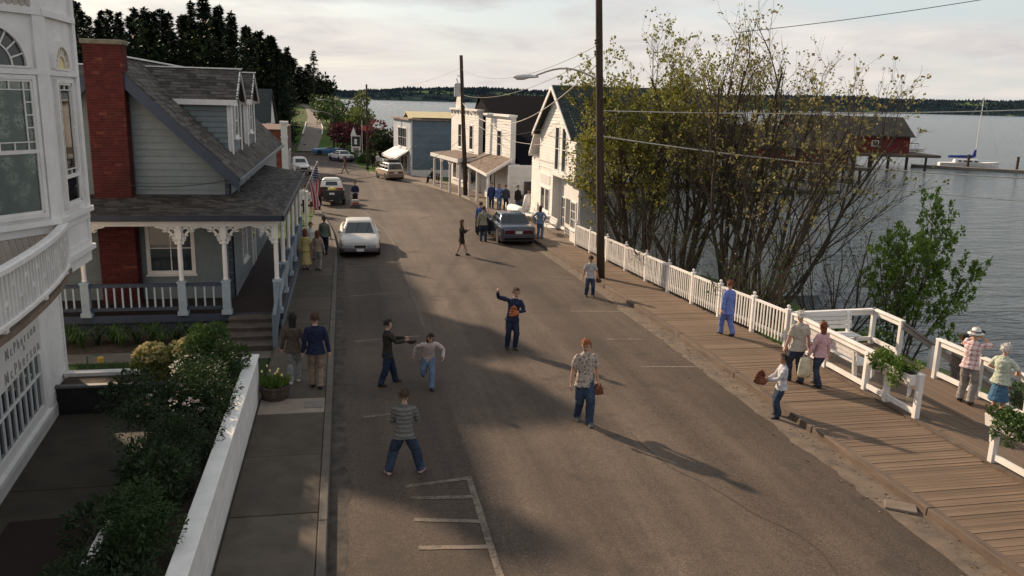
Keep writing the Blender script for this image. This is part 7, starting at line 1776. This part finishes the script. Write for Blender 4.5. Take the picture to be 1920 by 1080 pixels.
    # hair
    if hstyle != 'bald':
        r_ = random.Random(len(label)); hm = MB(); n = 16; ok = []
        for i in range(n+1):
            th = math.pi*i/n
            for k in range(n):
                ph = 2*math.pi*k/n; dx, dy, dz = math.sin(th)*math.cos(ph), math.sin(th)*math.sin(ph), math.cos(th)
                j = 1+.10*mnoise.noise(Vector((dx*4, dy*4, dz*4+len(label)))); hm.v.append(tuple(hc+hr*dx*.0545*H*j+hf*(dy*.064*H*j-.006*H)+hu*(dz*.069*H*j+.011*H)))
                ok.append(not (dy > .12 and dz < (.42 if hstyle != 'fringe' else .25)) and dz > (-.35 if hstyle == 'short' else -.62))
        for i in range(n):
            for k in range(n):
                f = (i*n+k, i*n+(k+1) % n, (i+1)*n+(k+1) % n, (i+1)*n+k)
                if all(ok[x] for x in f): hm.f.append(f[::-1]); hm.m.append(0)
        if hstyle in ('long', 'medium'):
            ln = .16 if hstyle == 'long' else .075
            rg = []
            for t in (0, .25, .5, .75, 1):
                c = hc+hu*(.0-.035*t)*H-hf*(.022+.018*t)*H-Vector((0, 0, 1))*ln*t*H; w = lerp(.054, .046 if hstyle == 'long' else .060, t)*(1 if t < 1 else .7); d_ = lerp(.040, .022, t)
                rg.append([c+hr*w*H*math.cos(2*math.pi*k/12)+hf*d_*H*math.sin(2*math.pi*k/12)+Vector((0, 0, .01*H*mnoise.noise(Vector((k, t*9, 0))))) for k in range(12)])
            hm.loft(rg[::-1])
        for k in range(170):
            a, e = r_.uniform(0, 6.283), r_.uniform(-.3, 1.45); d = Vector((math.cos(a)*math.cos(e), math.sin(a)*math.cos(e), math.sin(e)))
            if d.y > .15 and d.z < .45: continue
            p = hc+hr*d.x*.054*H+hf*(d.y*.063*H-.006*H)+hu*(d.z*.069*H+.011*H); o = hr*d.x+hf*d.y+hu*d.z
            hm.leaf(p, (o*.5-hu*r_.uniform(.2, .9)+hr*r_.gauss(0, .4)+hf*r_.gauss(.1, .4)), o, r_.uniform(.02, .042)*H, .011*H)
        hm.build('hair', HAIR[hair], root, smooth=True)
    if hat:
        kind, hm_ = hat; q = MB(); M = Matrix(((hr.x, hf.x, hu.x, hc.x+hu.x*.030*H), (hr.y, hf.y, hu.y, hc.y+hu.y*.030*H), (hr.z, hf.z, hu.z, hc.z+hu.z*.030*H), (0, 0, 0, 1)))
        if kind == 'cap':
            q.lathe([(.056*H, -.012*H), (.057*H, .012*H), (.046*H, .040*H), (.02*H, .052*H), (.002, .054*H)], n=14, sy=1.12); q.prism([(-.045*H, .05*H, -.008*H), (.045*H, .05*H, -.008*H), (.035*H, .105*H, -.014*H), (-.035*H, .105*H, -.014*H)], (0, 0, .005*H))
        else:
            q.lathe([(.098*H, -.022*H), (.10*H, -.018*H), (.06*H, -.006*H), (.055*H, .03*H), (.045*H, .052*H), (.002, .056*H)], n=18, sy=1.1)
        q.xf(M); ho = q.build('hat', hm_, root, smooth=True)
        if kind == 'sun': b = MB(); b.lathe([(.0605*H, -.004*H), (.0575*H, .016*H), (.054*H, .016*H), (.057*H, -.004*H)], n=18, sy=1.1); b.xf(M); b.build('hat_band', NAVY, ho)
    c, s = math.cos(-R(face)), math.sin(-R(face)); L0 = Vector(loc)
    def world(p): return L0+Vector((c*p.x-s*p.y, s*p.x+c*p.y, p.z))
    return {k: (world(hand_pts[k][1]+(hand_pts[k][1]-hand_pts[k][0]).normalized()*.05*H), world(hand_pts[k][0])) for k in 'LR'}
GLV = mat('glove_leather', (.16, .055, .028), .7, .3, 7, bump=.4, bscale=30); GLV_O = mat('orange_glove_leather', (.36, .11, .035), .65, .25, 7, bump=.4, bscale=30); GLV_D = mat('dark_glove_leather', (.045, .028, .022), .7, .3, 7)
def glove(label, pos, d, up, m, s=1.0):
    """fielder's glove: d = finger direction, up = palm direction"""
    t = thing('baseball_glove', label, 'glove', pos); d = Vector(d).normalized(); u = Vector(up); r_ = d.cross(u).normalized(); u = r_.cross(d)
    M = Matrix(((r_.x, d.x, u.x, 0), (r_.y, d.y, u.y, 0), (r_.z, d.z, u.z, 0), (0, 0, 0, 1)))
    q = MB(); q.loft([[(w*math.cos(2*math.pi*k/10)*s, y*s, (.035*math.sin(2*math.pi*k/10)+b)*s) for k in range(10)] for y, w, b in ((-.10, .055, 0), (-.06, .075, -.005), (0, .105, -.02), (.06, .11, -.015))]); q.xf(M); pm = q.build('palm', m, t, smooth=True)
    for j, x in enumerate((-.085, -.035, .015, .06)):
        f = MB(); f.tube([(x*s, .03*s, -.01*s), (x*1.15*s, .10*s, 0), (x*1.05*s, .15*s-abs(j-1.5)*.012*s, .05*s)], [.031*s, .031*s, .024*s], 7); f.xf(M); f.build('finger', m, t, smooth=True)
    f = MB(); f.tube([(.09*s, -.02*s, 0), (.12*s, .05*s, .03*s), (.10*s, .12*s, .06*s)], [.034*s, .033*s, .024*s], 7); f.xf(M); f.build('thumb', m, t, smooth=True)
    f = MB(); f.box(.05*s, .115*s, .04*s, .13*s, .012*s, .03*s); f.xf(M); f.build('web', m, t)

def crowd():
    rz_ = road_z
    def G(x, y): return (x, y, rz_(x, y))
    def S(x, y): return (x, y, zg(y)+.118)
    def B(x, y): return (x, y, zg(y)+.126)
    # --- ball players in the road
    h = person('red-haired boy in a floral shirt and jeans walking towards the camera', G(4.88, 15.9), 180, 1.84, FLORAL, DENIM, mat('navy_sneaker', (.02, .022, .035), .6, .3, 9, col2=(.12, .115, .11)), 'red', 'fringe', feet={'L': (-.045, .10, 0), 'R': (.045, -.10, .012, 0, -.25)}, hands={'L': (-.165, -.02, .44), 'R': (.175, .02, .44)}, head=(24, 14), sleeve='short', baggy=1.22, inner=cloth('white_tee', (.62, .6, .57)), coat=.07, hem=.45, vox=.012)
    glove('brown baseball glove hanging from the red-haired boy\'s hand', h['L'][0]+Vector((0, 0, -.04)), (0.05, -.1, -1), (0, -1, 0), GLV)
    h = person('boy in a navy jacket and dark jeans winding up to throw', G(4.4, 21.3), 178, 1.70, cloth('navy_jacket', (.020, .026, .055)), DENIM_D, SHOE, 'brown', 'short', feet={'L': (-.05, .03, 0), 'R': (.07, -.02, 0)}, hands={'R': (.26, .05, .965), 'L': (-.03, .17, .66)}, elbow={'R': (1, -.5, .15), 'L': (-1, -.2, -.4)}, tilt=-7, head=(-28, 8), coat=.10, baggy=1.08, vox=.013, inner=cloth('white_tee', (.62, .6, .57)))
    glove('orange leather baseball glove held against the navy jacket', h['L'][0]+Vector((0, -.05, 0)), (-.85, -.2, .25), (0, -1, .3), GLV_O, 1.1)
    person('dark-haired boy in a pale shirt running hunched towards the camera', G(1.85, 18.6), 176, 1.52, mat('pink_grey_shirt', (.36, .27, .25), .9, .25, 6, col2=(.50, .44, .42)), DENIM_L, SHOE, 'black', 'medium', feet={'L': (-.03, .16, .0), 'R': (.05, -.22, .17, 0, -.9)}, hands={'L': (-.20, .18, .52), 'R': (.22, -.06, .50)}, elbow={'L': (-.7, -1, .1), 'R': (.7, -1, .2)}, lean=30, drop=.035, pel=(0, -.03), head=(0, 22), baggy=1.15, coat=.05, vox=.012)
    h = person('boy in a dark sweater standing side-on holding out his glove', G(.92, 18.95), 84, 1.58, cloth('dark_olive_sweater', (.035, .030, .024)), DENIM_D, SHOE, 'black', 'short', feet={'L': (-.08, .13, 0), 'R': (.09, -.12, 0)}, hands={'L': (-.06, .27, .69), 'R': (.05, .26, .67)}, elbow={'L': (-.5, -.3, -1), 'R': (.5, -.3, -1)}, baggy=1.25, coat=.10, hem=.43, head=(-8, 6), vox=.013)
    glove('dark baseball glove held out by the boy in the dark sweater', h['R'][0]+Vector((.05, 0, -.02)), (.9, -.1, -.15), (0, .2, 1), GLV_D)
    person('boy in a grey striped sweater crouching with legs apart, back to the camera', G(.97, 14.05), 6, 1.62, STRIPE, DENIM, SHOE_R, 'brown', 'short', feet={'L': (-.175, -.02, 0, -24), 'R': (.185, .02, 0, 24)}, hands={'L': (-.08, .20, .60), 'R': (.11, .22, .61)}, elbow={'L': (-.5, -.7, -1), 'R': (.5, -.7, -1)}, lean=14, drop=.028, pel=(0, -.03), head=(0, 6), baggy=1.3, coat=.12, hem=.46, vox=.012)
    # --- couple on the left sidewalk
    person('long-haired woman in a brown sweater walking hand in hand beside the planter', S(-1.24, 19.0), 3, 1.66, cloth('brown_sweater', (.095, .070, .055)), mat('mottled_jeans', (.13, .13, .125), .9, .5, 14, col2=(.30, .30, .29)), SHOE_W, 'black', 'long', feet={'L': (-.04, -.06, 0), 'R': (.05, .07, 0)}, hands={'R': (.19, .02, .45), 'L': (-.17, .04, .46)}, fem=True, coat=.10, vox=.012, baggy=1.05, hem=.46)
    person('man in a navy sweater and khaki trousers walking hand in hand on the sidewalk', S(-.72, 18.6), 0, 1.76, NAVY, KHAKI, SHOE, 'brown', 'short', feet={'L': (-.05, .05, 0), 'R': (.05, -.05, 0)}, hands={'L': (-.17, .02, .46), 'R': (.175, .0, .46)}, coat=.12, vox=.012, baggy=1.12, inner=cloth('pale_collar', (.5, .5, .52)))
    # --- boardwalk
    h = person('boy in a pale sweatshirt and jeans at the kerb holding a glove', G(9.35, 15.75), -75, 1.44, cloth('pale_sweatshirt', (.46, .45, .47)), DENIM, SHOE, 'black', 'short', feet={'L': (-.09, .05, 0, -10), 'R': (.09, -.02, 0, 10)}, hands={'L': (-.04, .21, .60), 'R': (.06, .19, .60)}, elbow={'L': (-.8, -.4, -1), 'R': (.8, -.4, -1)}, coat=.12, baggy=1.2, vox=.012, skin=SKIN_D)
    glove('large brown glove cradled by the boy at the kerb', h['L'][0]+Vector((-.10, .02, .03)), (-.75, .1, .55), (.3, -1, .3), GLV, 1.25)
    person('white-haired man in a beige shirt and jeans walking away along the boardwalk', B(10.75, 17.55), -4, 1.78, cloth('beige_shirt', (.42, .37, .31)), DENIM, SHOE, 'white', 'short', feet={'L': (-.05, .07, 0), 'R': (.05, -.07, 0)}, hands={'L': (-.165, .05, .47), 'R': (.165, -.02, .46)}, sleeve='short', coat=.16, baggy=1.1, vox=.013, hem=.46)
    h = person('woman with long auburn hair in a pink top carrying a cream bag', B(11.15, 17.2), -14, 1.60, cloth('pink_top', (.50, .32, .34)), DENIM, SHOE, 'auburn', 'long', feet={'L': (-.04, -.08, 0), 'R': (.05, .09, 0)}, hands={'L': (-.175, .06, .48), 'R': (.165, .0, .46)}, fem=True, coat=.12, vox=.013, skin=SKIN)
    t = thing('cloth_bag', 'cream cloth bag hanging at the side of the woman in pink', 'bag', h['L'][0]+Vector((-.04, 0, .02)))
    q = MB(); rg = []
    for z, w, d in ((-.50, .15, .06), (-.40, .18, .09), (-.2, .17, .08), (-.04, .14, .05), (0, .12, .03)): rg.append([(w*math.cos(2*math.pi*k/12)*(1+.06*math.sin(k*2.3)), d*math.sin(2*math.pi*k/12), z) for k in range(12)])
    q.loft(rg); q.build('bag_body', cloth('cream_canvas', (.55, .49, .36)), t, smooth=True); q = MB(); q.tube([(-.09, 0, -.02), (-.05, 0, .10), (.05, 0, .10), (.09, 0, -.02)], .012, 6); q.build('strap', MATS['cream_canvas'], t)
    person('woman in a periwinkle blue tracksuit walking away along the picket fence', B(10.92, 21.7), -12, 1.62, cloth('periwinkle_top', (.14, .19, .46)), cloth('periwinkle_trousers', (.13, .18, .43)), SHOE, 'auburn', 'short', feet={'L': (-.04, .11, 0), 'R': (.05, -.12, .01, 0, -.2)}, hands={'L': (-.17, -.04, .47), 'R': (.165, .06, .47)}, fem=True, coat=.16, baggy=1.2, vox=.014, hem=.40)
    h = person('boy in a grey tee and cap standing in the road by the kerb', G(8.55, 27.8), 186, 1.46, cloth('grey_tee', (.36, .35, .35)), DENIM, SHOE, 'black', 'short', feet={'L': (-.085, 0, 0), 'R': (.085, 0, 0)}, hands={'L': (-.19, .05, .48), 'R': (.18, .02, .47)}, sleeve='short', coat=.10, baggy=1.15, vox=.014, hat=('cap', mat('dark_cap', (.05, .02, .02), .9, .2, 9)), skin=SKIN_D)
    glove('small dark glove on the hand of the boy in the cap', h['L'][0], (.1, -.3, -1), (0, -1, 0), GLV_D, .8)
    h = person('man in a plaid shirt and white sun hat photographing the water', (13.95, 15.62, DKZ), 62, 1.74, PLAID, GREYT, SHOE, 'grey', 'short', feet={'L': (-.08, .03, 0), 'R': (.07, -.03, 0)}, hands={'L': (-.02, .15, .885), 'R': (.055, .13, .875)}, elbow={'L': (-1, .2, -.8), 'R': (1, .2, -.8)}, sleeve='short', coat=.12, baggy=1.25, vox=.013, hat=('sun', cloth('white_hat', (.68, .66, .62))), hem=.48, lean=3)
    t = thing('camera_device', 'black camera held up to the eye of the man in the sun hat', 'camera', h['R'][0].lerp(h['L'][0], .5)+Vector((.03, .02, .045)), R(-62))
    q = MB(); q.box(-.075, .075, -.03, .03, -.045, .045); q.box(-.025, .025, -.03, .02, .045, .07); bevel(q.build('camera_body', BLACK, t), .008, 2)
    q = MB(); q.lathe([(.042, 0), (.042, .05), (.048, .055), (.048, .13), (.03, .13)], n=14); q.xf(Matrix.Rotation(R(-90), 4, 'X')); q.build('lens', BLACK, t)
    person('white-haired woman in a pale green top and blue skirt at the seaward railing', (13.98, 14.72, DKZ), 66, 1.66, cloth('pale_green_top', (.42, .45, .36)), cloth('blue_skirt', (.055, .125, .205)), SHOE, 'white', 'short', feet={'L': (-.05, 0, 0), 'R': (.05, 0, 0)}, hands={'L': (-.12, .16, .60), 'R': (.12, .17, .60)}, elbow={'L': (-1, -.4, -.6), 'R': (1, -.4, -.6)}, fem=True, coat=.16, vox=.013, skirt=(.23, 1.55), sleeve='short')
    person('person in dark clothes and cap going down the beach stairs', (15.62, 17.95, DKZ-.72), 80, 1.68, BLACKC, NAVY, SHOE, 'brown', 'short', feet={'L': (-.05, .10, -.10), 'R': (.05, -.06, 0)}, hands={'L': (-.10, .2, .52), 'R': (.10, .2, .52)}, drop=.04, lean=12, coat=.12, vox=.016, hat=('cap', mat('black_cap', (.02, .018, .02), .9, .2, 9)))
    # --- around the gunmetal sedan
    person('long-haired woman in a short dark dress crossing the street', G(5.15, 36.7), 95, 1.62, cloth('dark_brown_dress', (.035, .026, .024)), cloth('dark_brown_skirt', (.035, .026, .024)), SHOE, 'brown', 'long', feet={'L': (-.03, .15, 0), 'R': (.03, -.14, .0, 0, -.15)}, hands={'L': (-.08, .16, .72), 'R': (.10, .15, .72)}, elbow={'L': (-.6, -.4, -1), 'R': (.6, -.4, -1)}, fem=True, coat=.10, vox=.017, skirt=(.33, 1.15), hem=.40)
    person('man in a sand-coloured sweater leaning a hand on the open car door', G(6.85, 41.0), 14, 1.78, cloth('sand_sweater', (.27, .25, .19)), DENIM, SHOE, 'brown', 'short', feet={'L': (-.06, .03, 0), 'R': (.07, -.02, 0)}, hands={'R': (.30, .13, .60), 'L': (-.17, .02, .46)}, elbow={'R': (1, -.5, -.2)}, coat=.14, vox=.017, hem=.47)
    person('man in a blue shirt and dark trousers standing inside the open car door', G(7.1, 43.4), 18, 1.76, cloth('blue_shirt', (.085, .15, .34)), BLACKC, SHOE, 'brown', 'short', feet={'L': (-.08, -.05, 0), 'R': (.06, .04, 0)}, hands={'R': (.16, .16, .55), 'L': (-.17, .08, .48)}, coat=.10, vox=.017)
    person('woman in denim shirt and jeans with hands on hips beside the gunmetal sedan', S(9.85, 41.2), 30, 1.70, cloth('denim_shirt', (.15, .21, .33)), DENIM_L, SHOE, 'brown', 'medium', feet={'L': (-.06, 0, 0), 'R': (.06, 0, 0)}, hands={'R': (.13, -.02, .56), 'L': (-.13, .0, .56)}, elbow={'R': (1, -.6, .3), 'L': (-1, -.6, .3)}, fem=True, coat=.10, vox=.017)
    # --- walkers by the near porch
    person('man in a navy jacket leading three walkers by the shop porch', S(9.75, 55.2), 188, 1.76, cloth('blue_jacket', (.03, .045, .12)), DENIM, SHOE, 'black', 'short', feet={'L': (-.05, .08, 0), 'R': (.05, -.08, 0)}, coat=.14, vox=.02)
    person('woman in a bright denim jacket, middle of the three walkers', S(10.2, 54.8), 184, 1.70, cloth('bright_denim', (.10, .16, .36)), DENIM_L, SHOE, 'red', 'medium', feet={'L': (-.05, -.07, 0), 'R': (.05, .07, 0)}, coat=.14, vox=.02, fem=True)
    person('person in dark clothes, rightmost of the three walkers', S(10.62, 54.6), 180, 1.66, cloth('slate_jacket', (.045, .05, .075)), DENIM_D, SHOE, 'black', 'short', feet={'L': (-.05, .06, 0), 'R': (.05, -.06, 0)}, coat=.12, vox=.02)
    person('man in a black jacket and jeans standing by the grey shop wall', S(11.15, 53.2), 150, 1.74, BLACKC, DENIM, SHOE, 'black', 'short', coat=.12, vox=.02)
    # --- left group by the flag and truck
    person('woman in a long yellow dress on the sidewalk beside the porch', S(-1.58, 33.3), 4, 1.62, cloth('yellow_top', (.46, .36, .16)), cloth('yellow_dress', (.48, .38, .17)), SHOE, 'auburn', 'medium', feet={'L': (-.04, -.03, 0), 'R': (.04, .04, 0)}, fem=True, coat=.10, vox=.017, skirt=(.14, 1.7))
    person('woman with very long hair in grey trousers beside the yellow dress', S(-1.1, 33.2), 6, 1.58, cloth('taupe_blouse', (.28, .22, .17)), GREYT, SHOE, 'auburn', 'long', feet={'L': (-.04, .05, 0), 'R': (.05, -.05, 0)}, fem=True, coat=.08, vox=.017)
    person('woman in a white blouse half hidden behind the yellow dress', S(-1.45, 35.6), 170, 1.6, cloth('white_blouse', (.55, .52, .50)), cloth('mauve_skirt', (.30, .20, .22)), SHOE, 'brown', 'short', fem=True, coat=.1, vox=.018, skirt=(.3, 1.3))
    person('man in a grey-green shirt and dark trousers walking towards the parked sedan', S(-.92, 37.1), 20, 1.66, cloth('sage_shirt', (.14, .15, .12)), NAVY, SHOE, 'brown', 'short', feet={'L': (-.05, .06, 0), 'R': (.05, -.06, 0)}, coat=.12, vox=.018)
    person('man in a white shirt under the flag', S(-2.45, 53.0), 10, 1.74, cloth('white_shirt', (.58, .55, .52)), NAVY, SHOE, 'brown', 'short', coat=.1, vox=.022)
    person('short person in a white shirt and dark skirt between two men by the truck', S(-2.02, 53.1), 0, 1.52, MATS['white_shirt'], cloth('plum_skirt', (.06, .03, .06)), SHOE, 'black', 'short', fem=True, coat=.1, vox=.022, skirt=(.25, 1.15))
    person('man in dark clothes at the back corner of the old pickup', S(-1.72, 54.6), 20, 1.74, cloth('dark_brown_jacket', (.04, .025, .02)), BLACKC, SHOE, 'black', 'short', coat=.14, vox=.022)
    person('man in a navy shirt pushing a loaded hand cart in the road', G(.68, 57.3), 178, 1.72, NAVY, BLACKC, SHOE, 'black', 'short', hands={'L': (-.10, .17, .56), 'R': (.10, .17, .56)}, feet={'L': (-.05, .05, 0), 'R': (.05, -.05, 0)}, coat=.14, vox=.022)
    t = thing('hand_cart', 'low hand cart with red and white boxes pushed along the road', 'cart', G(.68, 56.6), R(2))
    q = MB(); q.box(-.34, .34, -.26, .26, .14, .20); q.build('platform', DKTRIM, t)
    for z, m in ((.20, (.22, .07, .055)), (.38, (.32, .27, .24))): q = MB(); q.box(-.22, .22, -.18, .18, z, z+.17); q.build('box', mat('cart_box_%d' % int(z*100), m, .8, .15, 6), t)
    for x in (-.26, .26):
        for y in (-.2, .2): q = MB(); q.lathe([(.07, -.02), (.07, .02)], n=10); q.xf(Matrix.Translation((x, y, .07)) @ Matrix.Rotation(R(90), 4, 'Y')); q.build('wheel', TYRE, t)
    q = MB(); q.tube([(-.28, .24, .2), (-.28, .30, 1.0), (.28, .30, 1.0), (.28, .24, .2)], .018, 6); q.build('handle', CHROME, t)
    person('distant man in a brown shirt striding across the street', G(.06, 89.0), -80, 1.70, cloth('rust_shirt', (.14, .08, .06)), cloth('tan_trousers', (.30, .22, .17)), SHOE, 'brown', 'short', feet={'L': (-.03, .2, 0), 'R': (.03, -.2, .0, 0, -.2)}, drop=.03, vox=.026)
    person('man in a dark suit standing by the slim utility pole', S(3.3, 97.6), 190, 1.74, BLACKC, BLACKC, SHOE, 'black', 'short', vox=.026, coat=.12)
    person('woman in a pale jacket beside the man at the slim pole', S(3.85, 98.4), 190, 1.66, MATS['white_shirt'], cloth('olive_trousers', (.12, .10, .05)), SHOE, 'grey', 'short', vox=.026, coat=.12)
    person('person in purple standing by the brick building corner', (-6.9, 104, zg(104)), 160, 1.68, cloth('purple_jacket', (.05, .03, .06)), BLACKC, SHOE, 'black', 'short', vox=.026, coat=.12)
    # seated figure on the far bench
    person('person in dark clothes sitting on the bench at the end of the far porch', S(7.95, 76.9), -70, 1.70, BLACKC, DENIM_D, SHOE, 'grey', 'short', feet={'L': (-.06, .26, 0), 'R': (.06, .26, 0)}, hands={'L': (-.1, .22, .36), 'R': (.1, .22, .36)}, drop=.225, vox=.024, coat=.1)
    person('person in a white shirt sitting in the shade by the dark doorway', S(12.3, 55.2), 190, 1.68, MATS['white_shirt'], BLACKC, SHOE, 'black', 'short', feet={'L': (-.06, .26, 0), 'R': (.06, .26, 0)}, hands={'L': (-.1, .22, .36), 'R': (.1, .22, .36)}, drop=.225, vox=.022, coat=.1)
crowd()

# ------------------------------------------------------------------ street furniture
def park_bench(label, loc, rz, ln=1.5, m=None):
    m = m or WHITE2; t = thing('park_bench', label, 'bench', loc, rz)
    for k in range(4): q = MB(); q.box(-ln/2, ln/2, -.22+k*.115, -.22+k*.115+.095, .40, .435); q.build('seat_slat', m, t)
    for k in range(3): q = MB(); z = .52+k*.13; q.box(-ln/2, ln/2, .24+k*.03, .265+k*.03, z, z+.11); q.build('back_slat', m, t)
    for s in (-1, 1):
        x = s*(ln/2-.08); q = MB(); q.tube([(x, -.26, 0), (x, -.16, .2), (x, -.22, .40), (x, -.28, .60), (x, -.1, .64), (x, .22, .60)], .028, 6); q.tube([(x, .30, 0), (x, .16, .2), (x, .20, .40), (x, .34, .92)], .028, 6); q.build('end_frame', m, t)
park_bench('white bench with curled iron ends in front of the gabled shop window', (10.75, 43.1, zg(43)+.12), R(-90), 1.6)
park_bench('white bench further along by the gabled shop corner', (10.7, 48.6, zg(48)+.12), R(-90), 2.0)
park_bench('dark bench at the end of the far porch under the seated figure', (8.1, 77.0, zg(77)+.12), R(-72), 1.5, BLACKC)
park_bench('small bench under the person sitting by the dark doorway', (12.3, 55.35, zg(55)+.12), R(-4), 1.0, TIMBER)
t = thing('rolled_awning', 'thick white rolled canvas lying along the front of the gabled shop', 'canvas roll', (10.55, 50.6, zg(50)+.12))
q = MB(); q.tube([(.25, -1.5, .42), (.1, -.5, .38), (0, .6, .36), (-.05, 1.6, .34)], [.30, .34, .34, .28], 12); q.build('roll', WHITE2, t, smooth=True)
q = MB(); q.tube([(.3, -1.4, .6), (.35, -1.35, 1.5)], [.28, .16], 10); q.build('upright_end', WHITE2, t, smooth=True)
t = thing('window_shelf', 'white shelf with plants under the gabled shop window', 'shelf', (11.2, 46.6, .25)); q = MB(); q.box(-.28, .24, -1.2, 1.2, 0, .07); q.build('board', WHITE2, t)
q = MB()
for y in (-1.0, 1.0): q.box(-.05, .2, y-.04, y+.04, -.5, 0)
q.build('bracket', WHITE2, t)
# flag on the porch
t = thing('porch_flag', 'stars and stripes flag hanging from an angled staff at the porch end', 'flag', (-1.75, 38.6, 2.2))
A, D = Vector((-.1, 0, .1)), Vector((.55, -.05, 1.55)); q = MB(); q.tube([A, D], .022, 6); q.ball(D, .05, 6); q.build('staff', WHITE2, t)
FR, FW, FB = mat('flag_red', (.42, .035, .05), .9, .1, 6), mat('flag_white', (.62, .58, .56), .9, .1, 6), mat('flag_blue', (.03, .035, .13), .9, .1, 6)
q = MB(); nu, nv = 26, 18
d = (D-A).normalized()
for j in range(nv+1):
    for i in range(nu+1):
        u, v = i/nu, j/nv; p = A.lerp(D, .98-v*.60); fall = u*1.5; sway = .10*math.sin(v*9+u*3)*u; q.v.append(tuple(p+Vector((.10*u+sway+.22*v*u, -.12*sway, -fall*.93-.02*u))))
for j in range(nv):
    for i in range(nu):
        a = j*(nu+1)+i; q.f.append((a, a+1, a+nu+2, a+nu+1)); q.m.append(2 if (i < nu*.42 and j < nv*.54) else (0 if int(j/nv*13) % 2 == 0 else 1))
fo = q.build('cloth', [FR, FW, FB], t, smooth=True)
st = MB()
for j in range(5):
    for i in range(6): c = Vector(q.v[int((j+.5)*nv*.54/5)*(nu+1)+int((i+.5)*nu*.42/6)]); st.ball(c+Vector((0, -.01, 0)), .022, 4)
st.build('stars', FW, fo, kind='stuff')
# white porch-end banner roll and dark potted shrub beside the flag
t = thing('white_column', 'slim white rounded column standing at the far end of the porch', 'column', (-1.95, 43.5, zg(43)+.118))
q = MB(); q.lathe([(.13, 0), (.13, .1), (.09, .14), (.09, 2.0), (.12, 2.1), (.12, 2.2)], n=14); q.build('shaft', WHITE2, t, smooth=False)
shrub('potted_shrub', 'dark clipped shrub against the porch end near the white column', (-2.15, 39.2, .55), (.35, .4, .75), 900, LG_DARK, (.08, .05), 601)
# hose stand on the lawn corner
t = thing('garden_tap', 'green garden tap with yellow hose reel at the corner of the white building', 'tap', (-5.85, 19.6, 0)); q = MB(); q.tube([(0, 0, 0), (0, 0, .75), (.28, 0, .78)], .02, 6); q.build('pipe', mat('green_pipe', (.05, .12, .08), .5, .2, 6), t)
q = MB(); q.lathe([(.05, 0), (.07, .02), (.07, .12), (.05, .14)], (.28, 0, .58), 10); q.build('reel', mat('yellow_plastic', (.55, .36, .06), .5, .1, 5), t)
